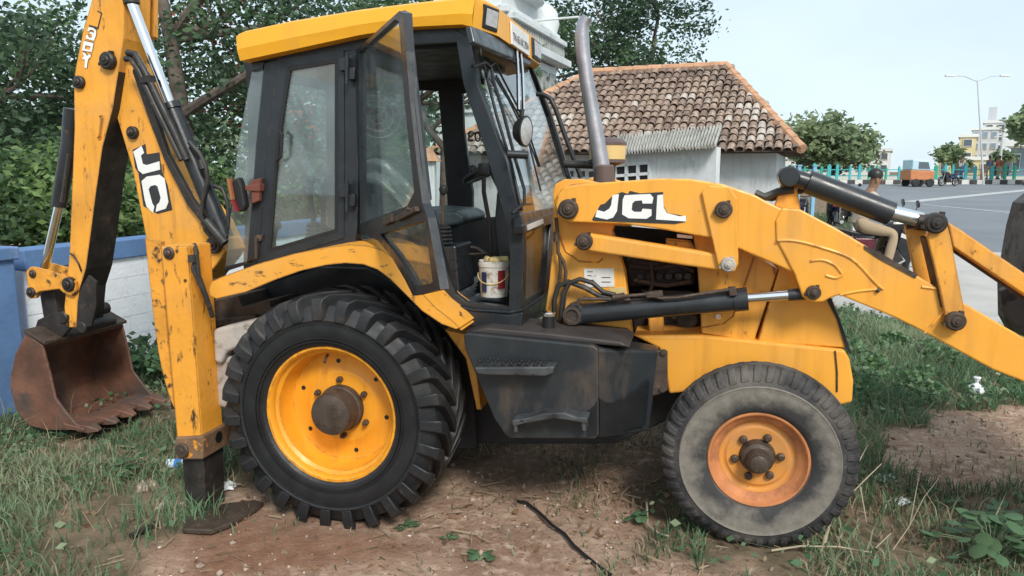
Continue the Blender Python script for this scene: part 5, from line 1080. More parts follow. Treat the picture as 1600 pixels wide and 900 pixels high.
Xv = 2.5 + 12 * rng.random(60000); Yv = 11.3 + 15 * rng.random(60000); k = ~inpoly(Xv, Yv, ROADP) & ~inpoly(Xv, Yv, APR) & (rng.random(60000) < np.clip(1.4 * vnoise(Xv, Yv, .8, 61), 0, 1)) & (Xv > 1.5 + .15 * Yv); Xv, Yv = Xv[k], Yv[k]
blades('verge_grass', np.stack([Xv, Yv, gz(Xv, Yv)], 1), .10 + .16 * rng.random(len(Xv)), .8, .011, [M['grass'], M['grass2'], M['dry']], (rng.random(len(Xv)) ** 2 * 3).astype(int))
# low broad-leaved ground cover
def leafcloud(C, size, aspect=1.7, flat=0., seed=0):
    """C (n,3) centres -> V, F of rhombus leaves"""
    r = np.random.default_rng(seed); n = len(C); u = r.normal(size=(n, 3)); u[:, 2] *= (1 - flat) * .8; u /= np.linalg.norm(u, axis=1, keepdims=True)
    t = r.normal(size=(n, 3)); t[:, 2] *= (1 - flat); w = np.cross(u, t); w /= np.linalg.norm(w, axis=1, keepdims=True) + 1e-9
    s = size * (.6 + .8 * r.random(n))[:, None]
    V = np.stack([C - u * s * aspect / 2, C + w * s / 2 - u * s * .05, C + u * s * aspect / 2, C - w * s / 2 - u * s * .05], 1).reshape(-1, 3); o = np.arange(n)[:, None] * 4; return V, o + np.arange(4)[None]
Xc, Yc = scatter(160000, -6.5, 7.5, 2.2, 11.0, 1.3); dc = dirtness(Xc, Yc); pxc, pyc = pix(Xc, Yc, 0 * Xc)
zone = ((pxc > 1290) & (pyc < 655)) * .85 + ((pxc < 340) & (pyc < 780)) * .30 + ((pxc > 940) & (pyc > 770)) * .05 + .03
mxc, myc = (Xc - MO.x) * MA.x + (Yc - MO.y) * MA.y, (Xc - MO.x) * MBv.x + (Yc - MO.y) * MBv.y; zone = np.where((mxc > -2.4) & (mxc < BLX + .1) & (myc > .58) & (myc < 1.55), 0, zone)
k = (rng.random(len(Xc)) < zone * (vnoise(Xc, Yc, 2.0, 21) > .42)) & (dc < .5) & ~inpoly(Xc, Yc, ROADP) & ~inpoly(Xc, Yc, APR) & (((Xc - wa.x) * wn_.x + (Yc - wa.y) * wn_.y) > .03)
C = np.stack([Xc[k], Yc[k], .02 + .16 * rng.random(k.sum()) * vnoise(Xc[k], Yc[k], 2.6, 22)], 1)
V, F = leafcloud(C, .030, 1.6, .45, 3); tag(npmesh('ground_cover', V, F, [M['weed'], M['grass2']], (rng.random(len(F)) < .25).astype(int)), kind='stuff')
Cw = []
rw_ = np.random.default_rng(71)
for _ in range(46):
    px_, py_ = rw_.uniform(1290, 1640), rw_.uniform(470, 632) 
    if 1470 < px_ < 1580 and py_ > 585: continue
    g0 = G(px_, py_); n_ = int(rw_.uniform(60, 170)); hh = rw_.uniform(.10, .26); ww = rw_.uniform(.08, .20)
    o_ = rw_.normal(size=(n_, 3)) * [ww * .6, ww * .6, 0]; o_[:, 2] = hh * rw_.random(n_) ** .8 * np.exp(-(o_[:, 0] ** 2 + o_[:, 1] ** 2) / (2 * ww ** 2)); Cw.append(o_ + [g0.x, g0.y, 0.02])
Cw = np.concatenate(Cw); kw = ~inpoly(Cw[:, 0], Cw[:, 1], APR) & ~inpoly(Cw[:, 0], Cw[:, 1], ROADP); Cw = Cw[kw]
M['weed_bright'] = leafmat('bright_weed_leaves', (.145, .25, .11), .3, .35, 3)
V, F = leafcloud(Cw, .036, 1.7, .35, 72); tag(npmesh('weed_clumps', V, F, [M['weed'], M['weed_bright'], M['grass2']], (rw_.random(len(F)) * 2.4).astype(int)), kind='stuff')
# litter of straw and little stones
Xs, Ys = scatter(16000, -4, 5, 2.2, 7, 1.3); ds = dirtness(Xs, Ys); k = (rng.random(len(Xs)) < np.where(inpoly(Xs, Ys, UNDER), .45, np.where(ds > .5, .10, .08))); Xs, Ys = Xs[k], Ys[k]; n_ = len(Xs)
an = rng.random(n_) * 2 * np.pi; Ls = .02 + .06 * rng.random(n_); V = np.zeros((n_, 4, 3)); ux, uy = np.cos(an) * Ls, np.sin(an) * Ls; vx, vy = -np.sin(an) * .0025, np.cos(an) * .0025
for i, (s1, s2) in enumerate(((-1, -1), (1, -1), (1, 1), (-1, 1))): V[:, i] = np.stack([Xs + ux * s1 + vx * s2, Ys + uy * s1 + vy * s2, gz(Xs, Ys) + .012 + .012 * rng.random(n_)], 1)
tag(npmesh('straw', V.reshape(-1, 3), np.arange(n_)[:, None] * 4 + np.arange(4)[None], [M['dry']]), kind='stuff')
Xs, Ys = scatter(7000, -3.5, 4.8, 2.2, 7, 1.2); ds = dirtness(Xs, Ys); k = (ds > .5) & (rng.random(len(Xs)) < .45); Xs, Ys = Xs[k], Ys[k]; n_ = len(Xs)
base = np.array([(1, 0, 0), (-1, 0, 0), (0, 1, 0), (0, -1, 0), (0, 0, .7), (0, 0, -.7)], float); FF = np.array([(0, 2, 4), (2, 1, 4), (1, 3, 4), (3, 0, 4), (2, 0, 5), (1, 2, 5), (3, 1, 5), (0, 3, 5)])
sz = .003 + .011 * rng.random(n_) ** 3; V = base[None] * sz[:, None, None] * (.6 + .8 * rng.random((n_, 6, 1))); V = V + np.stack([Xs, Ys, gz(Xs, Ys) + .002], 1)[:, None]
M['pebble'] = mat('pebble', (.36, .27, .21), .9, var=.4, vscale=30); M['pale_pebble'] = mat('pale_pebble', (.62, .56, .50), .85, var=.2, vscale=30)
tag(npmesh('gravel', V.reshape(-1, 3), (np.arange(n_)[:, None, None] * 6 + FF[None]).reshape(-1, 3), [M['pebble'], M['pale_pebble']], np.repeat((rng.random(n_) < .3).astype(int), 8)), kind='stuff')
Xl, Yl = scatter(5200, -4.5, 5.5, 2.2, 7.5, 1.3); k = rng.random(len(Xl)) < .25; Xl, Yl = Xl[k], Yl[k]
V, F = leafcloud(np.stack([Xl, Yl, gz(Xl, Yl) + .012 + .01 * rng.random(len(Xl))], 1), .026, 1.7, .75, 63); M['dead_leaf'] = leafmat('dead_leaves', (.20, .12, .07), .4, .1, 8)
tag(npmesh('dead_leaves', V, F, [M['dead_leaf'], M['dry']], (rng.random(len(F)) < .4).astype(int)), kind='stuff')
Xs, Ys = scatter(900, -3.5, 4.8, 2.2, 7, 1.2); k = dirtness(Xs, Ys) > .5; Xs, Ys = Xs[k], Ys[k]; n_ = len(Xs); sz = .010 + .022 * rng.random(n_) ** 2; V = base[None] * sz[:, None, None] * (.6 + .8 * rng.random((n_, 6, 1))); V = V + np.stack([Xs, Ys, gz(Xs, Ys)], 1)[:, None]
tag(npmesh('earth_clods', V.reshape(-1, 3), (np.arange(n_)[:, None, None] * 6 + FF[None]).reshape(-1, 3), [M['pebble']], smooth=True), kind='stuff')
# ---- trees
def limb_tubes(mb, p, d, L, r, depth, r_, out, spread=.6):
    pts = [p]; q = p.copy(); dd = d.copy(); k = 5
    for i in range(k):
        dd = (dd + Vector((r_.uniform(-1, 1), r_.uniform(-1, 1), r_.uniform(-.5, .8))) * .16).normalized(); q = q + dd * (L / k); pts.append(q.copy())
    mb.tube(pts, [r * (1 - .55 * i / k) for i in range(k + 1)], 8 if r > .04 else 5, False)
    out.append((q.copy(), depth))
    if depth <= 0: return
    for i in range(r_.randint(2, 3)):
        nd = (dd + Vector((r_.uniform(-1, 1), r_.uniform(-1, 1), r_.uniform(-.45, .75))) * spread * 1.5).normalized()
        limb_tubes(mb, pts[r_.randint(3, k)], nd, L * r_.uniform(.6, .85), r * .5, depth - 1, r_, out, spread)
def tree(name, label, base, crown, rad, nleaf, lsize, mats, seed, trunk_r=.14, trunk=None, group=None, cat='tree', nclump=60, clump=.55, bloom=0, aspect=2.0, droop=0.):
    if not name.startswith('far') and cat == 'tree': nleaf = int(nleaf * .62); lsize *= .58; clump *= .82; nclump = int(nclump * 1.25)
    r_ = random.Random(seed); rr = np.random.default_rng(seed); base = Vector(base); crown = Vector(crown)
    root = empty(name, base, label, cat, group); mb = MB(); tips = []
    trunk = [Vector(t) - base for t in trunk] if trunk else [Vector((0, 0, -.1)), (crown - base) * .35 + Vector((.1, 0, 0)), (crown - base) * .75]
    mb.tube(trunk, [trunk_r * (1 - .5 * i / (len(trunk) - 1)) for i in range(len(trunk))], 10, False)
    for i in range(5): limb_tubes(mb, trunk[-1 - (i % 2 if len(trunk) > 2 else 0)], Vector((r_.uniform(-1, 1), r_.uniform(-1, 1), r_.uniform(-.1, .9))).normalized(), max(rad) * .62, trunk_r * .5, 2, r_, tips)
    mb.build('trunk', M['bark'], root)
    c = np.array(crown - base); R3 = np.array(rad); cl = []
    while len(cl) < nclump:
        p = rr.normal(size=3); p /= np.linalg.norm(p); q = p * (.35 + .65 * rr.random() ** .6)
        cl.append(c + q * R3)
    cl += [np.array(t[0]) for t in tips if t[1] < 2][:nclump // 2]
    cl = np.array(cl); cs = clump * (.5 + .8 * rr.random(len(cl))); wgt = cs ** 2 / (cs ** 2).sum(); idx = rr.choice(len(cl), nleaf, p=wgt)
    off = rr.normal(size=(nleaf, 3)) * .5; off[:, 2] *= .62; off[:, 2] -= droop * rr.random(nleaf) * (off[:, 0] ** 2 + off[:, 1] ** 2)
    C = cl[idx] + off * cs[idx][:, None]; V, F = leafcloud(C, lsize, aspect, .35, seed)
    kind = (rr.random(len(cl)) * (len(mats) - (1 if bloom else 0))).astype(int)
    if bloom: kind[rr.random(len(cl)) < bloom] = len(mats) - 1
    npmesh('crown', V, F, [M[m] for m in mats], kind[idx], parent=root); return root
DK = ['leaf_dark', 'leaf_mid', 'leaf_dark']; LT = ['leaf_mid', 'leaf_light', 'leaf_light', 'leaf_mid']
def tb(px, depth): q = T(px, 268, depth); return Vector((q.x, q.y, hgt(q.x, q.y)))
gl = 'trees beyond the boundary wall'
tree('tree', 'leafy dark tree at the left edge behind the blue pillar', tb(-60, 11.5), T(-20, 170, 11.5), (2.3, 1.6, 2.0), 20000, .095, DK, 21, .13, nclump=70, clump=.75, group=gl)
tree('tree', 'tall tree behind the digger dipper with sky gaps at its top', tb(120, 13.5), T(110, 190, 13.5), (2.2, 1.6, 2.3), 19000, .10, DK + ['leaf_light'], 22, .14, nclump=60, clump=.72, group=gl)
q0 = tb(318, 11.5)
tree('tree', 'big grey-trunked leaning tree behind the boom with a forked limb', q0, T(330, 110, 12.2), (2.3, 1.5, 1.9), 17000, .095, DK, 23, .16, [q0 - Vector((0, 0, .1)), T(296, 260, 11.5), T(280, 150, 11.6), T(266, 60, 11.7), T(245, -40, 11.8)], group=gl, nclump=60, clump=.7)
root = bpy.data.objects['tree.002'] if 'tree.002' in bpy.data.objects else None
mb = MB(); pts = [T(292, 175, 11.4), T(330, 150, 11.2), T(372, 126, 11.0), T(412, 96, 10.9)]; mb.tube([p - q0 for p in pts], [.09, .075, .07, .05], 8); mb.tube([p - q0 for p in (T(266, 60, 11.7), T(290, 25, 11.6), T(318, -10, 11.5))], [.085, .07, .06], 8)
if root: mb.build('limb', M['bark'], root)
mb = MB(); mb.tube([p - q0 for p in (T(-10, 152, 11.2), T(50, 150, 11.2), T(100, 152, 11.3))], [.05, .04, .02], 6)
if root: mb.build('dead_branch', M['bark'], root)
tree('flame_tree', 'tree with red blossom behind the rear corner of the cab roof', tb(450, 12.5), T(405, 60, 12.5), (1.5, 1.2, 1.3), 8000, .085, ['leaf_dark', 'leaf_mid', 'leaf_mid', 'flower'], 24, .10, bloom=.09, nclump=42, clump=.6)
tree('tree', 'dense tree standing behind the cab side window', tb(470, 15), T(480, 200, 15), (2.4, 1.6, 2.4), 15000, .12, DK, 25, .15, group=gl, nclump=55, clump=.8)
tree('tree', 'tree with bare forked branches seen through the open cab', tb(690, 14.5), T(590, 110, 15.5), (1.3, 1.3, 1.8), 6000, .11, DK + ['leaf_light'], 26, .10, [tb(690, 14.5), T(695, 232, 14.5), T(672, 205, 14.6), T(650, 160, 14.8)], nclump=40, clump=.6, group=gl)
mb = MB(); r6 = [o for o in bpy.data.objects if o.get('label', '').startswith('tree with bare')][0]; b6 = r6.location
mb.tube([p - b6 for p in (T(694, 235, 14.5), T(712, 195, 14.5), T(722, 150, 14.5))], [.05, .04, .03], 6); mb.tube([p - b6 for p in (T(680, 300, 14.5), T(660, 260, 14.3), T(652, 225, 14.3))], [.04, .03, .02], 6); mb.build('limb', M['bark'], r6)
tree('tree', 'high tree rising above the middle of the cab roof', tb(600, 24), T(610, 40, 24), (2.4, 1.8, 2.2), 12000, .13, DK + ['leaf_light'], 27, .18, nclump=50, clump=.85)
tree('tree', 'dark tree between the white temple tower and the exhaust pipe', tb(925, 36), T(925, 40, 36), (2.6, 1.8, 4.4), 16000, .18, DK, 28, .2, nclump=60, clump=1.0)
tree('tree', 'dark tall tree behind the ridge of the tiled house', tb(1020, 34), T(1015, 40, 34), (2.6, 2, 3.8), 13000, .18, DK, 29, .22, nclump=55, clump=1.05)
for (px_, py_, dep, rx, rz, lab) in ((30, 318, 8.6, 1.0, .62, 'bright green bush above the wall at the left edge'), (150, 330, 9.3, .8, .55, 'bright green bush between the dipper and the boom above the wall'), (235, 320, 10.4, .7, .6, 'green bush behind the boom above the wall'), (320, 335, 11.0, .9, .55, 'green bush behind the hoses of the boom')):
    tree('bush', lab, tb(px_, dep), T(px_, py_, dep), (rx, .7, rz), 9000, .05, LT, 30 + px_, .04, cat='bush', nclump=34, clump=.45, group='bushes behind the wall')
tree('bush', 'tall leafy weed clump against the white wall beside the stabilizer leg', G(236, 600), T(232, 560, G(236, 600).y), (.26, .2, .26), 420, .055, ['weed', 'leaf_mid', 'leaf_dark'], 77, .006, cat='weed', nclump=16, clump=.2, aspect=1.8)
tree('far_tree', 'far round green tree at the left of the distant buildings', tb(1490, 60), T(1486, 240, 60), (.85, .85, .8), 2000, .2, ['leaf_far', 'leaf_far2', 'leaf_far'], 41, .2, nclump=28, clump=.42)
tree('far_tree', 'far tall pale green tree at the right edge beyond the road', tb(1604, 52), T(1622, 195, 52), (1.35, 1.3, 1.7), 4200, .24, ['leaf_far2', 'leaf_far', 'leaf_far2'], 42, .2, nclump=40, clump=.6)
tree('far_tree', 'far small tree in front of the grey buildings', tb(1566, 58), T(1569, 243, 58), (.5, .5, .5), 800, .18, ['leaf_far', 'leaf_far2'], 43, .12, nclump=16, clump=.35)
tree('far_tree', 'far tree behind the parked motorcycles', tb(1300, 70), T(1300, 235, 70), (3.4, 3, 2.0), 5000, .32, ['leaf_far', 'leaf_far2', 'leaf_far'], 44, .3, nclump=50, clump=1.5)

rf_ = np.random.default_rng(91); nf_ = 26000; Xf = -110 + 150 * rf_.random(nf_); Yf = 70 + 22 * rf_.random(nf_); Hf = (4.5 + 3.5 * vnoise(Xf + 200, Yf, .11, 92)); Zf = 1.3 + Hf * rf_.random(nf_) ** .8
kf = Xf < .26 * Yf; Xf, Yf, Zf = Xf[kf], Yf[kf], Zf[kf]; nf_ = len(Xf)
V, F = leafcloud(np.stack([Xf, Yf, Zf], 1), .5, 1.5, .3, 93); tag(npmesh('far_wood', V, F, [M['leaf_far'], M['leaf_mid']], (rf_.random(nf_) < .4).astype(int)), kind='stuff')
# ---------------------------------------------------------------- old house with a country tile roof, behind to the right
M['plaster'] = mat('old_white_plaster', (.64, .67, .68), .9, var=.1, vscale=1.5, dirt=(.30, .30, .29), dirt_at=.58, dirt_soft=.2, dscale=1.8, bump=.2, bscale=12, streak=((.33, .33, .31), .5))
M['tile'] = mat('weathered_clay_tile', (.33, .24, .185), .9, var=.35, vscale=2.2, dirt=(.10, .075, .06), dirt_at=.50, dirt_soft=.1, dscale=12, dust=((.46, .38, .32), .48), bump=.3, bscale=20)
M['tile_dark'] = mat('dark_clay_tile', (.20, .14, .11), .9, var=.35, vscale=2.2, dirt=(.07, .055, .045), dirt_at=.55, dirt_soft=.12, dscale=7, bump=.3, bscale=20)
M['tile_pale'] = mat('lichen_pale_tile', (.46, .40, .35), .9, var=.25, vscale=3, dirt=(.22, .18, .15), dirt_at=.56, dirt_soft=.12, dscale=8, bump=.3, bscale=20)
M['hip'] = mat('orange_hip_mortar', (.52, .29, .17), .9, var=.25, vscale=3, dirt=(.30, .2, .15), dirt_at=.58, dscale=6, bump=.3)
M['asbestos'] = mat('grey_asbestos_sheet', (.48, .48, .45), .9, var=.2, vscale=3, dirt=(.16, .15, .13), dirt_at=.54, dirt_soft=.14, dscale=5, bump=.3, bscale=20)
yaw = R(22); e1 = Vector((math.cos(yaw), -math.sin(yaw), 0)); e2 = Vector((math.sin(yaw), math.cos(yaw), 0)); ez = Vector((0, 0, 1))
E0 = T(668, 240, 18.5); EZ = E0.z; RISE = 2.15; RUN = 3.2; EL = 8.6
HB = Vector((E0.x, E0.y, 0)); HOUSE = empty('tiled_house', HB, 'old white house with a weathered clay tile roof behind the exhaust pipe', 'house')
def hp(s, t, z): return e1 * s + e2 * t + ez * z                   # local: along the eave, inward, up
ridge_s0, ridge_s1 = RUN, EL - RUN * .6
mb = MB(); mb.prism([hp(.5, .55, -.2), hp(EL - .5, .55, -.2), hp(EL - .5, .55, EZ - .05), hp(.5, .55, EZ - .05)], e2 * 5.2); mb.build('house_wall', M['plaster'], HOUSE)
zr = EZ + RISE
mb = MB(); mb.add([hp(0, 0, EZ - .03), hp(EL, 0, EZ - .03), hp(ridge_s1, RUN, zr - .05), hp(ridge_s0, RUN, zr - .05), hp(0, 2 * RUN, EZ - .03), hp(EL, 2 * RUN, EZ - .03)], [[0, 1, 2, 3], [4, 0, 3], [1, 5, 2], [5, 4, 3, 2]]); mb.build('roof_deck', M['tile_dark'], HOUSE)
# tile courses on the front slope: half-round cover tiles, each a little tapered, course over course
sl = math.hypot(RISE, RUN); su_ = (e2 * RUN + ez * RISE).normalized(); sn = (ez * RUN - e2 * RISE).normalized()
def tile_mesh(name, w, L, m):
    mb = MB(); n = 5
    for (f, wk, zk) in ((0, 1, .012), (1, .8, 0)):
        pass
    vs = []
    for (v, wk, lift) in ((0, 1.0, .030), (L * 1.12, .78, .004)):
        for i in range(n): a = math.pi * i / (n - 1); vs.append(e1 * (-math.cos(a) * w / 2 * wk) + sn * (math.sin(a) * w * .42 * wk + lift) + su_ * v)
        for i in range(n): a = math.pi * i / (n - 1); vs.append(e1 * (-math.cos(a) * (w / 2 - .012) * wk) + sn * (math.sin(a) * (w * .42 - .012) * wk + lift) + su_ * v)
    fs = []
    for i in range(n - 1): fs += [[i, i + 1, 10 + i + 1, 10 + i], [5 + i, 15 + i, 15 + i + 1, 5 + i + 1], [i, 5 + i, 5 + i + 1, i + 1]]
    mb.add(vs, fs); return mb
ncol = 46; cw = EL / ncol; CL = .275; nrow = int(sl / CL) + 1; random.seed(8); cand = []
for c in range(ncol):
    for r in range(nrow):
        s = (c + .5) * cw; v = r * CL - .05; t = v / sl
        if t > .985 or s < RUN * t + .02 or s > EL - RUN * .6 * t - .02: continue
        cand.append((s + random.uniform(-.012, .012), v + random.uniform(-.03, .03), (lambda q: 'tile_dark' if q < .42 else ('tile_pale' if q > .72 else 'tile'))(float(vnoise(np.array([s]), np.array([v]), .9, 51)[0]) * .65 + .35 * random.random())))
def vis(sv):
    p = HB + hp(sv[0], 0, EZ) + su_ * sv[1]; x, y = PX(*p); return (880 < x < 1045 and y > 108)
cand.sort(key=lambda q: (not vis(q), q[0]))
protos = {}; rest = {k: MB() for k in ('tile', 'tile_dark', 'tile_pale')}
for i, (s, v, m) in enumerate(cand):
    o_ = hp(s, 0, EZ) + su_ * v + sn * random.uniform(-.006, .012)
    if i < 298:
        if m not in protos: protos[m] = tile_mesh('tile', cw * 1.02, CL, m).build('tile', M[m], HOUSE); t_ = protos[m]
        else: t_ = protos[m].copy(); COL.objects.link(t_); t_.parent = HOUSE
        t_.location = o_; t_.rotation_euler = (0, random.gauss(0, .03), random.gauss(0, .05))
    else:
        tm = tile_mesh('tile', cw * 1.02, CL, m); rest[m].add([Vector(a) + o_ for a in tm.v], tm.f)
for m, mb in rest.items():
    if mb.v: tag(mb.build('roof_tiles', M[m], HOUSE), kind='stuff')
mb = MB()
def ridge_line(a, b, n, r):
    for i in range(n):
        p = a.lerp(b, i / n); q = a.lerp(b, (i + 1.1) / n); mb.tube([p, q], [r * 1.1, r * .9], 8)
ridge_line(hp(0, 0, EZ + .02), hp(ridge_s0, RUN, zr + .02), 14, .10); ridge_line(hp(ridge_s0, RUN, zr + .02), hp(ridge_s1, RUN, zr + .02), 9, .10); ridge_line(hp(EL, 0, EZ + .02), hp(ridge_s1, RUN, zr + .02), 12, .10)
mb.build('ridge_tiles', M['hip'], HOUSE)
# pale corrugated strip under the eave at the right
pA, pB = T(958, 238, 14.2) - HB, T(1120, 226, 13.0) - HB; pC = T(1130, 196, 14.4) - HB; pD = T(965, 212, 15.4) - HB
mb = MB(); N = 34; vs = []
for i in range(N * 4 + 1):
    f = i / (N * 4); w = .045 * math.sin(2 * math.pi * i / 4)
    for (a, c) in ((pA, pB), (pD, pC)):
        p = a.lerp(c, f) + Vector((0, 0, w)); vs.append(p)
fs = [[2 * i, 2 * i + 2, 2 * i + 3, 2 * i + 1] for i in range(N * 4)]; vs2 = [v - Vector((0, 0, .03)) for v in vs]; mb.add(vs, fs, True); mb.add(vs2, [f[::-1] for f in fs], True); mb.add([vs[2 * i] for i in range(N * 4 + 1)] + [vs2[2 * i] for i in range(N * 4 + 1)], [[i, i + 1, N * 4 + 2 + i, N * 4 + 1 + i] for i in range(N * 4)])
mb.build('corrugated_eave', M['asbestos'], HOUSE)
lw = [T(958, 240, 14.5) - HB, T(1120, 228, 13.3) - HB]; q0_, q1_ = Vector((lw[0].x, lw[0].y, 0)), Vector((lw[1].x, lw[1].y, 0)); du_ = (q1_ - q0_).normalized(); dn_ = Vector((-du_.y, du_.x, 0))
mb = MB(); mb.prism([q0_ - Vector((0, 0, .2)), q1_ - Vector((0, 0, .2)), Vector((q1_.x, q1_.y, lw[1].z - .02)), Vector((q0_.x, q0_.y, lw[0].z - .02))], dn_ * .2); mb.build('annexe_wall', M['plaster'], HOUSE)
def onwall(px, py, push=0.0):
    d = ray(px, py); p0 = HB + q0_ - dn_ * push; t = (p0 - CP).dot(dn_) / d.dot(dn_); return CP + d * t - HB
mb = MB(); wq = [onwall(x, y, .004) for x, y in ((961, 259), (1015, 254), (1015, 288), (961, 292))]; mb.prism(wq, dn_ * .003); wf = mb.build('grille_window', M['cab_dark'], HOUSE)
for (a, c) in (((961, 259), (1015, 254)), ((961, 275), (1015, 271)), ((961, 291), (1015, 288)), ((961, 259), (961, 292)), ((979, 257), (979, 290)), ((997, 256), (997, 289)), ((1015, 254), (1015, 288))):
    mb = MB(); mb.bar(onwall(*a, .03), onwall(*c, .03), .055, .055, dn_); mb.build('grille_bar', M['plaster'], wf)
for i, (x0, x1) in enumerate(((884, 896), (902, 914), (920, 930))):
    mb = MB(); wq = [onwall(x, y, .003) for x, y in ((x0, 268), (x1, 267), (x1, 276), (x0, 277))]; mb.prism(wq, dn_ * .003); mb.build('vent_opening', M['cab_dark'], HOUSE)
# ---- small tiled gate pillar seen through the cab
pp = T(666, 300, 13.2); GP = empty('gate_pillar', Vector((pp.x, pp.y, hgt(pp.x, pp.y))), 'white pillar with an orange tiled cap seen through the open cab', 'pillar')
zz = T(666, 252, 13.2).z - GP.location.z; mb = MB(); mb.box((0, 0, zz / 2 - .05), (.34, .34, zz + .1)); mb.build('pillar_shaft', M['plaster'], GP, bevel=.01)
mb = MB(); mb.add([(-.26, -.26, zz), (.26, -.26, zz), (.26, .26, zz), (-.26, .26, zz), (-.12, 0, zz + .2), (.12, 0, zz + .2)], [[0, 1, 5, 4], [1, 2, 5], [2, 3, 4, 5], [3, 0, 4], [3, 2, 1, 0]]); mb.build('tiled_cap', M['hip'], GP)
# ---- white temple tower behind the roof
M['white_stone'] = mat('white_lime_stone', (.60, .635, .64), .85, var=.1, vscale=1.5, dirt=(.38, .40, .40), dirt_at=.60, dirt_soft=.1, dscale=3, bump=.25, bscale=8)
M['grey_stone'] = mat('grey_carved_stone', (.33, .35, .34), .9, var=.2, vscale=2, dirt=(.15, .16, .15), dirt_at=.56, dirt_soft=.12, dscale=3, bump=.4, bscale=9)
ty = R(-70); t1 = Vector((math.cos(ty), -math.sin(ty), 0)); t2 = Vector((math.sin(ty), math.cos(ty), 0))
C0 = T(893, 104, 26.0); TWb = Vector((C0.x, C0.y, 0)); TEMPLE = empty('temple_tower', TWb, 'white stone temple tower with a dome and projecting slabs behind the cab roof', 'tower')
Mt = Matrix((t1, t2, ez)).transposed(); zc_ = C0.z; DD = 3.2; S0 = -5.4
def tbx(mb, s0, s1, d0, d1, z0, z1): mb.box(t1 * ((s0 + s1) / 2) + t2 * ((d0 + d1) / 2) + ez * ((z0 + z1) / 2), (s1 - s0, d1 - d0, z1 - z0), Mt)
mb = MB(); tbx(mb, S0 + .5, -.45, .40, DD - .4, -.2, zc_ - .1); mb.build('tower_body', M['white_stone'], TEMPLE, bevel=.03)
mb = MB(); tbx(mb, S0, 0, 0, DD, zc_ - .05, zc_ + .17); mb.build('lower_slab', M['white_stone'], TEMPLE, bevel=.02)
mb = MB(); tbx(mb, S0 + .3, -.20, .16, DD - .15, zc_ - 1.65, zc_ - 1.5); tbx(mb, S0 + .4, -.30, .26, DD - .25, zc_ - 1.85, zc_ - 1.65); mb.build('string_course', M['white_stone'], TEMPLE, bevel=.02)
for k in range(5):
    mb = MB(); s = -1.0 - .88 * k; tbx(mb, s - .3, s + .3, .33, .44, zc_ - 1.25, zc_ - .35); mb.lathe([(.001, -.05), (.24, -.03), (.28, .08)], t1 * s + t2 * .33 + ez * (zc_ - .8), -t2, 14); mb.build('carved_panel', M['grey_stone'], TEMPLE, bevel=.03)
mb = MB(); tbx(mb, S0 + .7, -.7, .7, DD - .5, zc_ + .17, zc_ + .75); mb.build('upper_body', M['grey_stone'], TEMPLE)
for k in range(22):
    mb = MB(); s = -.25 - .23 * k; mb.lathe([(.05, 0), (.075, .2), (.05, .38), (.06, .45)], t1 * s + t2 * .25 + ez * (zc_ + .17), ez, 8); mb.build('baluster', M['grey_stone'], TEMPLE)
mb = MB(); tbx(mb, S0 + .1, -.12, .12, .42, zc_ + .62, zc_ + .78); mb.build('handrail', M['white_stone'], TEMPLE, bevel=.02)
mb = MB(); tbx(mb, S0, -.35, .3, DD - .1, zc_ + .78, zc_ + .98); tbx(mb, S0 + .5, -1.1, .7, DD - .4, zc_ + .98, zc_ + 1.7); mb.build('upper_slab', M['white_stone'], TEMPLE, bevel=.03)
mb = MB(); mb.lathe([(.001, 0), (1.75, 0), (1.8, .5), (1.7, 1.2), (1.4, 1.9), (.9, 2.5), (.3, 2.9), (.001, 3.0)], t1 * -2.9 + t2 * 1.9 + ez * (zc_ + 1.6), ez, 28); mb.build('dome', M['white_stone'], TEMPLE)
mb = MB(); mb.lathe([(.35, -.4), (.45, 0), (.36, .4), (.15, .6), (.001, .65)], t1 * -.7 + t2 * .7 + ez * (zc_ + 1.3), ez, 18); mb.build('corner_bulb', M['white_stone'], TEMPLE)
for (sz_, zz_) in ((-2.6, zc_ + 1.05), (-3.4, zc_ + 1.95)):
    mb = MB(); p = t1 * sz_ + t2 * .5 + ez * zz_; q = p - t2 * 1.3 + t1 * .5 + ez * .12; mb.tube([p, q], .035, 8); mb.tube([q, q + t1 * .12 - ez * .28], .035, 6); mb.build('iron_rod', M['white_stone'], TEMPLE)
# ---- pale blue gate posts and a concrete stub by the road
M['sky_blue'] = mat('pale_blue_gate_paint', (.20, .42, .58), .5, var=.12, dirt=(.35, .30, .25), dirt_at=.66, dscale=10)
for (px, lab_) in ((1242, 'left pale blue gate post behind the loader arm'), (1266, 'right pale blue gate post behind the loader arm')):
    b_ = G(px, 372); o = empty('gate_post', b_, lab_, 'post', 'pale blue gate posts'); mb = MB(); mb.box((0, 0, .9), (.09, .09, 1.9)); mb.build('post_shaft', M['sky_blue'], o, bevel=.006)
    mb = MB(); mb.box((0, 0, 1.86), (.12, .12, .04)); mb.build('post_cap', M['sky_blue'], o)
b_ = G(1333, 372); mb = MB(); mb.box((0, 0, .3), (.10, .10, .75), Matrix.Rotation(.06, 3, 'Y')); mb.box((0, 0, .66), (.115, .115, .05)); tag(mb.build('concrete_stub', M['plaster'], None, bevel=.01), 'short pale concrete post beside the seated rider', 'post').location = b_
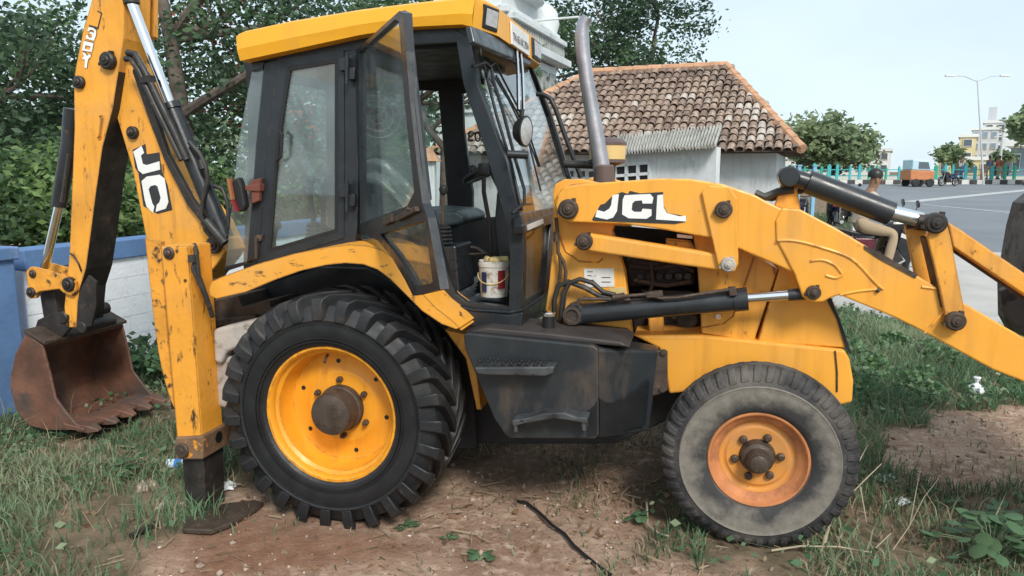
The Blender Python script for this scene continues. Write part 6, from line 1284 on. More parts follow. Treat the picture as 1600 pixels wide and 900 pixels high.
# ---- motorcycles
M['b_white_stripe'] = mat('white_stripe', (.6, .6, .6), .4); M['bike_black'] = mat('bike_black_paint', (.02, .021, .026), .25, var=.2); M['bike_maroon'] = mat('bike_maroon_panel', (.10, .015, .03), .3, var=.2); M['bike_blue'] = mat('bike_blue_tank', (.03, .05, .13), .25); M['alloy'] = mat('bike_alloy', (.45, .45, .46), .35, .8, var=.2)
def motorcycle(name, loc, rz, label, panel='bike_maroon', group='motorcycles by the road'):
    o = empty(name, loc, label, 'motorcycle', group, rz)
    def B(n_, mb, m, bevel=0, par=None): return mb.build(n_, M[m], par or o, bevel=bevel)
    for x in (-.64, .64):
        mb = MB(); mb.tube([Vector((x + .255 * math.cos(t), 0, .30 + .255 * math.sin(t))) for t in [2 * math.pi * i / 28 for i in range(29)]], .046, 8, False); w = B('wheel', mb, 'rubber')
        mb = MB(); mb.tube([Vector((x + .215 * math.cos(t), 0, .30 + .215 * math.sin(t))) for t in [2 * math.pi * i / 28 for i in range(29)]], .016, 6, False); mb.cyl((x, -.06, .30), (x, .06, .30), .06, 14)
        for k in range(6): t = math.pi * k / 3; mb.bar((x, 0, .3), (x + .21 * math.cos(t), 0, .3 + .21 * math.sin(t)), .02, .03, (0, 1, 0))
        B('rim', mb, 'alloy', 0, w)
        mb = MB(); a0, a1 = (R(20), R(160)) if x > 0 else (R(40), R(170)); mb.tube([Vector((x + .32 * math.cos(a0 + (a1 - a0) * i / 10), 0, .30 + .32 * math.sin(a0 + (a1 - a0) * i / 10))) for i in range(11)], .06, 6); B('mudguard', mb, 'bike_black')
    mb = MB()
    for y in (-.075, .075): mb.tube([(.64, y, .30), (.50, y, .68), (.44, y, .92)], .022, 8)
    B('fork', mb, 'alloy')
    mb = MB(); mb.tube([(.30, -.34, .99), (.40, -.18, 1.03), (.43, 0, 1.0), (.40, .18, 1.03), (.30, .34, .99)], .013, 8); hb = B('handlebar', mb, 'bike_black')
    for y in (-.32, .32): 
        mb = MB(); mb.tube([(.36, y * .8, 1.02), (.38, y * .9, 1.18)], .006, 5); mb.lathe([(.001, -.012), (.05, -.01), (.055, .01), (.001, .012)], (.38, y * .95, 1.22), (1, 0, .2), 14); B('mirror', mb, 'bike_black', 0, hb)
    mb = MB(); mb.lathe([(.001, -.12), (.07, -.1), (.095, .0), (.09, .03), (.001, .04)], (.52, 0, .88), (1, 0, -.1), 18); mb.prism([Vector((.46, -.09, .98)), Vector((.60, -.06, .92)), Vector((.62, -.06, .78)), Vector((.5, -.09, .78))], (0, .18, 0)); B('headlight', mb, 'bike_black', .02)
    mb = MB(); mb.prism([Vector((.36, -.12, .90)), Vector((.30, -.12, .97)), Vector((.12, -.12, .96)), Vector((-.04, -.12, .82)), Vector((.02, -.12, .72)), Vector((.30, -.12, .74))], (0, .24, 0)); B('fuel_tank', mb, 'bike_black', .04)
    mb = MB(); mb.prism([Vector((.26, -.15, .86)), Vector((.46, -.13, .80)), Vector((.42, -.13, .56)), Vector((.30, -.15, .42)), Vector((.20, -.15, .60))], (0, .30, 0)); lsh_ = B('leg_shield', mb, 'bike_black', .02)
    mb = MB(); mb.prism([Vector((.25, -.152, .80)), Vector((.41, -.135, .72)), Vector((.40, -.135, .68)), Vector((.24, -.152, .74))], (0, -.004, 0)); B('white_stripe', mb, 'b_white_stripe', 0, lsh_)
    mb = MB(); mb.prism([Vector((-.02, -.12, .82)), Vector((-.30, -.12, .80)), Vector((-.70, -.10, .90)), Vector((-.72, -.10, .84)), Vector((-.32, -.12, .73)), Vector((.0, -.12, .74))], (0, .22, 0)); B('seat', mb, 'rubber_seal', .025)
    mb = MB(); mb.prism([Vector((-.06, -.13, .72)), Vector((-.34, -.13, .72)), Vector((-.86, -.10, .88)), Vector((-.84, -.10, .80)), Vector((-.40, -.13, .56)), Vector((-.10, -.13, .54))], (0, .25, 0)); B('side_panel', mb, panel, .02)
    mb = MB(); mb.box((.10, 0, .40), (.42, .26, .26)); mb.box((.22, 0, .66), (.22, .20, .14)); mb.cyl((.12, 0, .48), (.24, 0, .70), .085, 14)
    for k in range(5): mb.cyl(Vector((.13, 0, .52)).lerp(Vector((.22, 0, .68)), k / 4), Vector((.137, 0, .532)).lerp(Vector((.227, 0, .692)), k / 4), .115, 14)
    B('engine', mb, 'engine', .02)
    mb = MB(); mb.tube([(.22, -.10, .56), (.32, -.13, .40), (.10, -.15, .26), (-.30, -.16, .28), (-.85, -.17, .36)], [.022, .022, .025, .045, .05], 10); B('silencer', mb, 'alloy')
    mb = MB(); mb.tube([(.42, 0, .86), (.10, 0, .80), (-.10, 0, .68), (-.12, 0, .38), (-.62, 0, .30)], .025, 8); mb.tube([(.42, 0, .8), (.30, 0, .42), (.0, 0, .30), (-.12, 0, .36)], .022, 8); mb.tube([(-.56, .11, .32), (-.36, .12, .74)], .025, 8); mb.tube([(-.56, -.11, .32), (-.36, -.12, .74)], .025, 8); B('frame', mb, 'bike_black')
    mb = MB(); mb.box((-.90, 0, .80), (.05, .16, .08)); B('tail_light', mb, 'red_lens', .01)
    mb = MB(); mb.tube([(-.05, .12, .32), (-.02, .26, .02)], .012, 6); B('side_stand', mb, 'bike_black')
    return o
mc = G(1368, 447); rb = motorcycle('motorcycle', mc, R(-10), 'maroon and black motorcycle with a rider in khaki behind the loader arm'); rb.scale = (1.12,) * 3
c1 = G(1300, 364); motorcycle('motorcycle', c1, R(70), 'dark blue motorcycle parked nose to the road right of the gate posts', 'bike_blue')
for (px, py, rz, lab_) in ((1208, 362, 70, 'black motorcycle parked left of the pale blue gate posts'), (1250, 366, 62, 'dark motorcycle parked between the pale blue gate posts'), (1328, 352, 80, 'motorcycle parked farthest right behind the tilt ram')):
    b2 = copy_tree([o for o in bpy.data.objects if o.get('label', '').startswith('dark blue motorcycle')][0]); b2.location = G(px, py); b2.rotation_euler = (0, 0, R(rz)); b2['label'] = lab_
# ---- people
M['skin'] = mat('brown_skin', (.23, .125, .075), .55, var=.1); M['khaki'] = mat('khaki_trousers', (.36, .27, .175), .85, var=.1, bump=.2, bscale=40); M['shirt'] = mat('pink_beige_shirt', (.46, .37, .30), .85, var=.1, bump=.2, bscale=40); M['hair'] = mat('black_hair', (.012, .011, .010), .5); M['blue_cloth'] = mat('blue_cloth', (.10, .16, .30), .85); M['white_cloth'] = mat('white_cloth', (.62, .62, .60), .85); M['red_cloth'] = mat('red_cloth', (.40, .06, .04), .85)
def skinned(name, verts, edges, radii, m, parent, root=0, sub=2):
    me = bpy.data.meshes.new(name); me.from_pydata([Vector(v) for v in verts], edges, []); me.materials.append(m); o = bpy.data.objects.new(name, me); COL.objects.link(o); o.parent = parent
    sk = o.modifiers.new('skin', 'SKIN'); sk.use_smooth_shade = True
    if not me.skin_vertices: me.attributes
    for i, r in enumerate(radii):
        rr = r if isinstance(r, tuple) else (r, r); d = me.skin_vertices[0].data[i]; d.radius = rr; d.use_root = (i == root)
    sb = o.modifiers.new('subdivision', 'SUBSURF'); sb.levels = 1; sb.render_levels = sub; return o
def person(loc, rz, label, pose, shirt, trousers, group=None):
    o = empty('person', loc, label, 'person', group, rz); J = pose
    names = ['pelvis', 'belly', 'chest', 'neck', 'head', 'crown', 'lsh', 'lel', 'lwr', 'rsh', 'rel', 'rwr', 'lhip', 'lkn', 'lan', 'lto', 'rhip', 'rkn', 'ran', 'rto']; ix = {n_: i for i, n_ in enumerate(names)}
    ed = [('pelvis', 'belly'), ('belly', 'chest'), ('chest', 'neck'), ('neck', 'head'), ('head', 'crown'), ('chest', 'lsh'), ('lsh', 'lel'), ('lel', 'lwr'), ('chest', 'rsh'), ('rsh', 'rel'), ('rel', 'rwr'), ('pelvis', 'lhip'), ('lhip', 'lkn'), ('lkn', 'lan'), ('lan', 'lto'), ('pelvis', 'rhip'), ('rhip', 'rkn'), ('rkn', 'ran'), ('ran', 'rto')]
    rad = dict(pelvis=.12, belly=.115, chest=.125, neck=.05, head=.085, crown=.075, lsh=.06, lel=.042, lwr=.028, rsh=.06, rel=.042, rwr=.028, lhip=.085, lkn=.058, lan=.04, lto=.035, rhip=.085, rkn=.058, ran=.04, rto=.035)
    skinned('body', [J[n_] for n_ in names], [(ix[a], ix[b_]) for a, b_ in ed], [rad[n_] for n_ in names], M['skin'], o)
    tn = ['pelvis', 'lhip', 'lkn', 'lan', 'rhip', 'rkn', 'ran', 'belly']; ti = {n_: i for i, n_ in enumerate(tn)}
    skinned('trousers', [J[n_] for n_ in tn], [(ti[a], ti[b_]) for a, b_ in (('pelvis', 'lhip'), ('lhip', 'lkn'), ('lkn', 'lan'), ('pelvis', 'rhip'), ('rhip', 'rkn'), ('rkn', 'ran'), ('pelvis', 'belly'))], [.135, .10, .075, .062, .10, .075, .062, .125], M[trousers], o)
    sn_ = ['belly', 'pelvis', 'chest', 'lsh', 'rsh', 'lel', 'rel']; si = {n_: i for i, n_ in enumerate(sn_)}; V_ = {k: Vector(J[k]) for k in sn_}; V_['lel'] = V_['lsh'].lerp(V_['lel'], .8); V_['rel'] = V_['rsh'].lerp(V_['rel'], .8)
    skinned('shirt', [V_[n_] for n_ in sn_], [(si[a], si[b_]) for a, b_ in (('pelvis', 'belly'), ('belly', 'chest'), ('chest', 'lsh'), ('chest', 'rsh'), ('lsh', 'lel'), ('rsh', 'rel'))], [.13, .128, .142, .078, .078, .058, .058], M[shirt], o)
    hd = Vector(J['head']).lerp(Vector(J['crown']), .62); up_ = (Vector(J['crown']) - Vector(J['head'])).normalized(); mb = MB(); mb.lathe([(.098, -.01), (.104, .04), (.085, .09), (.04, .12), (.001, .125)], hd - Vector((.015, 0, .01)), up_, 16); mb.build('hair', M['hair'], o)
    f = Vector(J['head']); mb = MB(); mb.prism([f + Vector((.082, -.012, .0)), f + Vector((.112, 0, .0)), f + Vector((.088, 0, .05))], (0, .012, 0)); mb.build('nose', M['skin'], o, bevel=.004)
    for y in (-.034, .034):
        mb = MB(); mb.lathe([(.001, -.01), (.011, 0), (.001, .01)], f + Vector((.082, y, .035)), (1, 0, 0), 8); mb.build('eye', M['hair'], o)
        mb = MB(); mb.box(f + Vector((.0, y * 2.7, .02)), (.035, .014, .06)); mb.build('ear', M['skin'], o, bevel=.005)
    mb = MB(); mb.box(f + Vector((.084, 0, -.03)), (.012, .045, .008)); mb.build('mouth', M['red_cloth'], o)
    for s in ('l', 'r'):
        w = Vector(J[s + 'wr']); d_ = (w - Vector(J[s + 'el'])).normalized(); pv, pe, pr_ = [w, w + d_ * .05, w + d_ * .09], [(0, 1), (1, 2)], [.026, (.036, .018), (.034, .016)]
        sd = d_.cross(Vector((0, 0, 1))); sd = sd.normalized() if sd.length > .1 else Vector((0, 1, 0)); dn2 = sd.cross(d_)
        for k, (so, L_) in enumerate(((-.027, .06), (-.009, .072), (.009, .068), (.027, .052))):
            i0 = len(pv); pv += [w + d_ * .095 + sd * so, w + d_ * (.095 + L_ * .5) + sd * so * 1.05 - dn2 * .012, w + d_ * (.095 + L_ * .8) + sd * so * 1.05 - dn2 * .04]; pe += [(2, i0), (i0, i0 + 1), (i0 + 1, i0 + 2)]; pr_ += [.0095, .0088, .0075]
        i0 = len(pv); pv += [w + d_ * .045 + sd * .045, w + d_ * .08 + sd * .06 - dn2 * .015]; pe += [(1, i0), (i0, i0 + 1)]; pr_ += [.011, .009]
        skinned('hand', pv, pe, pr_, M['skin'], o, 0, 1)
    for s in ('l', 'r'):
        a_, t_ = Vector(J[s + 'an']), Vector(J[s + 'to']); mb = MB(); mb.prism([a_ + Vector((-.07, -.04, -.06)), t_ + Vector((.06, -.04, -.035)), t_ + Vector((.05, -.04, .02)), a_ + Vector((.02, -.04, .04)), a_ + Vector((-.06, -.04, .04))], (0, .08, 0)); mb.build('shoe', M['rubber_seal'], o, bevel=.015)
    return o
RIDE = dict(pelvis=(-.30, 0, .90), belly=(-.27, 0, 1.06), chest=(-.20, 0, 1.26), neck=(-.15, 0, 1.42), head=(-.11, 0, 1.53), crown=(-.10, 0, 1.65), lsh=(-.19, .19, 1.33), lel=(.0, .26, 1.12), lwr=(.20, .30, 1.06), rsh=(-.19, -.19, 1.33), rel=(.0, -.26, 1.12), rwr=(.20, -.30, 1.06),
            lhip=(-.27, .11, .88), lkn=(.14, .20, .80), lan=(.02, .22, .38), lto=(.14, .23, .34), rhip=(-.27, -.11, .88), rkn=(.14, -.22, .80), ran=(.02, -.24, .16), rto=(.14, -.25, .10))
STAND = dict(pelvis=(0, 0, .92), belly=(0, 0, 1.08), chest=(.01, 0, 1.30), neck=(.01, 0, 1.47), head=(.03, 0, 1.57), crown=(.03, 0, 1.68), lsh=(0, .19, 1.38), lel=(-.04, .24, 1.10), lwr=(.06, .25, .86), rsh=(0, -.19, 1.38), rel=(.02, -.24, 1.10), rwr=(.12, -.24, .88), lhip=(0, .10, .90), lkn=(.06, .11, .50), lan=(-.02, .11, .09), lto=(.10, .12, .05), rhip=(0, -.10, .90), rkn=(.0, -.11, .50), ran=(-.10, -.11, .10), rto=(.02, -.12, .05))
rp = person(mc, R(-10), 'man in khaki trousers and a beige shirt seated on the maroon motorcycle', RIDE, 'shirt', 'khaki'); rp.scale = (1.12,) * 3
for (px, rz, lab_, s_, t_) in ((1502, 200, 'distant person in a white shirt walking by the green railing', 'white_cloth', 'blue_cloth'), (1560, 10, 'distant person in red clothes standing at the green railing', 'red_cloth', 'khaki'), (1545, 90, 'distant person in a blue shirt standing beside the person in red', 'blue_cloth', 'khaki')):
    q = T(px, 268, 55.6); person(Vector((q.x, q.y, hgt(q.x, q.y) + .3)), R(rz), lab_, STAND, s_, t_, 'people by the far railing')
# ---- far side of the road
M['kerb_white'] = mat('kerb_white', (.62, .61, .58), .8); M['kerb_black'] = mat('kerb_black', (.06, .06, .06), .8); M['pale_ground'] = mat('pale_pavement', (.48, .44, .38), .9, var=.1, vscale=.3)
sheet('far_pavement', [(4, 54.3), (95, 54.3), (95, 66), (4, 66)], .30, M['pale_ground'])
mb = MB(); kz = hgt(0, 54); step_ = .55; x = 14.0; i = 0
while x < 62: mb.cur = i % 2; mb.box((x, 54, kz + .15), (step_ - .01, .35, .34)); x += step_; i += 1
tag(mb.build('kerb', [M['kerb_white'], M['kerb_black']], None), kind='structure')
M['rail_green'] = mat('green_railing_paint', (.02, .30, .20), .5); M['rail_teal'] = mat('teal_railing_paint', (.05, .36, .38), .5); M['rail_red'] = mat('orange_red_post_paint', (.50, .13, .05), .5)
FN_ = empty('railing', Vector((26, 55, kz + .3)), 'green and teal picket railing behind the striped kerb across the road', 'railing')
random.seed(6); x = -6.0; pts_ = []
while x < 34: pts_.append(x); x += random.choice((.55, .6, .7, .95))
for x in pts_:
    mb = MB(); w = random.choice((.14, .2, .26)); h = random.uniform(.85, 1.15); mb.box((x, 0, h / 2), (w, .1, h)); mb.box((x, 0, h + .04), (w * .6, .07, .1)); mb.build('picket', M[random.choice(('rail_green', 'rail_teal', 'rail_green', 'rail_teal', 'rail_red') if 7 < x < 10 else ('rail_green', 'rail_teal', 'rail_green'))], FN_)
for z in (.3, .75):
    mb = MB(); mb.box((14, .03, z), (40, .04, .06)); mb.build('rail', M['rail_teal'], FN_)
M['b_yellow'] = mat('hazed_yellow_plaster', (.62, .52, .28), .9, var=.06, vscale=.3); M['b_grey'] = mat('hazed_grey_plaster', (.52, .54, .56), .9, var=.08, vscale=.3); M['b_white'] = mat('white_plaster_far', (.70, .70, .68), .9, var=.05); M['b_win'] = mat('far_dark_glass', (.10, .12, .14), .2); M['b_blue'] = mat('blue_grey_glazing', (.22, .29, .36), .2)  # pale building colours: distance haze is mixed into the paint
def building(name, label, px0, px1, pytop, dep, m, cols, rows, thick=9, base=None, wm='b_win', parapet=True):
    a, c = T(px0, pytop, dep), T(px1, pytop, dep); z0 = hgt(a.x, a.y); o = empty(name, Vector((a.x, a.y, z0)), label, 'building'); w, h = (c.x - a.x) * .86, a.z - z0; o.rotation_euler = (0, 0, -math.atan2(c.x, c.y))
    mb = MB(); mb.box((w / 2, thick / 2, h / 2 - .2), (w, thick, h + .4)); mb.build('wall', M[m], o)
    if parapet: mb = MB(); mb.box((w / 2, thick / 2, h + .12), (w + .3, thick + .3, .3)); mb.build('parapet', M['b_white'], o)
    for i in range(cols):
        for j in range(rows):
            x = w * (i + .5) / cols; z = h * (j + .55) / rows; ww, wh = w / cols * .58, h / rows * .55
            mb = MB(); mb.box((x, -.02, z), (ww, .16, wh)); f = mb.build('window', M['b_white'], o); mb = MB(); mb.box((x, -.09, z), (ww * .86, .06, wh * .86)); mb.build('pane', M[wm], f)
    return o, w, h
building('yellow_building', 'far plain yellow building left of the street lamp', 1500, 1526, 214, 74, 'b_yellow', 1, 3)
building('grey_building', 'far grey building with tall glazing behind the street lamp', 1520, 1561, 203, 80, 'b_grey', 3, 4, wm='b_blue')
o, w, h = building('white_building', 'far narrow white building with a roof tank room', 1538, 1574, 192, 88, 'b_white', 2, 5); mb = MB(); mb.box((w * .3, 3, h + 1), (w * .35, 2.5, 1.8)); mb.build('tank_room', M['b_grey'], o)
building('low_shop', 'far low yellow shop building behind the railing', 1466, 1548, 250, 66, 'b_yellow', 4, 1)
building('cream_wall_house', 'far cream house between the shop and the right tree', 1548, 1584, 255, 67, 'b_white', 2, 1)
o, w, h = building('shed', 'far low white roofed building with dark windows at the right edge', 1580, 1660, 231, 64, 'b_blue', 4, 1); mb = MB(); mb.box((w / 2, 3.5, h + .35), (w + .8, 10, .5)); mb.build('roof', M['b_white'], o)
building('long_building', 'far pale building hidden behind the parked motorcycles', 1180, 1400, 238, 85, 'b_white', 12, 2)
# street lamp
q = T(1539, 268, 53); SL = empty('street_lamp', Vector((q.x, q.y, hgt(q.x, q.y))), 'tall thin double-armed street lamp beyond the road', 'street lamp'); hl_ = T(1527, 125, 53).z - SL.location.z; lean = (T(1527, 125, 53).x - q.x)
mb = MB(); mb.tube([(0, 0, 0), (lean * .5, 0, hl_ * .5), (lean, 0, hl_)], [.07, .05, .035], 8); mb.build('pole', M['b_grey'], SL)
for s in (-1, 1):
    mb = MB(); mb.tube([(lean, 0, hl_ - .1), (lean + s * .9, 0, hl_ + .25), (lean + s * 1.6, 0, hl_ + .3)], .035, 6); arm_ = mb.build('lamp_arm', M['b_grey'], SL); mb = MB(); mb.box((lean + s * 1.9, 0, hl_ + .29), (.7, .22, .12)); mb.build('lamp_head', M['b_white'], arm_, bevel=.03)
q = T(1561, 268, 57); UP = empty('utility_pole', Vector((q.x, q.y, hgt(q.x, q.y))), 'thin grey utility pole right of the street lamp', 'pole'); h2 = T(1560, 205, 57).z - UP.location.z; mb = MB(); mb.tube([(0, 0, 0), (0, 0, h2)], [.11, .08], 8); mb.build('pole', M['b_grey'], UP); mb = MB(); mb.box((0, 0, h2 - .4), (1.3, .08, .08)); mb.build('crossarm', M['b_grey'], UP)
# orange goods truck across the road, mostly hidden by nothing: cab in pale blue, orange body
M['truck_orange'] = mat('orange_truck_body', (.50, .19, .08), .5); M['truck_blue'] = mat('pale_blue_truck_cab', (.45, .62, .68), .4)
q = G(1459, 289); q = Vector((q.x, 50, hgt(q.x, 50))); q.x = T(1438, 268, 50).x; TR = empty('small_truck', q, 'small orange goods carrier with a pale blue top across the road', 'truck')
mb = MB(); mb.prism([Vector((-1.0, -.7, .45)), Vector((.55, -.7, .45)), Vector((.6, -.7, 1.05)), Vector((-1.0, -.7, 1.1))], (0, 1.4, 0)); tbod = mb.build('truck_body', M['truck_orange'], TR, bevel=.05)
mb = MB(); mb.prism([Vector((-.9, -.66, 1.1)), Vector((.45, -.66, 1.06)), Vector((.25, -.66, 1.75)), Vector((-.9, -.66, 1.8))], (0, 1.32, 0)); mb.build('truck_cab', M['truck_blue'], TR, bevel=.08)
mb = MB(); mb.prism([Vector((-.5, -.68, 1.2)), Vector((.25, -.68, 1.18)), Vector((.12, -.68, 1.62)), Vector((-.5, -.68, 1.64))], (0, .03, 0)); mb.build('side_window', M['b_win'], TR)
for x in (-.6, .35):
    mb = MB(); mb.cyl((x, -.72, .28), (x, -.55, .28), .28, 18); mb.build('wheel', M['rubber'], TR); mb = MB(); mb.cyl((x, .55, .28), (x, .72, .28), .28, 18); mb.build('wheel', M['rubber'], TR)
b3 = copy_tree([o for o in bpy.data.objects if o.get('label', '').startswith('dark blue motorcycle')][0]); q = T(1483, 268, 51); b3.location = (q.x, 51, hgt(q.x, 51)); b3.rotation_euler = (0, 0, R(200)); b3['label'] = 'distant motorcycle standing on the road right of the orange carrier'
# ---------------------------------------------------------------- things lying on the ground
def tubething(name, pts, r, m, label, cat, n=8, rad=None):
    mb = MB(); P = [G(x, y, z) if len(t) == 3 and False else G(x, y) + Vector((0, 0, t[2] if len(t) > 2 else r)) for t in pts for x, y in [t[:2]]]
    mb.tube(P, rad or r, n); o = mb.build(name, M[m], None, origin=P[0]); return tag(o, label, cat)
tubething('cable', [(806, 784, .01), (822, 790, .02), (842, 804, .014), (862, 824, .014), (882, 838, .014), (896, 856, .014), (914, 872, .014), (936, 890, .014), (960, 908, .014), (990, 930, .014)], .009, 'rubber_seal', 'black cable snaking over the bare earth to the bottom edge', 'cable')
tubething('pipe_offcut', [(205, 844, .02), (247, 823, .022)], .017, 'steel_dark', 'short dark pipe lying in front of the stabilizer foot', 'pipe', 12)
tubething('stick', [(1010, 800, .06), (1012, 826, .02), (1030, 838, .014), (1046, 842, .014)], .006, 'twig', 'thin crooked stick beside the front tyre', 'stick', 6)
def branch(name, base, runs, r, label):
    root = G(*base); mb = MB()
    for pts in runs: mb.tube([G(x, y + .0) + Vector((0, 0, z)) - root for x, y, z in pts], [r * (1 - .6 * i / (len(pts) - 1)) for i in range(len(pts))], 6)
    o = mb.build(name, M['twig'], None); o.location = root; return tag(o, label, 'branch')
branch('dry_branch', (1210, 862), [[(1205, 866, .02), (1250, 862, .03), (1310, 866, .04), (1360, 872, .03), (1390, 862, .10)], [(1287, 862, .03), (1296, 840, .10), (1320, 822, .16), (1350, 805, .22), (1372, 792, .26)], [(1320, 822, .16), (1336, 790, .26), (1350, 770, .3)], [(1262, 862, .03), (1256, 835, .12), (1240, 810, .2), (1226, 800, .22)], [(1340, 812, .19), (1352, 838, .08)]], .006, 'pale dry forked branch lying in the grass below the front tyre')
branch('dry_branch', (1395, 842), [[(1395, 862, .01), (1420, 838, .06), (1440, 815, .14), (1462, 800, .2)], [(1420, 838, .06), (1432, 790, .2)]], .003, 'thin dry stalk standing right of the forked branch')
# crumpled litter
def crumple(name, px, py, w, h, m, label, cat, seed, rows=7, cols=9, rough_=.45):
    r_ = random.Random(seed); c = G(px, py); vs = []; W_, H_ = w, h
    for i in range(rows):
        for j in range(cols):
            u, v = j / (cols - 1) - .5, i / (rows - 1) - .5; ed = max(abs(u), abs(v)) * 2
            vs.append((u * W_ + r_.uniform(-1, 1) * W_ / cols * .5, v * W_ * .7 + r_.uniform(-1, 1) * W_ / cols * .5, max(.004, H_ * (1 - ed ** 2) * .8 + r_.uniform(-rough_, rough_) * H_ * (1 - ed * .6))))
    mb = MB(); mb.add(vs, [[i * cols + j, i * cols + j + 1, (i + 1) * cols + j + 1, (i + 1) * cols + j] for i in range(rows - 1) for j in range(cols - 1)])
    o = mb.build(name, m, None); o.location = c; o.rotation_euler = (0, 0, r_.uniform(-.6, .6)); s = o.modifiers.new('thickness', 'SOLIDIFY'); s.thickness = .002; return tag(o, label, cat)
M['bag_white'] = mat('white_polythene', (.78, .79, .82), .35, var=.05); M['wrapper'] = mat('silvery_wrapper', (.60, .64, .66), .3, var=.2, dirt=(.10, .16, .12), dirt_at=.55, dirt_soft=.06, dscale=16); M['blue_label'] = mat('blue_bottle_label', (.03, .20, .60), .35); M['clear_pet'] = mat('cloudy_plastic_bottle', (.55, .66, .72), .2); M['cloth_pale'] = mat('soiled_pale_cloth', (.42, .34, .28), .95, var=.35, vscale=10, dirt=(.22, .13, .09), dirt_at=.52, dscale=9); M['card'] = mat('salmon_stone', (.50, .33, .24), .9, var=.2)
crumple('plastic_bag', 1524, 620, .13, .10, M['bag_white'], 'white knotted plastic bag in the weeds below the loader arm', 'plastic bag', 1)
mb = MB(); c = G(1524, 618); mb.lathe([(.001, .0), (.045, .01), (.07, .05), (.06, .09), (.02, .115), (.012, .125), (.03, .17), (.02, .18)], (0, 0, 0), (0, 0, 1), 9, False); bk_ = [o for o in bpy.data.objects if o.name.startswith('plastic_bag')][0]
kn = mb.build('bag_knot', M['bag_white'], bk_)
crumple('wrapper', 1384, 748, .14, .035, M['wrapper'], 'crumpled silvery wrapper right of the front tyre', 'wrapper', 2)
crumple('wrapper', 1408, 785, .10, .03, M['wrapper'], 'smaller grey wrapper below the silvery one', 'wrapper', 3)
crumple('wrapper', 1378, 640, .11, .03, M['wrapper'], 'crushed shiny wrapper in the grass behind the front tyre', 'wrapper', 4)
crumple('plastic_scrap', 352, 762, .12, .05, M['bag_white'], 'white plastic scrap between the stabilizer leg and the rear tyre', 'plastic scrap', 5)
crumple('rag', 232, 764, .13, .06, M['cloth_pale'], 'brown and white rag heap in the grass left of the stabilizer leg', 'rag', 6, rough_=.6)
crumple('rag', 264, 792, .12, .05, M['cloth_pale'], 'twisted pale rag touching the stabilizer leg', 'rag', 7, rough_=.7)
mb = MB(); mb.lathe([(.001, 0), (.030, .004), (.032, .03), (.03, .05), (.032, .07), (.032, .10), (.03, .13), (.024, .155), (.012, .175), (.012, .19), (.001, .19)], (0, 0, 0), (1, 0, 0), 18); c = G(262, 736) + Vector((0, 0, .05)); bo_ = mb.build('bottle', M['clear_pet'], None); bo_.location = c; tag(bo_, 'crushed plastic bottle with a blue label beside the stabilizer leg', 'bottle')
mb = MB(); mb.lathe([(.0325, .055), (.0335, .06), (.0335, .095), (.0325, .10)], (0, 0, 0), (1, 0, 0), 18); mb.build('bottle_label', M['blue_label'], bo_)
crumple('stone', 1556, 612, .10, .10, M['card'], 'rounded salmon stone half hidden behind the white bag', 'stone', 9, rough_=.15)
for (px, py, s, lab_) in ((590, 838, .022, 'small white chip on the earth in front of the rear tyre'), (1438, 738, .03, 'small reddish stone on the bare patch at the right'), (250, 856, .02, 'flat pale chip left of the stabilizer foot'), (640, 838, .02, 'small pale chip right of the white one'), (300, 800, .03, 'small pale stone against the stabilizer leg')):
    crumple('stone', px, py, s, s * .5, M['pale_pebble'], lab_, 'stone', px, 5, 6, .2)
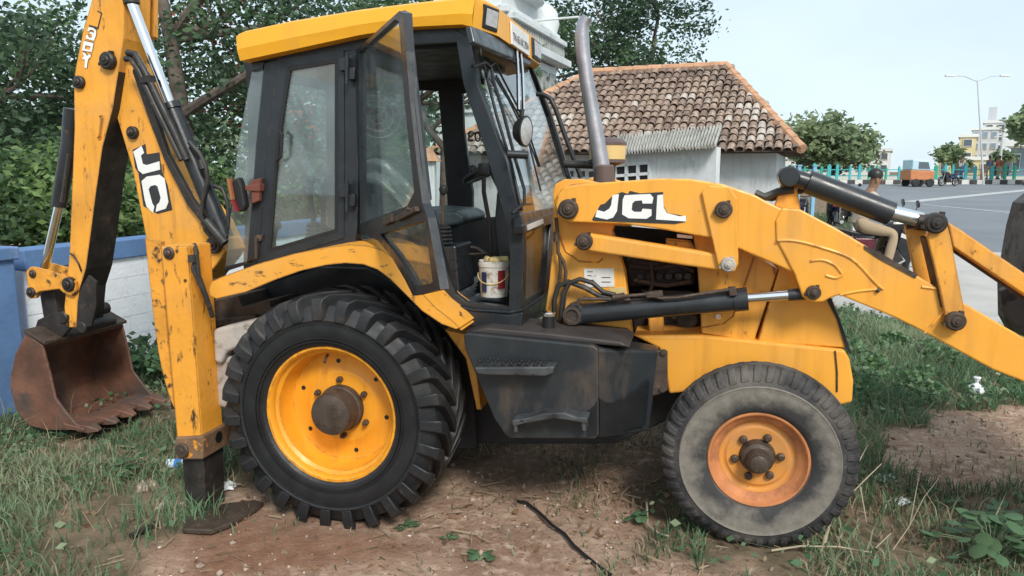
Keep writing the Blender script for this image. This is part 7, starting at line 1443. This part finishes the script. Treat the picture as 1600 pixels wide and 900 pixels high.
# small plants
def seedling(px, py, n_, h, ls, seed, label, name='seedling'):
    r_ = random.Random(seed); c = G(px, py); o = empty(name, c, label, 'plant'); mb = MB(); lv_ = []
    for k in range(n_):
        a = r_.uniform(0, 6.28); e = r_.uniform(.2, 1.0); tip = Vector((math.cos(a) * h * e, math.sin(a) * h * e * .8, h * (1.15 - e * .75) * r_.uniform(.6, 1.1)))
        mb.tube([(0, 0, -.01), tip * .55 + Vector((0, 0, h * .18)), tip], [.004, .003, .002], 5, False); lv_.append((tip, a))
    mb.build('stem', M['grass2'], o)
    for tip, a in lv_:
        L = ls * r_.uniform(.7, 1.2); u = Vector((math.cos(a), math.sin(a), r_.uniform(-.5, .3))).normalized(); w = Vector((-math.sin(a), math.cos(a), r_.uniform(-.3, .3))).normalized(); nn = u.cross(w)
        vs = [tip - u * L * .3]
        for (s, wd2) in ((-.1, .34), (.25, .46), (.6, .36)): vs += [tip + u * L * s - w * L * wd2 - nn * L * .05, tip + u * L * s + nn * L * .06, tip + u * L * s + w * L * wd2 - nn * L * .05]
        vs.append(tip + u * L * .95)
        mb = MB(); mb.add(vs, [[0, 2, 1], [0, 3, 2], [1, 2, 5, 4], [2, 3, 6, 5], [4, 5, 8, 7], [5, 6, 9, 8], [7, 8, 10], [8, 9, 10]], True); mb.build('leaf', M['weed'] if r_.random() < .75 else M['leaf_mid'], o, sharp=False)
seedling(636, 826, 12, .045, .035, 1, 'small clover-like plant at the foot of the rear tyre')
seedling(748, 874, 12, .05, .04, 2, 'little green plant alone on the earth near the bottom')
seedling(700, 842, 7, .03, .03, 3, 'tiny green sprout above the little plant')
seedling(1548, 880, 44, .26, .075, 4, 'broad-leaved green plant in the bottom right corner', 'broadleaf_plant')
seedling(1600, 860, 34, .24, .075, 5, 'broad-leaved plant cut by the right edge of the picture', 'broadleaf_plant')
seedling(1560, 830, 20, .15, .06, 6, 'smaller broad-leaved plant at the back of the corner clump', 'broadleaf_plant')
seedling(1490, 790, 8, .05, .045, 7, 'small weed on the bare patch right of the wrappers')
seedling(1452, 772, 8, .045, .04, 8, 'small weed between the wrappers and the corner plants')
seedling(1000, 815, 14, .06, .045, 9, 'small leafy weed left of the front tyre')
seedling(200, 745, 22, .12, .055, 10, 'light green leafy weed in the grass left of the rags')
seedling(1408, 590, 16, .10, .05, 11, 'weed with pale leaves below the loader arm')
for o in list(bpy.data.objects):
    if o.type == 'MESH' and o.parent is None and not o.get('label') and o.get('kind') is None: print('UNTAGGED', o.name)
